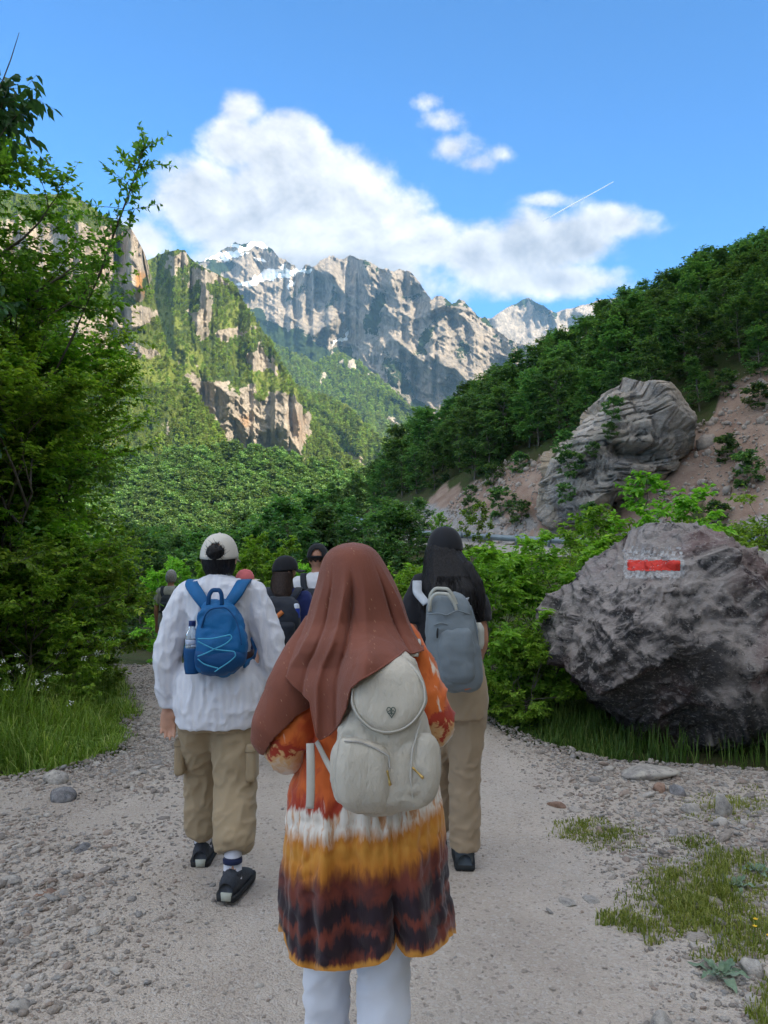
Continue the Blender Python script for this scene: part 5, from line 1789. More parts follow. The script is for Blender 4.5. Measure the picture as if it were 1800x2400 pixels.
# ------------------------------------------------------------------ people: shape helpers
def cub(x, xp, fp):
    """smooth interpolation through points (xp ascending)"""
    xp = np.asarray(xp, float)
    fp = np.asarray(fp, float)
    x = np.clip(x, xp[0], xp[-1])
    i = np.clip(np.searchsorted(xp, x, side='right') - 1, 0, len(xp) - 2)
    h = np.diff(xp)
    s = np.diff(fp) / h
    m = np.zeros(len(xp))
    m[1:-1] = np.where(s[:-1] * s[1:] > 0, 2 * s[:-1] * s[1:] / (s[:-1] + s[1:] + 1e-12), 0)
    m[0], m[-1] = s[0], s[-1]
    t = (x - xp[i]) / h[i]
    return (2 * t ** 3 - 3 * t ** 2 + 1) * fp[i] + (t ** 3 - 2 * t ** 2 + t) * h[i] * m[i] + (-2 * t ** 3 + 3 * t ** 2) * fp[i + 1] + (t ** 3 - t ** 2) * h[i] * m[i + 1]


def capped(V, rows, k):
    """faces of a ring stack with both ends closed by fans"""
    F = grid_faces(rows, k, True)
    a, b_ = V[:k].mean(0), V[-k:].mean(0)
    V = np.concatenate([V, a[None], b_[None]])
    n = rows * k
    i = np.arange(k)
    t1 = np.stack([(i + 1) % k, i, np.full(k, n)], -1)
    t2 = np.stack([(rows - 1) * k + i, (rows - 1) * k + (i + 1) % k, np.full(k, n + 1)], -1)
    return V, [F, np.concatenate([t1, t2])]


def limb(pts, rad, k=14, per=7, flat=None, round_ends=True):
    """tapered round limb through joints; flat = (axis vector, factor) squeezes the section along the axis"""
    pts = np.asarray(pts, float)
    rad = np.asarray(rad, float)
    t = np.arange(len(pts))
    tt = np.linspace(0, len(pts) - 1, per * (len(pts) - 1) + 1)
    P = np.stack([cub(tt, t, pts[:, j]) for j in range(3)], -1)
    r = cub(tt, t, rad)
    if round_ends == 'start':
        T0 = unit(P[0] - P[1])
        pre = [(P[0] + T0 * r[0] * s, r[0] * c) for s, c in ((0.92, 0.38), (0.62, 0.78))]
        P = np.concatenate([[a for a, _ in pre], P])
        r = np.concatenate([[c for _, c in pre], r])
    elif round_ends:
        T0, T1 = unit(P[0] - P[1]), unit(P[-1] - P[-2])
        pre = [(P[0] + T0 * r[0] * s, r[0] * c) for s, c in ((0.92, 0.38), (0.62, 0.78))]
        post = [(P[-1] + T1 * r[-1] * s, r[-1] * c) for s, c in ((0.62, 0.78), (0.92, 0.38))]
        P = np.concatenate([[a for a, _ in pre], P, [a for a, _ in post]])
        r = np.concatenate([[c for _, c in pre], r, [c for _, c in post]])
    T = unit(np.gradient(P, axis=0))
    ref = np.array([0.0, 1.0, 0.0]) if abs(unit(P[-1] - P[0])[1]) < 0.8 else np.array([1.0, 0, 0])
    A = unit(np.cross(T, ref))
    B = np.cross(T, A)
    th = np.linspace(0, 2 * math.pi, k, endpoint=False)
    V = P[:, None] + r[:, None, None] * (A[:, None] * np.cos(th)[None, :, None] + B[:, None] * np.sin(th)[None, :, None])
    if flat is not None:
        ax = unit(np.asarray(flat[0], float))
        off = ((V - P[:, None]) @ ax)[..., None] * ax
        V = V - off * (1 - flat[1])
    V = V.reshape(-1, 3)
    return capped(V, len(P), k)


def rings(rows, n=48, m=60, closed=True, fold=None):
    """rows: (z, xc, yc, rx, ryback, ryfront, power); back is -y. returns V,F"""
    rows = sorted(rows, key=lambda r: r[0])
    A = np.array(rows, float)
    z = np.linspace(A[0, 0], A[-1, 0], m)
    q = [cub(z, A[:, 0], A[:, j]) for j in range(1, A.shape[1])]
    th = np.linspace(0, 2 * math.pi, n, endpoint=False)
    c, s = np.cos(th)[None], np.sin(th)[None]
    pw = (2.0 / q[5])[:, None]
    X = q[0][:, None] + q[2][:, None] * np.sign(c) * np.abs(c) ** pw
    ry = np.where(s > 0, q[3][:, None], q[4][:, None])
    Y = q[1][:, None] - ry * np.sign(s) * np.abs(s) ** pw
    Z = np.broadcast_to(z[:, None], X.shape)
    V = np.stack([X, Y, Z], -1)
    if fold is not None:
        V = fold(V, th, (z - z[0]) / (z[-1] - z[0]))
    V = V.reshape(-1, 3)
    if closed:
        return capped(V, m, n)
    return V, [grid_faces(m, n, True)]


def fuse(parts, voxel, smooth=2):
    V, F = merge(parts)
    me = new_mesh('tmp', V, F)
    o = bpy.data.objects.new('tmp', me)
    COL.objects.link(o)
    md = o.modifiers.new('r', 'REMESH')
    md.mode = 'VOXEL'
    md.voxel_size = voxel
    dg = bpy.context.evaluated_depsgraph_get()
    ev = o.evaluated_get(dg)
    m2 = ev.to_mesh()
    n = len(m2.vertices)
    co = np.zeros(n * 3, np.float32)
    m2.vertices.foreach_get('co', co)
    li = np.zeros(len(m2.loops), np.int32)
    m2.loops.foreach_get('vertex_index', li)
    F2 = li.reshape(-1, 4)
    V2 = co.reshape(-1, 3).copy()
    ev.to_mesh_clear()
    bpy.data.objects.remove(o)
    bpy.data.meshes.remove(me)
    return relax(V2, F2, smooth), F2


def relax(V, F, it, lam=0.6):
    e = np.concatenate([F[:, [i, (i + 1) % F.shape[1]]] for i in range(F.shape[1])])
    a = np.concatenate([e[:, 0], e[:, 1]])
    b_ = np.concatenate([e[:, 1], e[:, 0]])
    cnt = np.bincount(a, minlength=len(V)).astype(float)
    V = V.astype(float)
    for _ in range(it):
        s = np.stack([np.bincount(a, V[b_, j], len(V)) for j in range(3)], -1) / np.maximum(cnt, 1)[:, None]
        V = V + lam * (s - V)
    return V


def normals(V, F):
    a, b_, c = V[F[:, 0]], V[F[:, 1]], V[F[:, 2]]
    fn = np.cross(b_ - a, c - a)
    if F.shape[1] == 4:
        fn = fn + np.cross(c - a, V[F[:, 3]] - a)
    N = np.zeros_like(V)
    for i in range(F.shape[1]):
        for j in range(3):
            N[:, j] += np.bincount(F[:, i], fn[:, j], len(V))
    return unit(N)


def wrinkle(V, F, amp, wl=(0.09, 0.09, 0.05), tilt=0.5, seed=0.0, mask=None):
    """cloth folds: ridged creases, stretched along their run"""
    N = normals(V, F)
    q = np.stack([(V[:, 0] + tilt * V[:, 2]) / wl[0], V[:, 1] / wl[1], (V[:, 2] - tilt * V[:, 0]) / wl[2]], -1) + seed
    wp = 0.5 * fbm(q * 0.6 + 3, 2)[:, None]
    h = ridged(q + wp, 2, g=0.4) - 0.45 + 0.35 * perlin(q * 0.45 + 8)
    if mask is not None:
        h = h * mask
    return V + N * (amp * h)[:, None]


def ribbon(pts, width, thick, nrm, per=6):
    """flat strap through pts; nrm: outward normal per point"""
    pts = np.asarray(pts, float)
    nrm = np.broadcast_to(np.asarray(nrm, float), pts.shape)
    t = np.arange(len(pts))
    tt = np.linspace(0, len(pts) - 1, per * (len(pts) - 1) + 1)
    P = np.stack([cub(tt, t, pts[:, j]) for j in range(3)], -1)
    N = unit(np.stack([cub(tt, t, nrm[:, j]) for j in range(3)], -1))
    T = unit(np.gradient(P, axis=0))
    S = unit(np.cross(T, N))
    N = np.cross(S, T)
    w = np.broadcast_to(np.asarray(width, float), (len(pts),))
    w = cub(tt, t, w)[:, None] * 0.5
    h = thick * 0.5
    V = np.stack([P + S * w - N * h, P + S * w * 0.9 + N * h, P - S * w * 0.9 + N * h, P - S * w - N * h], 1).reshape(-1, 3)
    return capped(V, len(P), 4)


def child(name, V, F, mat, parent, smooth=True, attrs=None, label=None, solid=0.0):
    o = link(name, new_mesh(name, V, F, smooth, attrs), mat, parent, label=label)
    if solid:
        md = o.modifiers.new('thickness', 'SOLIDIFY')
        md.thickness = solid
        md.offset = 1.0
    return o


# ------------------------------------------------------------------ cloth and skin
def mat_cloth(name, color, rough=0.85, weave=900, bump=0.25, var=0.10, big=0.35, sheen=0.15, spec=0.15, trans=0.0):
    m, b = mat_new(name)
    co = b.n('ShaderNodeTexCoord').outputs['Object']
    n = b.noise(co, 9, 4, 0.55)
    c = b.mix(b.rng(n, 0.3, 0.7), tuple(k * (1 - var) for k in color), tuple(min(0.92, k * (1 + var)) for k in color))
    fine = b.noise(co, weave, 2, 0.5)
    mid = b.noise(b.v('MULTIPLY', co, (1, 1, 0.45)), 42, 4, 0.6, 0.4)
    h = b.m('ADD', b.m('MULTIPLY', fine, 0.12), b.m('MULTIPLY', mid, big))
    finish(b, c, rough, b.bump(h, bump, 0.012), spec, sheen=sheen, trans=(trans, c) if trans else None)
    return m


def mat_skin(name, c):
    m, b = mat_new(name)
    co = b.n('ShaderNodeTexCoord').outputs['Object']
    n = b.noise(co, 22, 4, 0.6)
    col = b.mix(b.rng(n, 0.3, 0.7), tuple(k * 0.85 for k in c), tuple(k * 1.1 for k in c))
    p = finish(b, col, 0.5, b.bump(b.noise(co, 260, 3), 0.2, 0.003), 0.35)
    p.inputs['Subsurface Weight'].default_value = 0.08
    p.inputs['Subsurface Radius'].default_value = (0.012, 0.005, 0.003)
    return m


def mat_hair(name, c):
    m, b = mat_new(name)
    co = b.n('ShaderNodeTexCoord').outputs['Object']
    n = b.noise(b.v('MULTIPLY', co, (1, 1, 0.06)), 190, 4, 0.6)
    col = b.mix(b.rng(n, 0.35, 0.7), tuple(k * 0.5 for k in c), tuple(k * 1.9 for k in c))
    finish(b, col, 0.5, b.bump(n, 0.6, 0.006), 0.18)
    return m


SKIN = mat_skin('warm skin', (0.52, 0.29, 0.20))
SKIN2 = mat_skin('tanned skin', (0.44, 0.22, 0.145))
HAIR = mat_hair('black hair', (0.012, 0.011, 0.012))
HAIRB = mat_hair('dark brown hair', (0.026, 0.016, 0.013))
HAIRG = mat_hair('grey hair', (0.24, 0.235, 0.23))
C_WHITE = mat_cloth('white crinkled cotton', (0.72, 0.72, 0.76), var=0.03, bump=0.55, big=0.8, trans=0.10)
C_KHAKI = mat_cloth('khaki cotton', (0.34, 0.262, 0.165), var=0.06, bump=0.35)
C_TAN = mat_cloth('tan twill', (0.36, 0.275, 0.185), var=0.05, bump=0.25)
C_BLACK = mat_cloth('black cotton', (0.022, 0.022, 0.026), var=0.1)
C_NAVY = mat_cloth('navy cotton', (0.020, 0.030, 0.115), var=0.1)
C_NAVYD = mat_cloth('dark navy cotton', (0.016, 0.022, 0.06), var=0.1)
C_GREYT = mat_cloth('grey green cotton', (0.32, 0.335, 0.31), var=0.08)
C_CAPW = mat_cloth('cream cap cotton', (0.60, 0.565, 0.50), var=0.03, bump=0.12)
C_CAPB = mat_cloth('black cap cotton', (0.020, 0.021, 0.025), var=0.05, bump=0.12)
C_PINK = mat_cloth('faded pink cotton', (0.62, 0.16, 0.17), var=0.18, bump=0.15)
C_SHOE = mat_plain('dark trail shoe', (0.035, 0.042, 0.055), 0.6, 0.3, 0.25, 60, 0.3, 200)
C_SOLE = mat_plain('pale sole', (0.42, 0.44, 0.38), 0.7)
C_SOLED = mat_plain('black rubber', (0.020, 0.022, 0.024), 0.75)
C_SOCK = mat_cloth('white sock', (0.66, 0.67, 0.74), var=0.03)
C_BELT = mat_cloth('dark brown sash', (0.060, 0.030, 0.028), var=0.1)
C_EYE = mat_plain('eye', (0.55, 0.53, 0.5), 0.3, 0.5, 0.02)


# ------------------------------------------------------------------ body
def head_parts(c, yaw=0.0, s=1.0, pitch=0.0):
    """head with brow, nose, mouth, chin and ears, facing +y before the turn"""
    V, F = icos(4)
    P = V * np.array([0.076, 0.097, 0.116]) * s
    f = np.clip(V[:, 1], 0, 1)
    low = np.clip(-V[:, 2], 0, 1)
    P[:, 0] *= 1 - 0.28 * low ** 1.3
    P[:, 1] -= 0.012 * s * low * (V[:, 1] > 0)
    P[:, 1] += 0.010 * s * np.exp(-((V[:, 2] + 0.80) ** 2) / 0.02) * f

    def bumpat(x, z, w, h, amp):
        return amp * s * np.exp(-((V[:, 0] - x) / w) ** 2 - ((V[:, 2] - z) / h) ** 2) * (V[:, 1] > 0)
    P[:, 1] += bumpat(0, -0.13, 0.13, 0.16, 0.026) + bumpat(0, 0.08, 0.09, 0.2, 0.010)
    P[:, 1] -= bumpat(-0.38, 0.04, 0.2, 0.12, 0.011) + bumpat(0.38, 0.04, 0.2, 0.12, 0.011)
    P[:, 1] += bumpat(0, 0.22, 0.5, 0.08, 0.004) + bumpat(0, -0.46, 0.22, 0.05, 0.006) - bumpat(0, -0.52, 0.25, 0.03, 0.005) + bumpat(0, -0.58, 0.2, 0.05, 0.005)
    parts = [(P, F)]
    for sx in (-1, 1):
        E = icos(2)[0] * np.array([0.010, 0.020, 0.032]) * s
        E[:, 1] += -0.002
        parts.append((E + np.array([sx * 0.079 * s, -0.004, -0.008]), icos(2)[1]))
    cy_, sy_ = math.cos(yaw), math.sin(yaw)
    M = np.array([[cy_, -sy_, 0], [sy_, cy_, 0], [0, 0, 1]])
    cp, sp = math.cos(pitch), math.sin(pitch)
    M = M @ np.array([[1, 0, 0], [0, cp, -sp], [0, sp, cp]])
    return [(Q @ M.T + np.asarray(c), Fq) for Q, Fq in parts], M


def hand_parts(w, d, palm, side, s=1.0, curl=0.5):
    """palm and five unequal, bent fingers. w wrist, d direction of the fingers, palm normal, side: direction of the thumb"""
    d, palm = unit(np.asarray(d, float)), unit(np.asarray(palm, float))
    side = unit(np.asarray(side, float) - d * np.dot(side, d))
    w = np.asarray(w, float)
    out = []
    pc = [w, w + d * 0.045 * s, w + d * 0.088 * s]
    out.append(limb(pc, [0.026 * s, 0.040 * s, 0.039 * s], 12, 4, flat=(palm, 0.40)))
    for k, (o, L) in enumerate([(0.034, 0.072), (0.0115, 0.080), (-0.0115, 0.075), (-0.033, 0.058)]):
        b0 = w + d * (0.085 - 0.004 * abs(k - 1)) * s + side * o * s
        pts, dd = [b0], d.copy()
        for j, fr in enumerate((0.45, 0.32, 0.23)):
            a = curl * (0.55 + 0.35 * j + 0.10 * k)
            dd = unit(dd * math.cos(a * 0.6) + palm * math.sin(a * 0.6))
            pts.append(pts[-1] + dd * L * fr * s)
        out.append(limb(pts, np.array([0.0090, 0.0084, 0.0078, 0.0066]) * s, 8, 3))
    t0 = w + d * 0.022 * s + side * 0.026 * s
    td = unit(side * 0.75 + d * 0.7 + palm * 0.25)
    out.append(limb([t0, t0 + td * 0.033 * s, t0 + td * 0.050 * s + (d * 0.8 + palm * 0.3) * 0.014 * s, t0 + td * 0.058 * s + (d * 0.85 + palm * 0.4) * 0.034 * s], np.array([0.014, 0.0115, 0.0102, 0.0078]) * s, 8, 3))
    return out


def body(root, J, h, skin, voxel=0.011, head_yaw=0.0, hands=True, curl=0.5, head_s=1.0, fat=1.0, head_pitch=0.0, palm=(0, -1, 0)):
    """one continuous skin: torso, neck, head, limbs, hands, feet. J: joints in local metres"""
    k = h / 1.68
    parts = [rings([(J['hip'][2] - 0.10 * k, J['hip'][0], J['hip'][1], 0.13 * k * fat, 0.11 * k, 0.10 * k, 2.2), (J['hip'][2], J['hip'][0], J['hip'][1], 0.16 * k * fat, 0.12 * k, 0.10 * k, 2.2), (J['hip'][2] + 0.17 * k, J['hip'][0], J['hip'][1], 0.125 * k * fat, 0.09 * k, 0.095 * k, 2.2),
                    (J['sh'] - 0.12 * k, J['neck'][0], J['neck'][1], 0.150 * k, 0.105 * k, 0.105 * k, 2.3), (J['sh'], J['neck'][0], J['neck'][1], 0.155 * k, 0.075 * k, 0.07 * k, 2.3), (J['sh'] + 0.05 * k, J['neck'][0], J['neck'][1], 0.075 * k, 0.055 * k, 0.05 * k, 2)], 24, 26)]
    nk = np.array(J['neck'], float)
    hd = np.array(J['head'], float)
    parts.append(limb([nk - np.array([0, 0, 0.06 * k]), nk, hd - np.array([0, 0.01, 0.05])], [0.062 * k, 0.054 * k, 0.052 * k], 12, 4))
    hp, M = head_parts(hd, head_yaw, head_s, head_pitch)
    parts += hp
    for sgn, nm in ((-1, 'L'), (1, 'R')):
        s, e, w = (np.array(J[q + nm], float) for q in ('shoulder', 'elbow', 'wrist'))
        parts.append(limb([s, (s + e) / 2, e, (e + w) / 2, w], np.array([0.042, 0.042, 0.038, 0.037, 0.027]) * k, 12, 5))
        if hands:
            parts += hand_parts(w, J.get('hand' + nm, w - e), J.get('palm' + nm, palm), J.get('thumb' + nm, (-sgn, 0, 0)), k, curl)
        hpj, kn, an = (np.array(J[q + nm], float) for q in ('thigh', 'knee', 'ankle'))
        parts.append(limb([hpj, (hpj + kn) / 2, kn, kn * 0.6 + an * 0.4, an], np.array([0.088 * fat, 0.074, 0.054, 0.053, 0.036]) * k, 12, 5))
        fd = unit(np.array(J.get('foot' + nm, (0.1 * sgn, 1, 0)), float))
        parts.append(limb([an + np.array([0, 0, -0.015]) - fd * 0.03, an + fd * 0.05 + np.array([0, 0, -0.04]), an + fd * 0.14 + np.array([0, 0, -0.055])], [0.032 * k, 0.028 * k, 0.020 * k], 10, 4))
    V, F = fuse(parts, voxel, 2 if voxel > 0.007 else 1)
    o = child('body', V, F, skin, root)
    for sx in (-1, 1):
        E, EF = icos(2)
        c = hd + M @ (np.array([sx * 0.031, 0.079, 0.004]) * head_s)
        child('eye', E * 0.012 * head_s + c, EF, C_EYE, o)
    return o, M


def shoe(root, an, fd, mat, sole, k=1.0, lift=0.0, pale=None):
    """trail shoe: upper, sole, tongue collar; an = ankle joint, fd = toe direction"""
    fd = unit(np.array([fd[0], fd[1], 0.0]))
    sd = np.array([fd[1], -fd[0], 0.0])
    base = np.array([an[0], an[1], lift])
    prof = [(-0.085, 0.034, 0.080), (-0.06, 0.043, 0.112), (-0.02, 0.045, 0.122), (0.03, 0.046, 0.118), (0.08, 0.050, 0.092), (0.13, 0.052, 0.068), (0.17, 0.046, 0.054), (0.195, 0.030, 0.042)]
    th = np.linspace(0, math.pi, 9)

    def shell(z0, fz, grow_):
        V = []
        for (t, w, hh) in prof:
            for a in th:
                x = math.cos(a) * (w + grow_)
                z = z0 + (hh - z0) * fz * math.sin(a) ** 0.65
                V.append(base + fd * t * k * (1 + grow_ * 3) + sd * x * k + np.array([0, 0, z * k]))
        V = np.array(V)
        n, m = len(prof), 9
        F = grid_faces(n, m)
        bot = np.stack([np.arange(n - 1) * m, (np.arange(n - 1) + 1) * m, (np.arange(n - 1) + 1) * m + m - 1, np.arange(n - 1) * m + m - 1], -1)
        caps = []
        for r in (0, n - 1):
            c = len(V)
            V = np.concatenate([V, V[r * m:(r + 1) * m].mean(0)[None]])
            caps += [(r * m + i, r * m + i + 1, c) for i in range(m - 1)] + [(r * m + m - 1, r * m, c)]
        return V, [np.concatenate([F, bot]), np.array(caps)]
    V, F = shell(0.022, 1.0, 0.0)
    up = child('shoe', V, F, mat, root)
    V, F = shell(0.0, 0.0, 0.006)
    V = np.array(V)
    # a sole: slab under the upper
    S = []
    for (t, w, hh) in prof:
        for x, z in ((-w - 0.006, 0.0), (-w - 0.008, 0.028), (w + 0.008, 0.028), (w + 0.006, 0.0)):
            S.append(base + fd * t * k * 1.04 + sd * x * k + np.array([0, 0, z * k]))
    S, SF = capped(np.array(S), len(prof), 4)
    child('sole', S, SF, sole, up, False)
    if pale is not None:
        S = []
        for (t, w, hh) in prof[:3]:
            for x, z in ((-w * 0.6, 0.006), (-w * 0.7, 0.040), (w * 0.7, 0.040), (w * 0.6, 0.006)):
                S.append(base + fd * (t * 1.06 - 0.004) * k + sd * (x + 0.004) * k + np.array([0, 0, z * k]))
        S, SF = capped(np.array(S), 3, 4)
        child('heel_patch', S, SF, pale, up, False)
    V, F = rings([(0.075, 0, 0, 0.043, 0.043, 0.045, 2), (0.095, 0, 0, 0.045, 0.045, 0.05, 2), (0.105, 0, 0, 0.040, 0.040, 0.044, 2)], 16, 6)
    child('collar', V * k + np.array([an[0], an[1], lift]), F, mat, up)
    return up


def cap(root, c, M, mat, s=1.0, brim_dir=(0, 1, 0), hole=False, brimmat=None, low=-0.012):
    """baseball cap: six panel crown with seams, brim, button, optional arched opening with strap at the back"""
    n, m = 48, 15
    th = np.linspace(0, 2 * math.pi, n, endpoint=False)
    t = np.linspace(0, 1, m)
    T, TH = np.meshgrid(t, th, indexing='ij')
    el = T * math.pi / 2
    seam = 1 - 0.012 * np.exp(-((np.mod(TH + math.pi / 6, math.pi / 3) - math.pi / 6) / 0.05) ** 2)
    rr = np.cos(el) ** 0.82 * seam
    X = 0.089 * rr * np.cos(TH)
    Y = 0.106 * rr * np.sin(TH)
    Z = low + 0.118 * np.sin(el) ** 1.0 + 0.008 * np.sin(TH) * (1 - T)
    V = np.stack([X, Y, Z], -1) * s
    F = grid_faces(m, n, True)
    if hole:
        cen = V.reshape(-1, 3)[F].mean(1) / s
        out = ((cen[:, 0] / 0.042) ** 2 + ((cen[:, 2] - low - 0.028) / 0.042) ** 2 < 1) & (cen[:, 1] < 0) & (cen[:, 2] > low + 0.012)
        F = F[~out]
    P = V.reshape(-1, 3) @ M.T + np.asarray(c)
    o = child('cap', P, F, mat, root, solid=0.003)
    # brim
    u = np.linspace(-1, 1, 17)
    v = np.linspace(0, 1, 5)
    U, Vv = np.meshgrid(u, v, indexing='ij')
    a = math.pi / 2 + U * 1.05
    ext = 0.072 * (1 - 0.55 * np.abs(U) ** 2.2)
    X = 0.090 * np.cos(a) * (1 + 0.12 * Vv)
    Y = 0.105 * np.sin(a) + ext * Vv
    Z = low + 0.006 - 0.018 * U ** 2 * (0.4 + Vv * 0.6) - 0.010 * Vv
    B = (np.stack([X, Y, Z], -1).reshape(-1, 3) * s) @ M.T + np.asarray(c)
    child('brim', B, grid_faces(17, 5), brimmat or mat, o, solid=0.004)
    bV, bF = icos(2)
    child('button', (bV * np.array([0.008, 0.008, 0.005]) + np.array([0, 0, low + 0.120])) * s @ M.T + np.asarray(c), bF, mat, o)
    if hole:
        a = np.linspace(-math.pi / 2 - 0.55, -math.pi / 2 + 0.55, 9)
        pts = np.stack([0.0905 * np.cos(a), 0.108 * np.sin(a), np.full(9, low + 0.006)], -1) * s
        V, F = ribbon(pts, 0.016, 0.003, np.stack([np.cos(a), np.sin(a), 0 * a], -1), 2)
        child('strap', V @ M.T + np.asarray(c), F, mat, o)
    return o


def hair_cap(root, c, M, mat, s=1.0, bottom=-0.085, name='hair', extra=1.0, front=0.02, top=None):
    """short hair: shell over the skull, open at the face, ragged at the nape"""
    V, F = icos(5)
    P = V * np.array([0.081, 0.103, 0.121]) * s * extra
    st = 0.0035 * ridged(np.stack([np.arctan2(V[:, 0], V[:, 1]) * 9, V[:, 2] * 1.4, 0 * V[:, 0]], -1), 3)
    P = P * (1 + st * 8)[:, None]
    cen = P[F].mean(1)
    keep = (cen[:, 2] > bottom * s + 0.008 * np.sin(cen[:, 0] * 160)) & ((cen[:, 1] < front) | (cen[:, 2] > 0.055 * s))
    if top is not None:
        keep &= cen[:, 2] < top * s
    f = F[keep]
    u, inv = np.unique(f, return_inverse=True)
    return child(name, P[u] @ M.T + np.asarray(c), inv.reshape(-1, 3), mat, root, solid=0.004)


def long_hair(root, rows, mat, name='hair', n=72, m=60, seed=1, amp=0.010, strands=60, rs_=0):
    """falling hair: lofted mass with locks and loose strands at the hem; rows as in rings()"""
    def fold(V, th, t):
        lock = ridged(np.stack(np.broadcast_arrays(np.cos(th)[None] * 3.2 + seed + 0.5 * t[:, None], np.sin(th)[None] * 3.2, 0.7 * t[:, None]), -1), 3) - 0.4
        k = amp * (0.35 + 0.9 * (1 - t))[:, None]
        c = V.mean(1, keepdims=True)
        d = unit((V - c) * np.array([1, 1, 0]))
        V = V + d * (lock * k)[..., None]
        rag = 0.05 * fbm(np.stack(np.broadcast_arrays(np.cos(th)[None] * 6, np.sin(th)[None] * 6, 0 * t[:, None] + seed), -1), 3)
        V[..., 2] += rag * ((1 - t)[:, None]) ** 3
        return V
    V, F = rings(rows, n, m, True, fold)
    o = child(name, V, F, mat, root)
    rs = np.random.RandomState(seed)
    z = np.array([r[0] for r in rows])
    lo = rows[int(np.argmin(z))]
    hi = rows[len(rows) // 2]
    st = []
    for k in range(strands):
        a = rs.uniform(0, math.pi)
        p0 = np.array([hi[1] + hi[3] * math.cos(a), hi[2] - hi[4] * math.sin(a) * 1.02, hi[0]])
        p1 = np.array([lo[1] + lo[3] * 1.06 * math.cos(a) + rs.normal(0, 0.02), lo[2] - lo[4] * 1.03 * math.sin(a), lo[0] + rs.uniform(-0.05, 0.04)])
        mid = (p0 + p1) / 2 + rs.normal(0, 0.008, 3)
        st.append([p0, mid, p1])
    V, F = tubes(np.array(st), np.tile(np.array([[0.0022, 0.002, 0.0006]]), (strands, 1)), 4)
    child('loose_strands', V, F, mat, o)
    return o


def pack_shell(rows, n=44, m=44, power=3.2, fold=0.004, seed=0):
    """rucksack body: rows (z, xl, xr, yback(nearest), yfront)"""
    R_ = [(z, (a + b_) / 2, (y0 + y1) / 2, (b_ - a) / 2, (y1 - y0) / 2, (y1 - y0) / 2, power) for z, a, b_, y0, y1 in rows]
    V, F = rings(R_, n, m)
    q = F[0]
    N = normals(V, q)
    s = ridged(V * np.array([11, 11, 8.0]) + seed + 0.6 * fbm(V * 9, 2)[:, None], 4) - 0.45
    return V + N * (fold * 2 * s)[:, None], F


def standing(h, lean=0.0, stride=0.0, spread=0.085, arm=0.27, elbow_out=0.05, armswing=(0.0, 0.0)):
    """default joints of a walker of height h, facing +y"""
    k = h / 1.68
    J = {'hip': (0, 0, 0.90 * k), 'sh': 1.37 * k, 'neck': (0, lean, 1.40 * k), 'head': (0, lean + 0.02, 1.565 * k)}
    for s, nm in ((-1, 'L'), (1, 'R')):
        f = stride * (1 if nm == 'L' else -1)
        sw = armswing[0 if nm == 'L' else 1]
        J['shoulder' + nm] = (s * 0.165 * k, lean, 1.34 * k)
        J['elbow' + nm] = (s * (0.165 * k + elbow_out), lean - 0.03 + sw * 0.4, 1.06 * k)
        J['wrist' + nm] = (s * (0.165 * k + elbow_out), lean + 0.03 + sw, 0.83 * k)
        J['thigh' + nm] = (s * 0.085 * k, 0, 0.86 * k)
        J['knee' + nm] = (s * spread, f * 0.6 + 0.03, 0.48 * k)
        J['ankle' + nm] = (s * spread, f, 0.085 * k)
        J['foot' + nm] = (s * 0.15, 1, 0)
    return J


def person(x, y, z, label):
    e = bpy.data.objects.new('person', None)
    COL.objects.link(e)
    e.location = (x, y, z)
    tag(e, label, 'person', 'hikers walking down the path')
    return e


def pack_root(x, y, z, label, name='backpack'):
    e = bpy.data.objects.new(name, None)
    COL.objects.link(e)
    e.location = (x, y, z)
    tag(e, label, 'backpack', 'backpacks worn by the hikers')
    return e


def trousers(root, J, mat, rl, rr, hemL, hemR, hipw, voxel=0.009, amp=0.012, seed=1.0, name='trousers', hipd=0.13, waist=None):
    k = J['hip'][2]
    parts = [rings([(k - 0.14, J['hip'][0], J['hip'][1], hipw * 0.95, hipd, hipd * 0.9, 2.4), (k - 0.03, J['hip'][0], J['hip'][1], hipw, hipd * 1.05, hipd * 0.95, 2.4), (waist or k + 0.14, J['hip'][0], J['hip'][1], hipw * 0.86, hipd * 0.85, hipd * 0.8, 2.3)], 30, 16)]
    for nm, rad, hem in (('L', rl, hemL), ('R', rr, hemR)):
        a, b_, c = (np.array(J[q + nm], float) for q in ('thigh', 'knee', 'ankle'))
        f = (b_[2] - hem) / max(b_[2] - c[2], 1e-3)
        e = b_ + (c - b_) * f
        parts.append(limb([a, a * 0.55 + b_ * 0.45, b_, b_ * 0.5 + e * 0.5, b_ * 0.18 + e * 0.82, e], rad, 20, 6, round_ends=False))
    V, F = fuse(parts, voxel, 3)
    V = wrinkle(V, F, amp, (0.12, 0.12, 0.085), 0.9, seed, mask=0.35 + 0.65 * sstep(k + 0.05, k - 0.35, V[:, 2]))
    V = relax(V, F, 1)
    return child(name, V, F, mat, root)


def shirt(root, rows, arms, mat, voxel=0.008, amp=0.008, seed=2.0, name='shirt', wl=(0.08, 0.08, 0.07), tilt=0.3):
    parts = [rings(rows, 40, 40)]
    for pts, rad in arms:
        parts.append(limb(pts, rad, 16, 7, round_ends='start'))
    V, F = fuse(parts, voxel, 3)
    V = wrinkle(V, F, amp, wl, tilt, seed)
    V = relax(V, F, 1)
    return child(name, V, F, mat, root)


# ------------------------------------------------------------------ the hiker in the brown headscarf
def gz(x, y):
    return float(path_z(np.array(x), np.array(y))) + 0.012


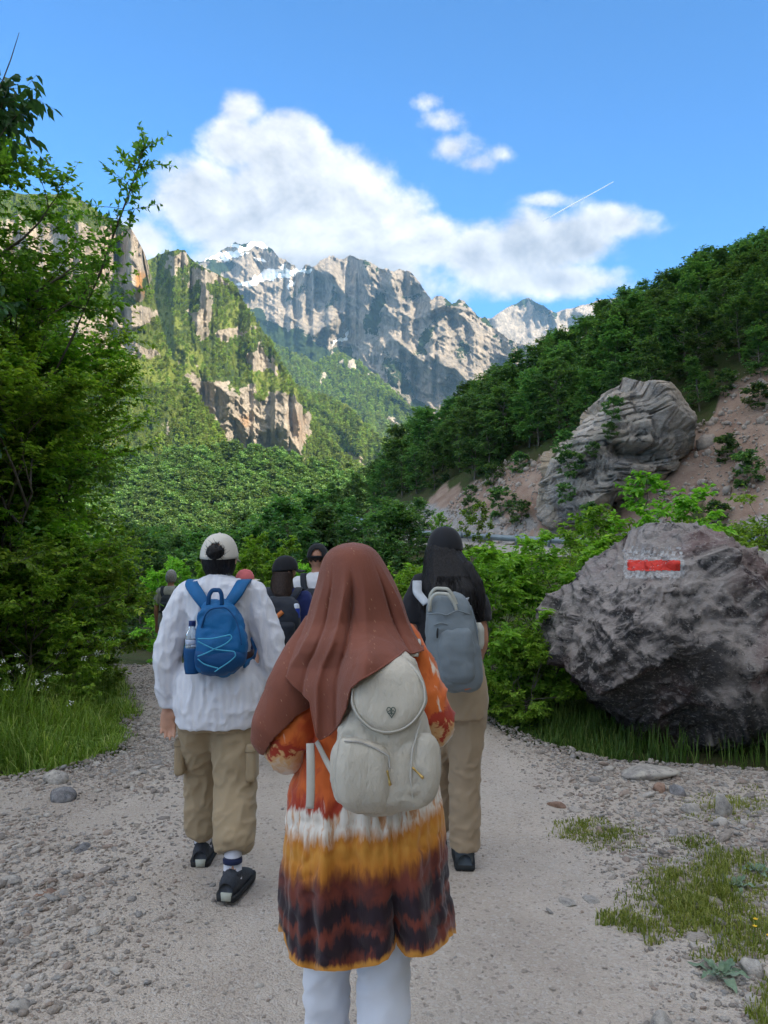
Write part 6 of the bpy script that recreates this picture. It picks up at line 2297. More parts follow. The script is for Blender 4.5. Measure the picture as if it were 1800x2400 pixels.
def mat_scarf():
    m, b = mat_new('brown headscarf cotton')
    co = b.n('ShaderNodeTexCoord').outputs['Object']
    n = b.noise(co, 6, 4, 0.55)
    c = b.mix(b.rng(n, 0.3, 0.7), (0.180, 0.060, 0.038), (0.225, 0.077, 0.050))
    # fine pale slub threads, short slanting dashes in rows
    mp = b.n('ShaderNodeMapping')
    mp.inputs['Rotation'].default_value = (0, R(28), 0)
    b.put(mp.inputs['Vector'], co)
    p = b.v('MULTIPLY', mp.outputs[0], (330, 60, 62))
    vo = b.n('ShaderNodeTexVoronoi')
    b.put(vo.inputs['Vector'], p)
    vo.inputs['Scale'].default_value = 1.0
    rnd = b.sep(vo.outputs['Color'])[0]
    row = b.m('ABSOLUTE', b.m('SUBTRACT', b.m('FRACT', b.m('MULTIPLY', b.sep(co)[0], 17.0)), 0.5))
    dash = b.m('MULTIPLY', b.rng(vo.outputs['Distance'], 0.30, 0.16), b.m('GREATER_THAN', rnd, 0.80))
    dash = b.m('MULTIPLY', dash, b.rng(row, 0.20, 0.12, 0.0, 1.0))
    c = b.mix(b.m('MULTIPLY', dash, 0.55), c, (0.62, 0.42, 0.26))
    fine = b.noise(co, 1200, 2)
    finish(b, c, 0.72, b.bump(b.m('ADD', b.m('MULTIPLY', fine, 0.25), b.noise(b.v('MULTIPLY', co, (1, 1, 0.35)), 55, 5, 0.65, 0.5)), 0.45, 0.007), 0.2, sheen=0.12)
    return m


def mat_tunic():
    """tie dyed bands down the skirt: z is the height in metres above the ground"""
    m, b = mat_new('tie dyed cotton')
    co = b.n('ShaderNodeTexCoord').outputs['Object']
    x, y, z = b.sep(co)
    vert = b.v('MULTIPLY', co, (1, 1, 0.16))
    drip = b.noise(vert, 46, 4, 0.6)
    dripb = b.noise(vert, 15, 3, 0.5)
    slow = b.noise(co, 5, 3, 0.5)
    e = b.m('SUBTRACT', z, b.m('MULTIPLY', x, 0.17))
    e = b.m('ADD', e, b.m('MULTIPLY', b.m('SUBTRACT', drip, 0.5), 0.09))
    e = b.m('ADD', e, b.m('MULTIPLY', b.m('SUBTRACT', dripb, 0.5), 0.07))
    e = b.m('ADD', e, b.m('MULTIPLY', b.m('SUBTRACT', b.noise(b.v('MULTIPLY', co, (1, 1, 0.1)), 120, 3, 0.6), 0.5), 0.035))
    e = b.m('ADD', e, b.m('MULTIPLY', b.m('SUBTRACT', slow, 0.5), 0.03))
    WHT, OCH, GOLD, BRN, MAR, BLK, ORG, RED = (0.74, 0.68, 0.60), (0.50, 0.19, 0.028), (0.55, 0.25, 0.042), (0.26, 0.085, 0.022), (0.155, 0.038, 0.025), (0.026, 0.016, 0.022), (0.62, 0.13, 0.028), (0.36, 0.045, 0.022)
    K = lambda p: 1.55 - (1.55 - p) * 0.955
    lo, hi = 0.40, 1.0
    st = [(0.428, MAR), (0.465, MAR), (0.485, BLK), (0.515, BLK), (0.53, MAR), (0.548, MAR), (0.562, BLK), (0.603, BLK), (0.627, MAR), (0.660, MAR), (0.682, BRN), (0.703, OCH), (0.742, GOLD), (0.765, OCH), (0.797, WHT), (0.845, WHT), (0.862, RED), (0.90, RED)]
    col = b.ramp(b.rng(e, lo, hi), [((K(p) - lo) / (hi - lo), c) for p, c in st])
    # ochre runs through the white band
    runs = b.m('MULTIPLY', b.rng(drip, 0.50, 0.60), b.m('MULTIPLY', b.rng(e, K(0.74), K(0.77)), b.rng(e, K(0.87), K(0.84))))
    col = b.mix(b.m('MULTIPLY', runs, 0.8), col, OCH)
    mot = b.noise(co, 11, 4, 0.6)
    col = b.mix(b.m('MULTIPLY', b.rng(mot, 0.5, 0.62, 0, 0.55), b.rng(e, K(0.68), K(0.66))), col, BLK)
    hm = b.m('ADD', b.attr('hem').outputs['Fac'], b.m('MULTIPLY', b.m('SUBTRACT', drip, 0.5), 0.05))
    col = b.mix(b.rng(hm, 0.020, 0.008), col, GOLD)
    # bodice: orange and red cloud with pale flecks
    up = b.noise(b.v('MULTIPLY', co, (1, 1, 0.55)), 16, 4, 0.55, 0.5)
    bod = b.mix(b.rng(up, 0.38, 0.55), RED, ORG)
    fl = b.noise(b.v('MULTIPLY', b.v('ADD', co, (3, 1, 2)), (1, 1, 0.45)), 18, 3, 0.5, 0.4)
    bod = b.mix(b.rng(fl, 0.62, 0.68), bod, WHT)
    col = b.mix(b.rng(e, K(0.875), K(0.895)), col, bod)
    fine = b.noise(co, 900, 2)
    finish(b, col, 0.7, b.bump(b.m('ADD', b.m('MULTIPLY', fine, 0.12), b.noise(vert, 60, 3)), 0.25, 0.008), 0.2, sheen=0.2)
    return m


def mat_sleeve():
    m, b = mat_new('tie dyed sleeve')
    co = b.n('ShaderNodeTexCoord').outputs['Object']
    t = b.attr('along').outputs['Fac']
    n = b.noise(co, 26, 4, 0.6, 0.4)
    e = b.m('ADD', t, b.m('MULTIPLY', b.m('SUBTRACT', n, 0.5), 0.22))
    ORG, RED, WHT, CRM = (0.64, 0.15, 0.032), (0.34, 0.04, 0.02), (0.72, 0.62, 0.50), (0.66, 0.63, 0.57)
    fl = b.noise(b.v('MULTIPLY', co, (1, 1, 0.5)), 17, 3, 0.55, 0.5)
    up = b.mix(b.rng(fl, 0.40, 0.52), (0.48, 0.08, 0.022), ORG)
    up = b.mix(b.rng(fl, 0.60, 0.68), up, WHT)
    col = b.mix(b.rng(e, 0.52, 0.54), up, RED)
    col = b.mix(b.rng(e, 0.575, 0.59), col, (0.62, 0.36, 0.16))
    col = b.mix(b.rng(e, 0.60, 0.67), col, CRM)
    finish(b, col, 0.7, b.bump(b.noise(co, 60, 4), 0.2, 0.006), 0.2, sheen=0.2)
    return m


def tube_attr(pts, rad, k=28, per=10, wr=0.010, seed=0.0, wl=0.05, r2=None):
    """open cloth tube with folds; returns V,F,along"""
    V, F = limb(pts, rad, k, per)
    n = (len(V) - 2) // k
    al = np.repeat(np.linspace(0, 1, n), k)
    al = np.concatenate([al, [0, 1]])
    q = F[0]
    N = normals(V, q)
    h = ridged(V / np.array([wl, wl, wl * 1.1]) * 0.8 + seed, 2) - 0.45
    V = V + N * (wr * h * np.clip(4 * al, 0, 1))[:, None]
    return V, F, al


def build_scarf_hiker():
    X0, Y0 = -0.06, 2.20
    root = person(X0, Y0, gz(X0, Y0), 'woman in a brown headscarf and orange tie dyed tunic with a cream backpack, nearest hiker')
    O = np.array([X0, Y0, root.location.z])

    def Lc(px, py, Y):
        return W(px, py, Y) - O
    J = standing(1.60, 0.0, 0.05, 0.085)
    J['head'] = (-0.025, 0.0, 1.450)
    J['neck'] = (-0.02, 0.0, 1.32)
    J['sh'] = 1.28
    J['hip'] = (0.0, 0.0, 0.86)
    J['shoulderL'], J['shoulderR'] = Lc(722, 1530, 2.2), Lc(958, 1508, 2.2)
    J['elbowL'], J['elbowR'] = Lc(664, 1745, 2.17), Lc(1030, 1690, 2.16)
    J['wristL'], J['wristR'] = Lc(745, 1640, 2.38), Lc(960, 1600, 2.38)
    J['handL'], J['handR'] = (0.35, 0.3, 1.0), (-0.35, 0.3, 1.0)
    J['palmL'] = J['palmR'] = (0, -1, 0.2)
    J['thumbL'], J['thumbR'] = (1, 0, 0.3), (-1, 0, 0.3)
    J['thighL'], J['thighR'] = (-0.09, 0, 0.82), (0.075, 0, 0.82)
    J['kneeL'], J['kneeR'] = (-0.105, 0.05, 0.45), (0.06, 0.0, 0.45)
    J['ankleL'], J['ankleR'] = (-0.10, 0.10, 0.09), (0.055, -0.06, 0.09)
    body(root, J, 1.58, SKIN, 0.011, curl=0.9)
    # white trousers
    wt = mat_cloth('white jeans', (0.66, 0.69, 0.76), var=0.03, bump=0.2)
    trousers(root, J, wt, [0.10, 0.088, 0.072, 0.068, 0.064, 0.062], [0.10, 0.090, 0.076, 0.074, 0.070, 0.068], 0.10, 0.10, 0.165, 0.009, 0.010, 3.0)
    for nm in 'LR':
        shoe(root, J['ankle' + nm], J['foot' + nm], C_SHOE, C_SOLED, 0.95)
    # tunic: rows are (height in the photo, left and right edge, depth of the cloth behind the body)
    rowsP = [(1480, 790, 900, .06), (1500, 735, 950, .085), (1530, 716, 968, .105), (1580, 716, 974, .12), (1650, 712, 984, .125), (1750, 704, 1002, .13), (1809, 692, 1022, .14), (1863, 675, 1033, .15), (1950, 668, 1040, .165), (2074, 658, 1048, .18), (2180, 654, 1066, .19), (2290, 652, 1074, .195)]
    n, m = 180, 150
    A_ = np.array(rowsP, float)
    th = np.linspace(0, 2 * math.pi, n, endpoint=False)
    ct, sn = np.cos(th), np.sin(th)
    hem_px = [600, 654, 668, 700, 736, 790, 832, 880, 905, 918, 926, 934, 946, 975, 1001, 1040, 1071, 1100]
    hem_py = [2170, 2185, 2238, 2262, 2275, 2278, 2272, 2262, 2248, 2222, 2203, 2222, 2243, 2244, 2236, 2214, 2185, 2170]
    hpx = 860 + 208 * ct
    hp = np.where(sn > -0.1, np.interp(hpx, hem_px, hem_py), 2170)
    t = np.linspace(0, 1, m)[:, None]
    PYg = 1480 + (hp[None] - 1480) * t
    L_, R_, D_ = (cub(PYg, A_[:, 0], A_[:, j]) for j in (1, 2, 3))
    fl = sstep(1850, 2130, PYg)
    fold = 0.026 * np.cos(5 * th[None] + 1.3 + 0.6 * np.sin(3 * th)[None]) + 0.014 * np.cos(11 * th[None] + 0.5 + 0.004 * PYg) + 0.006 * np.cos(23 * th[None] + 2)
    gath = 0.005 * np.cos(38 * th[None] + 3 * np.sin(5 * th[None])) * sstep(1850, 1920, PYg) * sstep(2130, 1960, PYg)
    notch = -0.085 * np.exp(-((th[None] - 1.25) / 0.085) ** 2) * sstep(2000, 2200, PYg)
    side2 = -0.035 * np.exp(-((th[None] - 2.2) / 0.12) ** 2) * sstep(1880, 2160, PYg) - 0.02 * np.exp(-((th[None] - 0.75) / 0.1) ** 2) * sstep(1900, 2160, PYg)
    amp = fold * fl + gath + notch + side2
    PXg = (L_ + R_) / 2 + ((R_ - L_) / 2 + amp * 250 * (np.abs(ct) > 0.3)) * np.sign(ct)[None] * np.abs(ct)[None] ** 0.92
    Yv = Y0 - (D_ + amp) * np.sign(sn)[None] * np.abs(sn)[None] ** 0.92
    V = (W(PXg, PYg, Yv) - O).reshape(-1, 3)
    F = grid_faces(m, n, True)[:, ::-1]
    V = wrinkle(V, F, 0.007, (0.07, 0.07, 0.06), 0.5, 4.0)
    child('tunic', V, F, mat_tunic(), root, attrs={'hem': ((hp[None] - PYg) * 0.00112).ravel()})
    # sleeves, gathered into cream cuffs at the elbow
    ms = mat_sleeve()
    for nm, pts, rad in (('L', [Lc(735, 1520, 2.19), Lc(712, 1600, 2.18), Lc(694, 1690, 2.16), Lc(668, 1752, 2.15), Lc(690, 1768, 2.25), Lc(712, 1740, 2.33)], [0.050, 0.062, 0.072, 0.060, 0.050, 0.042]),
                         ('R', [Lc(945, 1500, 2.19), Lc(968, 1560, 2.18), Lc(992, 1640, 2.16), Lc(1010, 1692, 2.15), Lc(992, 1706, 2.25), Lc(970, 1670, 2.33)], [0.052, 0.060, 0.070, 0.066, 0.052, 0.045])):
        V, F, al = tube_attr(pts, rad, 32, 11, 0.013, 1.0 if nm == 'L' else 6.0, 0.055)
        child('sleeve', V, F, ms, root, attrs={'along': al})
    # headscarf: crown, back panel with its hanging point, and the end thrown over the left arm
    sc = mat_scarf()
    rw = [(1271, 827, 829, .002, .002), (1274, 806, 850, .03, .03), (1279, 790, 864, .06, .05), (1290, 772, 880, .088, .075), (1308, 758, 894, .105, .09), (1335, 749, 910, .116, .098), (1370, 741, 928, .122, .10), (1404, 731, 942, .124, .10), (1454, 717, 958, .135, .105), (1483, 704, 972, .165, .115), (1510, 688, 990, .215, .12), (1535, 672, 1004, .262, .13), (1563, 654, 1014, .292, .14), (1621, 640, 1018, .312, .15), (1740, 640, 1018, .312, .15)]
    A_ = np.array(rw, float)
    n, m = 240, 130
    th = np.linspace(-0.55, math.pi + 0.55, n)
    ct, sn = np.cos(th), np.sin(th)
    hem_px = [560, 657, 690, 715, 733, 742, 750, 757, 775, 800, 813, 823, 845, 875, 930, 958, 968, 980, 1000, 1040]
    hem_py = [1560, 1563, 1602, 1628, 1642, 1690, 1725, 1733, 1722, 1694, 1660, 1614, 1594, 1575, 1541, 1524, 1532, 1531, 1522, 1500]
    pxw = 831 + 184 * ct
    hp = np.where(sn > -0.1, np.interp(pxw, hem_px, hem_py), 1530)
    t = np.linspace(0, 1, m)[:, None]
    PYg = 1271 + (hp[None] - 1271) * t ** 1.05
    L_, R_, B_, F_ = (cub(PYg, A_[:, 0], A_[:, j]) for j in (1, 2, 3, 4))
    # folds run from the back of the head to the hem, fanning out
    dn = sstep(1330, 1620, PYg)

    def fold_at(a0, a1, w0, w1, d):
        ac = a0 + (a1 - a0) * dn
        w_ = w0 + (w1 - w0) * dn
        return d * 1.25 * np.exp(-np.abs((th[None] - ac) / (w_ * 0.75)) ** 1.25) * sstep(1310, 1440, PYg)
    amp = fold_at(1.84, 2.02, 0.16, 0.11, 0.022) + fold_at(1.66, 1.80, 0.07, 0.055, -0.022) + fold_at(1.38, 1.46, 0.22, 0.20, 0.010)
    amp = amp + fold_at(0.58, 0.40, 0.12, 0.10, 0.030) + fold_at(0.84, 0.62, 0.07, 0.06, -0.020) + fold_at(2.50, 2.55, 0.16, 0.14, 0.012) + fold_at(2.24, 2.28, 0.06, 0.06, -0.012)
    amp = amp + 0.003 * dn * np.cos(17 * th[None] + 0.005 * PYg)
    PXg = (L_ + R_) / 2 + ((R_ - L_) / 2 + amp * 330) * ct[None]
    red = 0.135 * sstep(0.12, -0.42, ct)[None] * sstep(1480, 1570, PYg)
    Yv = 2.17 - np.where(sn[None] > 0, B_ - red + amp, F_) * sn[None]
    V = (W(PXg, PYg, Yv) - O).reshape(-1, 3)
    F = grid_faces(m, n)[:, ::-1]
    cre = ridged(np.stack([V[:, 0] * 13 + V[:, 2] * 5, V[:, 1] * 13, V[:, 2] * 3.2], -1) + 4, 3) - 0.4
    V = V + normals(V, F) * (0.0028 * cre * sstep(1320, 1460, PYg).ravel())[:, None]
    hs = child('headscarf', V, F, sc, root, solid=0.0035)
    edge = V.reshape(m, n, 3)[-1][(sn > 0.03)]
    HV, HF = tubes(edge[None], np.full((1, len(edge)), 0.0026), 6)
    child('rolled_hem', HV, HF, sc, hs)
    # front band under the chin closes the scarf
    ybase = -0.03
    V, F = rings([(1.30, -0.03, ybase + 0.02, 0.10, 0.05, 0.10, 2), (1.36, -0.03, ybase + 0.02, 0.088, 0.05, 0.105, 2), (1.40, -0.03, ybase + 0.02, 0.082, 0.05, 0.10, 2)], 32, 10)
    child('chin_wrap', V, F, sc, hs)
    # the end over the left arm
    pts = [Lc(742, 1455, 2.19), Lc(722, 1505, 2.17), Lc(700, 1560, 2.15), Lc(680, 1621, 2.13), Lc(645, 1700, 2.13), Lc(623, 1742, 2.13), Lc(617, 1764, 2.13)]
    rad = [0.030, 0.045, 0.056, 0.066, 0.062, 0.038, 0.012]
    V, F = limb(pts, rad, 120, 46, round_ends=False)
    V = V[:-2]
    G = F[0]
    # cut along the slanting hem
    d = V + O - np.array([0, 0, CAMZ])
    px, py = 900 + 1800 * d[:, 0] / d[:, 1], 1310 - 1800 * d[:, 2] / d[:, 1]
    hem = np.interp(px, [560, 600, 617, 640, 695, 740, 790], [1790, 1780, 1768, 1732, 1674, 1640, 1600])
    back = V[:, 1] < 0.02
    keep = (py < hem) | (~back & (py < hem + 20))
    G = G[keep[G].all(1)]
    u, inv = np.unique(G, return_inverse=True)
    V2 = V[u]
    V2 = V2 + 0.004 * np.stack([fbm(V2 * 14, 2), fbm(V2 * 14 + 5, 2), 0 * V2[:, 0]], -1)
    child('scarf_end', V2, inv.reshape(-1, 4), sc, hs, solid=0.004)

    # ------------------------------------------------------------- cream backpack
    pk = pack_root(X0 + 0.03, 1.98, 1.0, 'cream canvas backpack with a rounded flap below the brown headscarf')
    PO = np.array(pk.location)
    cr = mat_cloth('cream canvas', (0.53, 0.485, 0.405), var=0.06, bump=0.8, big=0.9, sheen=0.1)
    crl = mat_cloth('cream webbing', (0.50, 0.475, 0.42), var=0.03, bump=0.2)
    gold = mat_plain('brass zip pull', (0.55, 0.36, 0.12), 0.3, 0.5, 0.05, metallic=0.9)
    zipm = mat_plain('zip seam', (0.38, 0.36, 0.33), 0.8)

    def Q(px, py, Y):
        return W(px, py, Y) - PO
    rows = []
    for py, l, r, yb, yf in [(1535, 880, 950, 1.985, 2.03), (1548, 852, 972, 1.95, 2.05), (1585, 838, 985, 1.925, 2.06), (1630, 826, 990, 1.91, 2.065), (1668, 812, 994, 1.90, 2.07), (1736, 788, 1010, 1.885, 2.075), (1790, 778, 1022, 1.875, 2.075), (1830, 778, 1022, 1.875, 2.07), (1865, 786, 1014, 1.885, 2.06), (1890, 806, 985, 1.91, 2.045), (1908, 835, 945, 1.945, 2.03), (1915, 860, 915, 1.965, 2.01)]:
        a, b_ = W(l, py, 1.95) - PO, W(r, py, 1.95) - PO
        rows.append((a[2], a[0], b_[0], yb - PO[1], yf - PO[1]))
    V, F = pack_shell(rows, 80, 80, 3.0, 0.0075, 3.0)
    bodyp = child('bag', V, F, cr, pk)

    def pad(outline, Y, bulge, name, parent, mat, nv=14):
        """pocket or flap: filled outline (row list (py, l, r, Y)), puffed toward the camera"""
        rws = outline
        pyv = np.array([r[0] for r in rws], float)
        pp = np.linspace(pyv[0], pyv[-1], 40)
        l, r, yy = (cub(pp, pyv, [q_[j] for q_ in rws]) for j in (1, 2, 3))
        u = np.linspace(0, 1, nv * 2)
        PX = l[:, None] + (r - l)[:, None] * u[None]
        e = np.minimum(np.minimum(u, 1 - u)[None] * (r - l)[:, None], np.minimum(pp - pp[0], pp[-1] - pp)[:, None])
        YY = yy[:, None] - bulge * (1 - np.exp(-np.maximum(e, 0) / 9.0))
        YY = YY + 0.035 * (2 * u[None] - 1) ** 4 * 0.4
        P = W(PX, np.broadcast_to(pp[:, None], PX.shape), YY) - PO
        P = P + 0.0016 * fbm(P * 22 + 3, 3)[..., None] * np.array([0, 1, 0])
        return child(name, P.reshape(-1, 3), grid_faces(40, nv * 2), mat, parent, solid=-0.006)
    flap = pad([(1536, 905, 938, 1.985), (1545, 868, 948, 1.950), (1562, 846, 966, 1.925), (1582, 834, 982, 1.910), (1612, 825, 993, 1.900), (1640, 825, 997, 1.892), (1662, 832, 989, 1.886), (1682, 844, 976, 1.882), (1700, 864, 956, 1.880), (1711, 884, 934, 1.880), (1717, 902, 914, 1.882)], 1.9, 0.012, 'flap', pk, cr, 16)
    # piping round the flap, and the heart badge
    ol = [(842, 1570, 1.915), (828, 1606, 1.897), (825, 1640, 1.888), (834, 1668, 1.880), (852, 1692, 1.872), (878, 1710, 1.869), (908, 1716, 1.868), (938, 1710, 1.869), (962, 1696, 1.872), (984, 1670, 1.88), (996, 1640, 1.887), (994, 1612, 1.895), (982, 1584, 1.905), (966, 1563, 1.92), (946, 1546, 1.945)]
    pts = np.array([Q(*p) for p in ol])
    V, F = limb(pts, np.full(len(pts), 0.0026), 6, 4)
    child('piping', V, F, crl, flap)
    a = np.linspace(0, 2 * math.pi, 41)
    hx, hy = 16 * np.sin(a) ** 3, 13 * np.cos(a) - 5 * np.cos(2 * a) - 2 * np.cos(3 * a) - np.cos(4 * a)
    pts = np.array([Q(917 + 0.62 * x_ - 0.06 * y_, 1668 - 0.86 * y_, 1.862) for x_, y_ in zip(hx, hy)])
    V, F = limb(pts, np.full(len(pts), 0.0011), 5, 2)
    gm = mat_plain('dark green enamel', (0.07, 0.10, 0.085), 0.5)
    hb = child('heart_badge', V, F, gm, flap)
    for seg in ([(910, 1668), (915, 1664), (916, 1671), (921, 1665), (924, 1668)], [(918, 1660), (918, 1675)], [(911, 1672), (924, 1673)]):
        pts = np.array([Q(x_, y_, 1.862) for x_, y_ in seg])
        V, F = limb(pts, np.full(len(pts), 0.0009), 5, 3)
        child('scribble', V, F, gm, hb)
    pkt = pad([(1733, 806, 836, 1.890), (1742, 800, 870, 1.884), (1756, 797, 902, 1.880), (1772, 794, 912, 1.877), (1800, 791, 914, 1.875), (1840, 792, 914, 1.877), (1870, 798, 912, 1.884), (1890, 812, 906, 1.897), (1902, 838, 898, 1.915)], 1.88, 0.018, 'front_pocket', pk, cr)
    pts = np.array([Q(*p) for p in [(808, 1737, 1.868), (836, 1738, 1.862), (866, 1748, 1.858), (895, 1762, 1.856), (911, 1774, 1.857), (914, 1800, 1.856)]])
    V, F = limb(pts, np.full(len(pts), 0.0022), 6, 5)
    child('zip', V, F, zipm, pkt)
    side = pad([(1722, 985, 1004, 1.905), (1735, 974, 1018, 1.900), (1760, 968, 1027, 1.897), (1800, 965, 1029, 1.895), (1840, 965, 1024, 1.900), (1868, 968, 1014, 1.91), (1884, 974, 996, 1.92)], 1.89, 0.016, 'side_pocket', pk, cr, 8)
    pts = np.array([Q(*p) for p in [(986, 1690, 1.892), (976, 1725, 1.884), (966, 1765, 1.878), (963, 1820, 1.876), (970, 1890, 1.892)]])
    V, F = limb(pts, np.full(len(pts), 0.0024), 6, 5)
    child('drawcord', V, F, crl, pk)
    for p0, p1 in (((908, 1808, 1.857), (914, 1838, 1.853)), ((968, 1800, 1.874), (990, 1822, 1.868))):
        V, F = limb([Q(*p0), (Q(*p0) + Q(*p1)) / 2, Q(*p1)], [0.003, 0.0022, 0.0042], 6, 3)
        child('zip_pull', V, F, gold, pkt if p0[0] < 940 else side)
    # straps: over the shoulders, webbing back to the bag, one loose end hanging
    for sgn, top, front in ((-1, (842, 1545), (760, 1560)), (1, (958, 1535), (965, 1530))):
        a0 = Q(top[0], top[1], 2.03)
        x1 = (-0.135 if sgn < 0 else 0.105) + X0 - PO[0] + 0.03
        pts = [a0, np.array([x1, 2.13 - PO[1], 1.325 - PO[2]]), np.array([x1, 2.25 - PO[1], 1.31 - PO[2]]), np.array([x1 - 0.01 * sgn, 2.345 - PO[1], 1.2 - PO[2]]), np.array([x1 + 0.03 * sgn, 2.34 - PO[1], 1.05 - PO[2]]), np.array([x1 + 0.05 * sgn, 2.2 - PO[1], 0.93 - PO[2]]), Q(800 if sgn < 0 else 1010, 1830, 2.05)]
        V, F = ribbon(pts, [0.05, 0.055, 0.055, 0.05, 0.03, 0.022, 0.022], 0.008, [(0, -0.5, 1), (0, -0.4, 1), (0, 0.6, 1), (0, 1, 0.2), (0, 1, -0.2), (sgn, 0.2, 0), (sgn, -0.3, 0)])
        child('shoulder_strap', V, F, crl, pk)
    V, F = ribbon([Q(742, 1738, 2.09), Q(752, 1758, 2.06), Q(766, 1786, 2.03), Q(782, 1812, 2.0)], [0.014, 0.014, 0.016, 0.02], 0.003, (0, -1, 0))
    child('webbing', V, F, crl, pk)
    V, F = ribbon([Q(727, 1742, 2.02), Q(728, 1790, 2.008), Q(728, 1850, 2.006), Q(726, 1895, 2.008)], [0.021, 0.022, 0.022, 0.021], 0.003, (0, -1, 0))
    child('loose_strap', V, F, crl, pk)


build_scarf_hiker()


# ------------------------------------------------------------------ the hiker in the white shirt
def build_white_hiker():
    X0, Y0 = -0.82, 3.80
    root = person(X0, Y0, gz(X0, Y0), 'person in a white crinkled shirt, khaki cargo trousers and cream cap carrying a blue backpack')
    O = np.array([X0, Y0, root.location.z])

    def Lc(px, py, Y):
        return W(px, py, Y) - O
    J = standing(1.62, 0.0)
    J['head'] = (0.0, 0.03, 1.545)
    J['neck'] = (0.0, 0.01, 1.40)
    J['sh'] = 1.37
    J['hip'] = (0.005, 0, 0.86)
    J['shoulderL'], J['elbowL'], J['wristL'] = Lc(430, 1398, 3.8), Lc(392, 1540, 3.76), Lc(393, 1658, 3.80)
    J['handL'], J['palmL'], J['thumbL'] = (0.03, 0.02, -1), (0.15, -1, 0), (1, 0, -0.2)
    J['shoulderR'], J['elbowR'], J['wristR'] = Lc(600, 1395, 3.8), Lc(640, 1540, 3.78), Lc(622, 1650, 3.95)
    J['handR'], J['palmR'], J['thumbR'] = (-0.1, 0.5, -1), (-0.2, -1, 0), (-1, 0, 0)
    J['thighL'], J['kneeL'], J['ankleL'], J['footL'] = (-0.085, 0, 0.80), (-0.10, 0.16, 0.46), (-0.105, 0.22, 0.10), (-0.05, 1, 0)
    J['thighR'], J['kneeR'], J['ankleR'], J['footR'] = (0.085, 0, 0.80), (0.105, -0.02, 0.46), (0.13, -0.21, 0.115), (0.16, 1, 0)
    b_, M = body(root, J, 1.62, SKIN, 0.0062, curl=0.6)
    # cargo trousers, bloused over the ankles
    tr = trousers(root, J, C_KHAKI, [0.115, 0.108, 0.096, 0.092, 0.094, 0.070], [0.115, 0.112, 0.104, 0.102, 0.102, 0.074], 0.13, 0.185, 0.185, 0.008, 0.012, 5.0, hipd=0.15)
    for nm, sx, hem in (('L', -1, 0), ('R', 1, 0)):
        kn, hp = np.array(J['knee' + nm]), np.array(J['thigh' + nm])
        c = kn * 0.62 + hp * 0.38 + np.array([sx * 0.088, -0.025, -0.02])
        V, F = rings([(-0.085, 0, 0, 0.020, 0.062, 0.062, 4), (-0.07, 0, 0, 0.028, 0.066, 0.066, 4), (0.06, 0, 0, 0.026, 0.066, 0.066, 4), (0.085, 0, 0, 0.016, 0.064, 0.064, 4)], 24, 14)
        p = child('cargo_pocket', V + c, F, C_KHAKI, tr)
        V, F = rings([(0.055, 0, 0, 0.031, 0.070, 0.070, 4), (0.09, 0, 0, 0.022, 0.068, 0.068, 4)], 24, 5)
        child('pocket_flap', V + c, F, C_KHAKI, p)
    # sock and shoes
    for nm in 'LR':
        an = np.array(J['ankle' + nm])
        shd = unit(np.array(J['knee' + nm]) - an)
        V, F = limb([an + shd * 0.16, an + shd * 0.07, an - np.array([0, 0, 0.03])], [0.043, 0.041, 0.044], 16, 5)
        so = child('sock', V, F, C_SOCK, root)
        V, F = rings([(0.045, 0, 0, 0.0445, 0.0445, 0.0445, 2), (0.062, 0, 0, 0.0448, 0.0448, 0.0448, 2)], 20, 4)
        child('sock_stripe', V + an + np.array([0, 0, 0.0]), F, C_NAVYD, so)
        shoe(root, an, J['foot' + nm], C_SHOE, C_SOLED, 1.0, 0.02 if nm == 'R' else 0.0, C_SOLE)
    # shirt with a sash at the waist
    s = 0.00211
    rows = []
    for py, l, r, d in [(1347, 488, 535, .062), (1354, 476, 550, .085), (1368, 446, 582, .105), (1385, 432, 598, .12), (1420, 436, 594, .135), (1470, 448, 586, .14), (1520, 447, 590, .135), (1545, 444, 594, .130), (1560, 437, 604, .145), (1603, 420, 628, .17), (1650, 414, 626, .18), (1690, 420, 614, .178), (1704, 424, 608, .175)]:
        rows.append((1.55 - (py - 1310) * 0.00204 - O[2], ((l + r) / 2 - 900) * s - X0, 0.0, (r - l) / 2 * s, d, d * 0.95, 2.3))
    arms = [([np.array(J['shoulderL']) + (0.012, 0, 0.012), np.array(J['shoulderL']) * 0.5 + np.array(J['elbowL']) * 0.5 + (-0.006, 0, 0), np.array(J['elbowL']), np.array(J['elbowL']) * 0.45 + np.array(J['wristL']) * 0.55, np.array(J['wristL']) + (0, 0, 0.035), np.array(J['wristL'])], [0.064, 0.073, 0.068, 0.062, 0.053, 0.045]),
            ([np.array(J['shoulderR']) + (-0.012, 0, 0.012), np.array(J['shoulderR']) * 0.5 + np.array(J['elbowR']) * 0.5, np.array(J['elbowR']), np.array(J['elbowR']) * 0.45 + np.array(J['wristR']) * 0.55, np.array(J['wristR']) + (0, 0, 0.035), np.array(J['wristR'])], [0.064, 0.073, 0.068, 0.062, 0.053, 0.045])]
    m, b = mat_new('white crinkle stripe')
    co = b.n('ShaderNodeTexCoord').outputs['Object']
    x, y, z = b.sep(co)
    stripe = b.m('SINE', b.m('MULTIPLY', b.m('ADD', x, b.m('MULTIPLY', b.m('SUBTRACT', b.noise(co, 5, 2), 0.5), 0.04)), 210))
    cr = b.noise(b.v('MULTIPLY', co, (1, 1, 0.4)), 75, 5, 0.65)
    c = b.mix(b.rng(stripe, -1, 1, 0.0, 0.5), (0.74, 0.75, 0.80), (0.64, 0.66, 0.74))
    h = b.m('ADD', b.m('MULTIPLY', stripe, 0.12), cr)
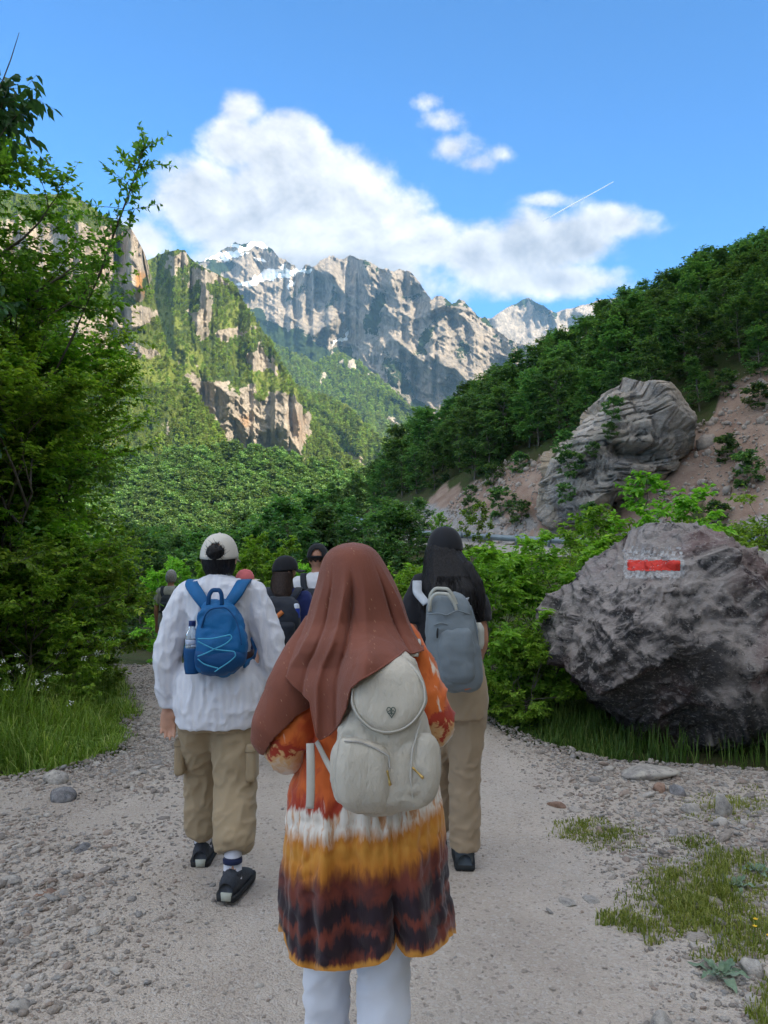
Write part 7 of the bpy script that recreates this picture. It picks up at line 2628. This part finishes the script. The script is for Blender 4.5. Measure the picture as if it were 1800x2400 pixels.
    finish(b, c, 0.85, b.bump(h, 0.45, 0.01), 0.15, sheen=0.2, trans=(0.08, (0.7, 0.7, 0.75)))
    sh = shirt(root, rows, arms, m, 0.0075, 0.012, 2.0, wl=(0.065, 0.08, 0.10), tilt=0.25)
    V, F = rings([(1.36, 0.0, 0.0, 0.062, 0.075, 0.06, 2), (1.40, 0.0, 0.0, 0.058, 0.068, 0.06, 2), (1.475, 0.0, 0.005, 0.053, 0.058, 0.06, 2)], 30, 10)
    child('collar', V - np.array([0, 0, 0.012]), F, m, sh)
    zc = 1.55 - (1545 - 1310) * 0.00204 - O[2]
    cxw = ((434 + 602) / 2 - 900) * s - X0
    V, F = rings([(zc - 0.030, cxw, 0, 0.161, 0.137, 0.131, 2.3), (zc - 0.018, cxw, 0, 0.168, 0.143, 0.137, 2.3), (zc + 0.018, cxw, 0, 0.168, 0.143, 0.137, 2.3), (zc + 0.030, cxw, 0, 0.161, 0.137, 0.131, 2.3)], 48, 8)
    child('sash', V, F, C_BELT, root)
    hd = np.array(J['head'])
    hair_cap(root, hd, M, HAIR, 1.0, -0.085, top=0.012)
    cap(root, hd + np.array([0, 0, 0.010]), M, C_CAPW, 1.02, hole=True)
    V, F = icos(4)
    P = V * np.array([0.040, 0.038, 0.036])
    P = P * (1 + 0.16 * ridged(V * 3 + 2, 3))[:, None] + np.array([0.0, -0.098, 0.025])
    bun = child('hair_bun', P + hd, F, HAIR, root)
    rs = np.random.RandomState(4)
    st = []
    for k in range(26):
        d = unit(rs.normal(0, 1, 3) + np.array([0.2, -0.6, 0.8]))
        p = hd + np.array([0, -0.098, 0.025]) + d * 0.034
        st.append([p, p + d * 0.018 + rs.normal(0, 0.004, 3), p + d * 0.026 + rs.normal(0, 0.012, 3)])
    V, F = tubes(np.array(st), np.tile([[0.0014, 0.001, 0.0004]], (26, 1)), 4)
    child('stray_hair', V, F, HAIR, bun)

    # blue backpack
    pk = pack_root(X0, 3.60, 1.2, 'bright blue backpack with a zigzag cord on the back of the hiker in white')
    PO = np.array(pk.location)

    def Q(px, py, Y):
        return W(px, py, Y) - PO
    bl = mat_cloth('blue ripstop', (0.003, 0.105, 0.285), var=0.12, bump=0.4, big=0.6, rough=0.6, spec=0.3, sheen=0.0)
    bld = mat_cloth('deep blue ripstop', (0.003, 0.062, 0.19), var=0.1, bump=0.3, rough=0.6, spec=0.3, sheen=0.0)
    cy_ = mat_plain('light blue cord', (0.06, 0.34, 0.52), 0.5)
    rows = []
    for py, l, r, yb, yf in [(1408, 488, 520, 3.60, 3.66), (1416, 476, 537, 3.57, 3.67), (1430, 467, 552, 3.545, 3.67), (1455, 463, 566, 3.53, 3.67), (1490, 461, 576, 3.51, 3.67), (1515, 461, 581, 3.50, 3.67), (1545, 461, 576, 3.50, 3.67), (1565, 463, 562, 3.51, 3.665), (1578, 474, 545, 3.54, 3.65), (1585, 490, 530, 3.57, 3.63)]:
        a, c_ = W(l, py, 3.58) - PO, W(r, py, 3.58) - PO
        rows.append((a[2], a[0], c_[0], yb - PO[1], yf - PO[1]))
    V, F = pack_shell(rows, 48, 48, 2.6, 0.008, 7.0)
    bag = child('bag', V, F, bl, pk)
    # zip arch, darker lower pocket, cords, handle, straps
    pts = np.array([Q(*p) for p in [(472, 1470, 3.53), (482, 1440, 3.525), (500, 1426, 3.53), (525, 1424, 3.53), (548, 1445, 3.525), (560, 1475, 3.515), (566, 1510, 3.505)]])
    V, F = limb(pts, np.full(len(pts), 0.004), 6, 5)
    child('zip', V, F, bld, bag)
    low = []
    for py, l, r, yb, yf in [(1520, 463, 574, 3.515, 3.60), (1530, 461, 578, 3.490, 3.62), (1550, 461, 576, 3.488, 3.63), (1568, 466, 560, 3.505, 3.63), (1580, 480, 540, 3.54, 3.62)]:
        a, c_ = W(l, py, 3.57) - PO, W(r, py, 3.57) - PO
        low.append((a[2], a[0], c_[0], yb - PO[1], yf - PO[1]))
    V, F = pack_shell(low, 40, 24, 2.6, 0.006, 9.0)
    child('lower_pocket', V, F, bld, bag)
    cords = [[(464, 1497), (490, 1497), (520, 1492), (538, 1488), (543, 1494), (530, 1508), (505, 1520), (480, 1532), (464, 1538)], [(464, 1503), (485, 1514), (505, 1522), (530, 1525), (548, 1527), (552, 1536), (535, 1553), (515, 1566), (504, 1574)], [(464, 1545), (478, 1556), (495, 1562), (510, 1566)]]
    for cd in cords:
        pts = np.array([Q(x_, y_, 3.478) for x_, y_ in cd])
        V, F = limb(pts, np.full(len(pts), 0.0028), 6, 4)
        child('cord', V, F, cy_, bag)
    pts = [Q(488, 1418, 3.575), Q(490, 1396, 3.57), Q(500, 1383, 3.57), Q(512, 1383, 3.57), Q(519, 1396, 3.57), Q(520, 1418, 3.575)]
    V, F = ribbon(pts, 0.02, 0.006, (0, -1, 0.0))
    child('handle', V, F, bld, pk)
    for sgn, a0, a1, a2 in ((-1, (482, 1420), (462, 1390), (449, 1366)), (1, (533, 1418), (555, 1388), (571, 1362))):
        sx = W(a2[0], a2[1], 3.78)[0] - PO[0]
        pts = [Q(a0[0], a0[1], 3.62), Q(a1[0], a1[1], 3.655), Q(a2[0], a2[1], 3.74), np.array([sx, 3.84 - PO[1], 1.445 - PO[2]]), np.array([sx, 3.94 - PO[1], 1.36 - PO[2]]), np.array([sx + 0.02 * sgn, 3.96 - PO[1], 1.2 - PO[2]]), np.array([sx + 0.05 * sgn, 3.85 - PO[1], 1.08 - PO[2]]), Q(466 if sgn < 0 else 572, 1560, 3.66)]
        V, F = ribbon(pts, [0.05, 0.062, 0.064, 0.064, 0.06, 0.055, 0.03, 0.025], 0.01, [(0, -1, 0.4), (0, -1, 0.6), (0, -0.7, 1), (0, 0.1, 1), (0, 1, 0.6), (0, 1, 0), (sgn, 0.5, 0), (sgn, -0.5, 0)])
        child('shoulder_strap', V, F, bl, pk)
    # bottle in the side pocket
    c = Q(449, 1575, 3.60)
    bt = bpy.data.objects.new('water_bottle', None)
    COL.objects.link(bt)
    bt.location = tuple(c + PO)
    tag(bt, 'clear water bottle with a dark blue top beside the blue backpack', 'bottle')
    mcl, b = mat_new('clear plastic')
    p = b.n('ShaderNodeBsdfPrincipled')
    p.inputs['Base Color'].default_value = (0.75, 0.86, 0.95, 1)
    p.inputs['Roughness'].default_value = 0.12
    p.inputs['Transmission Weight'].default_value = 0.75
    p.inputs['IOR'].default_value = 1.2
    o_ = b.n('ShaderNodeOutputMaterial')
    b.nt.links.new(p.outputs[0], o_.inputs[0])
    V, F = rings([(0.0, 0, 0, 0.024, 0.024, 0.024, 2), (0.01, 0, 0, 0.030, 0.030, 0.030, 2), (0.10, 0, 0, 0.030, 0.030, 0.030, 2), (0.12, 0, 0, 0.029, 0.029, 0.029, 2), (0.17, 0, 0, 0.029, 0.029, 0.029, 2), (0.19, 0, 0, 0.022, 0.022, 0.022, 2), (0.205, 0, 0, 0.014, 0.014, 0.014, 2), (0.215, 0, 0, 0.0135, 0.0135, 0.0135, 2)], 24, 40)
    child('bottle_body', V, F, mcl, bt)
    V, F = rings([(0.212, 0, 0, 0.0165, 0.0165, 0.0165, 2), (0.236, 0, 0, 0.0160, 0.0160, 0.0160, 2)], 20, 5)
    child('screw_top', V, F, mat_plain('navy plastic', (0.012, 0.03, 0.13), 0.4), bt)
    V, F = rings([(0.128, 0, 0, 0.0302, 0.0302, 0.0302, 2), (0.15, 0, 0, 0.0302, 0.0302, 0.0302, 2)], 24, 4)
    child('bottle_label', V, F, mat_plain('bottle label', (0.45, 0.52, 0.66), 0.5), bt)
    # net pocket holding it
    c2 = Q(450, 1578, 3.60)
    V, F = rings([(0, 0, 0, 0.030, 0.034, 0.034, 2.5), (0.04, 0, 0, 0.036, 0.038, 0.038, 2.5), (0.10, 0, 0, 0.036, 0.038, 0.038, 2.5), (0.118, 0, 0, 0.033, 0.036, 0.036, 2.5)], 28, 16, closed=False)
    child('side_pocket', V + c2, F, bld, bag, solid=0.002)


build_white_hiker()


# ------------------------------------------------------------------ the hiker with long black hair
def build_black_hair_hiker():
    X0, Y0 = 0.345, 3.88
    root = person(X0, Y0, gz(X0, Y0), 'woman with very long black hair, black cap and tan trousers carrying a grey backpack')
    O = np.array([X0, Y0, root.location.z])

    def Lc(px, py, Y):
        return W(px, py, Y) - O
    J = standing(1.66, 0.0)
    J['head'] = (-0.035, 0.03, 1.575)
    J['neck'] = (-0.02, 0.01, 1.42)
    J['sh'] = 1.385
    J['hip'] = (0.0, 0, 0.90)
    J['shoulderL'], J['elbowL'], J['wristL'] = Lc(975, 1390, 3.88), Lc(962, 1520, 3.86), Lc(985, 1560, 4.06)
    J['shoulderR'], J['elbowR'], J['wristR'] = Lc(1112, 1390, 3.88), Lc(1128, 1500, 3.86), Lc(1112, 1560, 4.05)
    J['handL'] = J['handR'] = (0, 0.6, -0.4)
    J['thighL'], J['kneeL'], J['ankleL'], J['footL'] = (-0.08, 0, 0.86), (-0.07, 0.18, 0.52), (-0.06, 0.36, 0.10), (0, 1, 0)
    J['thighR'], J['kneeR'], J['ankleR'], J['footR'] = (0.075, 0, 0.86), (0.065, 0.06, 0.50), (0.06, 0.10, 0.085), (0.05, 1, 0)
    b_, M = body(root, J, 1.66, SKIN2, 0.010)
    trousers(root, J, C_TAN, [0.10, 0.092, 0.084, 0.083, 0.083, 0.083], [0.105, 0.095, 0.084, 0.082, 0.081, 0.081], 0.10, 0.085, 0.172, 0.008, 0.010, 9.0, hipd=0.13)
    for nm in 'LR':
        shoe(root, J['ankle' + nm], J['foot' + nm], mat_plain('grey blue shoe', (0.045, 0.06, 0.075), 0.7) if nm == 'L' else bpy.data.materials['grey blue shoe'], C_SOLED, 1.0)
    s = 0.00216
    rows = []
    for py, l, r, d in [(1352, 1020, 1062, .06), (1360, 1000, 1085, .085), (1376, 975, 1112, .105), (1400, 968, 1118, .125), (1460, 972, 1112, .125), (1540, 975, 1110, .12), (1600, 970, 1116, .13), (1635, 972, 1118, .135)]:
        rows.append((1.55 - (py - 1310) * s - O[2], ((l + r) / 2 - 900) * s - X0, 0.0, (r - l) / 2 * s, d, d * 0.95, 2.3))
    A = lambda n_, f: np.array(J['shoulder' + n_]) * (1 - f) + np.array(J['elbow' + n_]) * f
    arms = [([A('L', -0.15) + (0.03, 0, 0.0), A('L', 0.3), A('L', 0.55)], [0.066, 0.070, 0.070]), ([A('R', -0.15) + (-0.03, 0, 0.0), A('R', 0.3), A('R', 0.62)], [0.066, 0.070, 0.070])]
    shirt(root, rows, arms, C_BLACK, 0.009, 0.008, 4.0, name='tee_shirt')
    hd = np.array(J['head'])
    # hair: from under the cap, widening over the shoulders
    rw = []
    for py, l, r, d, yc in [(1276, 1006, 1076, .085, 0.02), (1290, 1000, 1086, .108, 0.02), (1320, 995, 1104, .125, 0.0), (1350, 990, 1120, .155, -0.01), (1385, 982, 1134, .19, -0.02), (1408, 984, 1132, .20, -0.02), (1432, 994, 1122, .20, -0.03)]:
        rw.append((1.55 - (py - 1310) * 0.0021 - O[2], ((l + r) / 2 - 900) * 0.0021 - X0, yc, (r - l) / 2 * 0.0021, d, 0.05, 2.1))
    long_hair(root, rw, HAIR, 'hair', 90, 70, 3, 0.018, 260)
    # the lock that falls outside the right shoulder
    lk = [(Lc(1095, 1330, 3.80)), Lc(1112, 1370, 3.78), Lc(1124, 1410, 3.77), Lc(1130, 1450, 3.78)]
    V, F = limb(lk, [0.03, 0.040, 0.030, 0.008], 16, 8)
    V = V + 0.006 * ridged(V * np.array([40, 40, 5.0]), 2)[:, None] * normals(V, F[0])
    child('hair_lock', V, F, HAIR, root)
    cp = cap(root, hd + np.array([0, 0, 0.022]), M, C_CAPB, 1.0)
    # sunglasses pushed up on the cap
    V, F = limb([hd + np.array([-0.092, 0.06, 0.075]), hd + np.array([-0.096, 0.02, 0.078]), hd + np.array([-0.085, -0.03, 0.075])], [0.004, 0.004, 0.003], 8, 4)
    child('sunglasses', V, F, C_SOLED, root)
    # grey backpack
    pk = pack_root(X0, 3.64, 1.2, 'grey blue backpack with pale carry handles on the back of the long haired woman')
    PO = np.array(pk.location)

    def Q(px, py, Y):
        return W(px, py, Y) - PO
    gr = mat_cloth('blue grey canvas', (0.175, 0.205, 0.225), var=0.06, bump=0.3, sheen=0.1)
    grl = mat_plain('pale leather', (0.46, 0.46, 0.41), 0.6)
    rows = []
    for py, l, r, yb, yf in [(1390, 1030, 1070, 3.60, 3.68), (1397, 1014, 1088, 3.56, 3.69), (1415, 1004, 1099, 3.53, 3.70), (1445, 999, 1110, 3.51, 3.70), (1490, 998, 1119, 3.49, 3.70), (1540, 1003, 1127, 3.48, 3.70), (1580, 1012, 1128, 3.48, 3.70), (1605, 1028, 1124, 3.50, 3.69), (1617, 1050, 1110, 3.54, 3.67)]:
        a, c_ = W(l, py, 3.60) - PO, W(r, py, 3.60) - PO
        rows.append((a[2], a[0], c_[0], yb - PO[1], yf - PO[1]))
    V, F = pack_shell(rows, 48, 50, 3.2, 0.006, 12.0)
    bag = child('bag', V, F, gr, pk)
    for o_, l_ in ((0.0, 0.0), (0.012, 12)):
        pts = [Q(1007, 1428 + l_ * 0.4, 3.545 - o_), Q(1008, 1398 + l_, 3.53 - o_), Q(1024, 1379 + l_, 3.525 - o_), Q(1046, 1380 + l_, 3.525 - o_), Q(1062, 1398 + l_, 3.53 - o_), Q(1071, 1420 + l_, 3.535 - o_)]
        V, F = ribbon(pts, 0.016, 0.006, (0, -1, 0.3))
        child('handle', V, F, grl, bag)
    for pts in ([(1003, 1440), (1030, 1438), (1046, 1442), (1072, 1432), (1100, 1440)], [(1018, 1465), (1035, 1460), (1048, 1464)], [(1103, 1420), (1113, 1455), (1120, 1500), (1124, 1560)]):
        q_ = np.array([Q(x_, y_, 3.497 if x_ < 1100 else 3.53) for x_, y_ in pts])
        V, F = limb(q_, np.full(len(q_), 0.0035), 6, 5)
        child('seam', V, F, gr, bag)
    V, F = limb([Q(1026, 1474, 3.482), Q(1025, 1484, 3.476), Q(1025, 1494, 3.478)], [0.004, 0.005, 0.004], 6, 3)
    child('zip_pull', V, F, C_SOLED, bag)
    fp = []
    for py, l, r, yb, yf in [(1470, 1050, 1098, 3.498, 3.56), (1482, 1034, 1106, 3.478, 3.57), (1530, 1026, 1112, 3.462, 3.58), (1580, 1032, 1112, 3.466, 3.58), (1600, 1048, 1104, 3.49, 3.57)]:
        a, c_ = W(l, py, 3.52) - PO, W(r, py, 3.52) - PO
        fp.append((a[2], a[0], c_[0], yb - PO[1], yf - PO[1]))
    V, F = pack_shell(fp, 36, 26, 3.4, 0.005, 2.0)
    child('front_pocket', V, F, gr, bag)
    V, F = ribbon([Q(1088, 1614, 3.50), Q(1100, 1610, 3.50), Q(1111, 1605, 3.505)], 0.018, 0.003, (0, -1, 0.2))
    child('leather_tag', V, F, mat_plain('orange leather', (0.42, 0.13, 0.05), 0.6), bag)
    V, F = rings([(-0.06, 0, 0, 0.018, 0.03, 0.03, 2), (-0.03, 0, 0, 0.026, 0.035, 0.035, 2), (0.03, 0, 0, 0.026, 0.035, 0.035, 2), (0.06, 0, 0, 0.012, 0.02, 0.02, 2)], 20, 16)
    child('side_pouch', V + Q(1122, 1490, 3.62), F, grl, bag)
    for sgn, a0, a1 in ((-1, (1000, 1415), (978, 1372)), (1, (1085, 1405), (1098, 1372))):
        sx = W(a1[0], a1[1], 3.86)[0] - PO[0]
        pts = [Q(a0[0], a0[1], 3.66), Q(a1[0], a1[1] + 12, 3.74), Q(a1[0], a1[1] - 10, 3.82), np.array([sx, 3.95 - PO[1], 1.43 - PO[2]]), np.array([sx, 4.03 - PO[1], 1.32 - PO[2]]), np.array([sx + 0.02 * sgn, 4.0 - PO[1], 1.15 - PO[2]]), Q(1005 if sgn < 0 else 1120, 1560, 3.72)]
        V, F = ribbon(pts, [0.04, 0.046, 0.048, 0.046, 0.045, 0.035, 0.025], 0.006, [(0, -1, 0.5), (0, -0.9, 0.8), (0, -0.4, 1), (0, 0.5, 1), (0, 1, 0.2), (sgn * 0.5, 1, 0), (sgn, 0, 0)])
        child('shoulder_strap', V, F, mat_plain('pale grey webbing', (0.40, 0.43, 0.46), 0.7) if sgn < 0 else bpy.data.materials['pale grey webbing'], pk)


build_black_hair_hiker()


# ------------------------------------------------------------------ the hikers farther on
def far_walker(px, top, Y, h, label, skin, shirtm, trm, sleeve, yaw=0.0, wid=1.0, z=None, stride=0.2, dx=0.0, capm=None, brim=None, hairm=HAIR, hair='short', headyaw=0.0, fat=1.0, skirt=0.78, hole=False):
    x = (px - 900) / 1800 * Y
    zz = gz(x, Y) if z is None else z
    root = person(x, Y, zz, label)
    root.rotation_euler = (0, 0, yaw)
    k = h / 1.68
    J = standing(h, 0.0, stride * k, 0.075 * k)
    ks = max(k, 0.93)
    b_, M = body(root, J, h, skin, 0.013, headyaw, fat=fat, head_s=ks)
    trousers(root, J, trm, np.array([0.10, 0.092, 0.08, 0.072, 0.066, 0.062]) * k, np.array([0.10, 0.092, 0.08, 0.072, 0.066, 0.062]) * k, 0.09 * k, 0.09 * k, 0.172 * k, 0.012, 0.010, 2.0 + px * 0.01)
    for nm in 'LR':
        shoe(root, J['ankle' + nm], J['foot' + nm], C_SHOE, C_SOLED, k)
    rows = [(skirt * k, 0, 0, 0.178 * k * wid, 0.135 * k, 0.125 * k, 2.3), (0.92 * k, 0, 0, 0.176 * k * wid, 0.135 * k, 0.125 * k, 2.3), (1.05 * k, 0, 0, 0.165 * k * wid, 0.12 * k, 0.115 * k, 2.3), (1.25 * k, 0, 0, 0.178 * k * wid, 0.13 * k, 0.125 * k, 2.3), (1.36 * k, 0, 0, 0.185 * k * wid, 0.11 * k, 0.10 * k, 2.3), (1.41 * k, 0, 0, 0.115 * k, 0.085 * k, 0.075 * k, 2), (1.435 * k, 0, 0, 0.068 * k, 0.062 * k, 0.06 * k, 2)]
    arms = []
    for nm in 'LR':
        s_, e_, w_ = (np.array(J[q_ + nm]) for q_ in ('shoulder', 'elbow', 'wrist'))
        if sleeve == 'long':
            arms.append(([s_, (s_ + e_) / 2, e_, w_], np.array([0.068, 0.066, 0.06, 0.045]) * k))
        else:
            arms.append(([s_, s_ * 0.6 + e_ * 0.4, s_ * 0.3 + e_ * 0.7], np.array([0.068, 0.070, 0.068]) * k))
    shirt(root, rows, arms, shirtm, 0.012, 0.009, px * 0.013, name='tee_shirt' if sleeve != 'long' else 'shirt')
    hd = np.array(J['head'])
    if hair == 'short':
        hair_cap(root, hd, M, hairm, ks, -0.075, top=0.012 if capm is not None else None)
    elif hair == 'fade':
        hair_cap(root, hd, M, hairm, ks, -0.03, extra=0.985, top=0.012)
    elif hair == 'long':
        hair_cap(root, hd, M, hairm, ks, -0.09, top=0.012)
        long_hair(root, [(hd[2] - 0.01, hd[0] - 0.01, hd[1] - 0.02, 0.075, 0.092, 0.03, 2.1), (hd[2] - 0.08, hd[0] - 0.02, hd[1] - 0.04, 0.085, 0.10, 0.03, 2.1), (hd[2] - 0.17, hd[0] - 0.015, hd[1] - 0.06, 0.09, 0.11, 0.03, 2.1), (hd[2] - 0.25, hd[0] + 0.02, hd[1] - 0.08, 0.07, 0.09, 0.03, 2.1), (hd[2] - 0.29, hd[0] + 0.03, hd[1] - 0.08, 0.04, 0.07, 0.02, 2.1)], hairm, 'ponytail', 48, 40, 5, 0.012, 40)
    if capm is not None:
        cap(root, hd + np.array([0, 0, 0.014 * ks]), M, capm, ks * 1.02, brimmat=brim, hole=hole)
    return root, J


def plain_pack(root_xyz, yaw, k, mat, label, w=0.15, h0=0.98, h1=1.36, depth=0.17, straps=None, extra=None):
    pk = pack_root(root_xyz[0], root_xyz[1], root_xyz[2], label)
    pk.rotation_euler = (0, 0, yaw)
    rows = [(h0 * k, -w * 0.7, w * 0.7, -0.14 - depth * 0.75, -0.145), ((h0 + 0.03) * k, -w * 0.95, w * 0.95, -0.14 - depth, -0.14), ((h0 + h1) / 2 * k, -w, w, -0.15 - depth, -0.14), ((h1 - 0.05) * k, -w * 0.92, w * 0.92, -0.13 - depth * 0.85, -0.135), (h1 * k, -w * 0.55, w * 0.55, -0.14 - depth * 0.4, -0.14)]
    V, F = pack_shell(rows, 40, 36, 3.0, 0.006, w * 90)
    bag = child('bag', V, F, mat, pk)
    V, F = pack_shell([((h0 + 0.04) * k, -w * 0.75, w * 0.75, -0.155 - depth * 1.12, -0.2), ((h0 + 0.16) * k, -w * 0.8, w * 0.8, -0.16 - depth * 1.16, -0.2), ((h0 + 0.19) * k, -w * 0.7, w * 0.7, -0.15 - depth, -0.2)], 32, 16, 3.2, 0.004, 3.0)
    child('front_pocket', V, F, mat, bag)
    for sgn in (-1, 1):
        pts = np.array([(sgn * 0.07, -0.15, h1 - 0.03), (sgn * 0.105, -0.12, h1 + 0.035), (sgn * 0.115, -0.02, 1.425), (sgn * 0.115, 0.09, 1.40), (sgn * 0.12, 0.135, 1.28), (sgn * 0.15, 0.11, 1.12), (sgn * 0.185, 0.0, 1.02), (sgn * w * 0.95, -0.14, h0 + 0.05)]) * np.array([1, 1, k])
        V, F = ribbon(pts, [0.05, 0.055, 0.058, 0.055, 0.05, 0.045, 0.03, 0.025], 0.01, [(0, -1, 0.5), (0, -0.8, 0.9), (0, 0, 1), (0, 0.8, 0.8), (0, 1, 0.1), (sgn * 0.5, 1, 0), (sgn, 0.2, 0), (sgn, -0.3, 0)])
        child('shoulder_strap', V, F, straps or mat, pk)
    if extra:
        extra(bag, k, depth)
    return pk


def build_far_hikers():
    kk = 1.0
    blackp = mat_cloth('black pack cloth', (0.020, 0.024, 0.034), var=0.12, bump=0.3, rough=0.7)
    # navy clad woman
    r, J = far_walker(668, 1296, 5.9, 1.56, 'woman in navy with a black cap and dark hair, face turned to the right', SKIN, C_NAVY, C_NAVYD, 'short', 0.0, 1.05, capm=C_CAPB, hairm=HAIRB, hair='long', headyaw=R(-58), stride=0.15)
    om = mat_plain('orange print', (0.55, 0.17, 0.05), 0.6)

    def mark(bag, k, dep):
        for a, b_, w_ in (((-0.052, 1.285), (-0.034, 1.205), 0.022), ((-0.024, 1.205), (0.026, 1.250), 0.034)):
            y = -0.150 - dep
            V, F = ribbon([(a[0], y, a[1]), ((a[0] + b_[0]) / 2, y - 0.003, (a[1] + b_[1]) / 2), (b_[0], y, b_[1])], w_, 0.012, (0, -1, 0))
            child('orange_mark', V * np.array([1, 1, k]), F, om, bag)
    plain_pack(tuple(r.location), 0, 1.56 / 1.68, blackp, 'black backpack with two orange strokes on the back of the woman in navy', 0.145, 0.98, 1.36, 0.15, None, mark)
    bt = bpy.data.objects.new('small_bottle', None)
    COL.objects.link(bt)
    p = W(694, 1440, 5.66)
    bt.location = tuple(p)
    tag(bt, 'small blue and white bottle in the side of the black backpack', 'bottle')
    V, F = rings([(-0.05, 0, 0, 0.026, 0.026, 0.026, 2), (0.03, 0, 0, 0.028, 0.028, 0.028, 2), (0.055, 0, 0, 0.022, 0.022, 0.022, 2), (0.07, 0, 0, 0.012, 0.012, 0.012, 2)], 20, 20)
    child('bottle_body', V, F, mat_plain('blue plastic', (0.02, 0.05, 0.32), 0.35), bt)
    V, F = rings([(0.045, 0, 0, 0.026, 0.026, 0.026, 2), (0.075, 0, 0, 0.020, 0.020, 0.020, 2), (0.08, 0, 0, 0.012, 0.012, 0.012, 2)], 20, 8)
    child('bottle_lid', V, F, mat_plain('white plastic', (0.6, 0.65, 0.75), 0.4), bt)
    # man in white tee and black cap
    r, J = far_walker(744, 1272, 6.7, 1.665, 'man in a white tee shirt and black cap half hidden behind the brown headscarf', SKIN2, C_WHITE, C_NAVYD, 'short', 0.0, 1.08, capm=C_CAPB, hairm=HAIRB, hair='fade', stride=-0.2, hole=True)
    plain_pack(tuple(r.location), 0, 1.665 / 1.68, blackp, 'dark backpack of the man in the white tee shirt, only its strap showing', 0.12, 1.0, 1.30, 0.12)
    # pink cap
    far_walker(574, 1336, 8.4, 1.40, 'short hiker of whom only a faded pink cap with a cream brim shows', SKIN, C_NAVY, C_NAVYD, 'short', 0.0, 1.0, capm=C_PINK, brim=mat_plain('cream brim', (0.62, 0.56, 0.42), 0.7), hair='short', headyaw=R(-75), stride=0.15)
    # grey haired man beyond the crest
    Y = 12.3
    x = (402 - 900) / 1800 * Y
    r, J = far_walker(402, 1379, Y, 1.70, 'grey haired man in a grey tee shirt with a dark backpack, farthest down the path', SKIN2, C_GREYT, C_NAVYD, 'short', 0.0, 1.05, z=gz(x, Y) - 0.02, hairm=HAIRG, hair='short', stride=0.2)
    plain_pack(tuple(r.location), 0, 1.70 / 1.68, mat_cloth('dark green pack cloth', (0.03, 0.04, 0.05), var=0.1), 'dark backpack on the grey haired man', 0.095, 1.0, 1.30, 0.12)


build_far_hikers()


# ------------------------------------------------------------------ small far things
def build_small_far():
    # contrail high above the valley
    m, b = mat_new('contrail ice')
    co = b.n('ShaderNodeTexCoord').outputs['Object']
    d = b.n('ShaderNodeBsdfDiffuse')
    d.inputs[0].default_value = (0.9, 0.9, 0.9, 1)
    t = b.n('ShaderNodeBsdfTransparent')
    mx = b.n('ShaderNodeMixShader')
    lw = b.n('ShaderNodeLayerWeight').outputs['Facing']
    al = b.attr('along').outputs['Fac']
    f = b.m('MULTIPLY', b.rng(lw, 0.9, 0.2), b.m('MULTIPLY', b.rng(al, 0.0, 0.35), b.rng(b.noise(co, 0.012, 3), 0.25, 0.6, 0.55, 0.95)))
    b.put(mx.inputs[0], f)
    b.nt.links.new(t.outputs[0], mx.inputs[1])
    b.nt.links.new(d.outputs[0], mx.inputs[2])
    o = b.n('ShaderNodeOutputMaterial')
    b.nt.links.new(mx.outputs[0], o.inputs[0])
    a, c = W(1270, 520, 15000), W(1438, 426, 14000)
    k = np.linspace(0, 1, 40)[:, None]
    P = a + (c - a) * k
    V, F = tubes((P - a)[None], (17 * (1.15 - 0.75 * k[:, 0]))[None], 10)
    link('contrail', new_mesh('contrail', V, F, True, {'along': np.repeat(k[:, 0], 10)}), m, None, 'thin white contrail crossing the blue sky above the right cloud', 'contrail', loc=tuple(a))
    # orange and white marker post half lost in the bushes
    e = bpy.data.objects.new('marker_post', None)
    COL.objects.link(e)
    p = W(196, 1530, 10.6)
    e.location = (p[0], p[1], float(terrain(np.array(p[0]), np.array(p[1]))))
    tag(e, 'orange and white marker post half hidden by the left bushes', 'post')
    z0 = e.location.z
    for z1, z2, c, nm in ((0, 0.32, (0.6, 0.58, 0.55), 'white_band'), (0.325, 0.52, (0.22, 0.07, 0.03), 'brown_band'), (0.525, 0.72, (0.62, 0.12, 0.03), 'orange_band')):
        V, F = rings([(z1, 0, 0, 0.07, 0.03, 0.03, 5), (z2, 0, 0, 0.07, 0.03, 0.03, 5)], 20, 4)
        link(nm, new_mesh(nm, V, F, False), mat_plain(nm + ' paint', c, 0.6), e)


build_small_far()
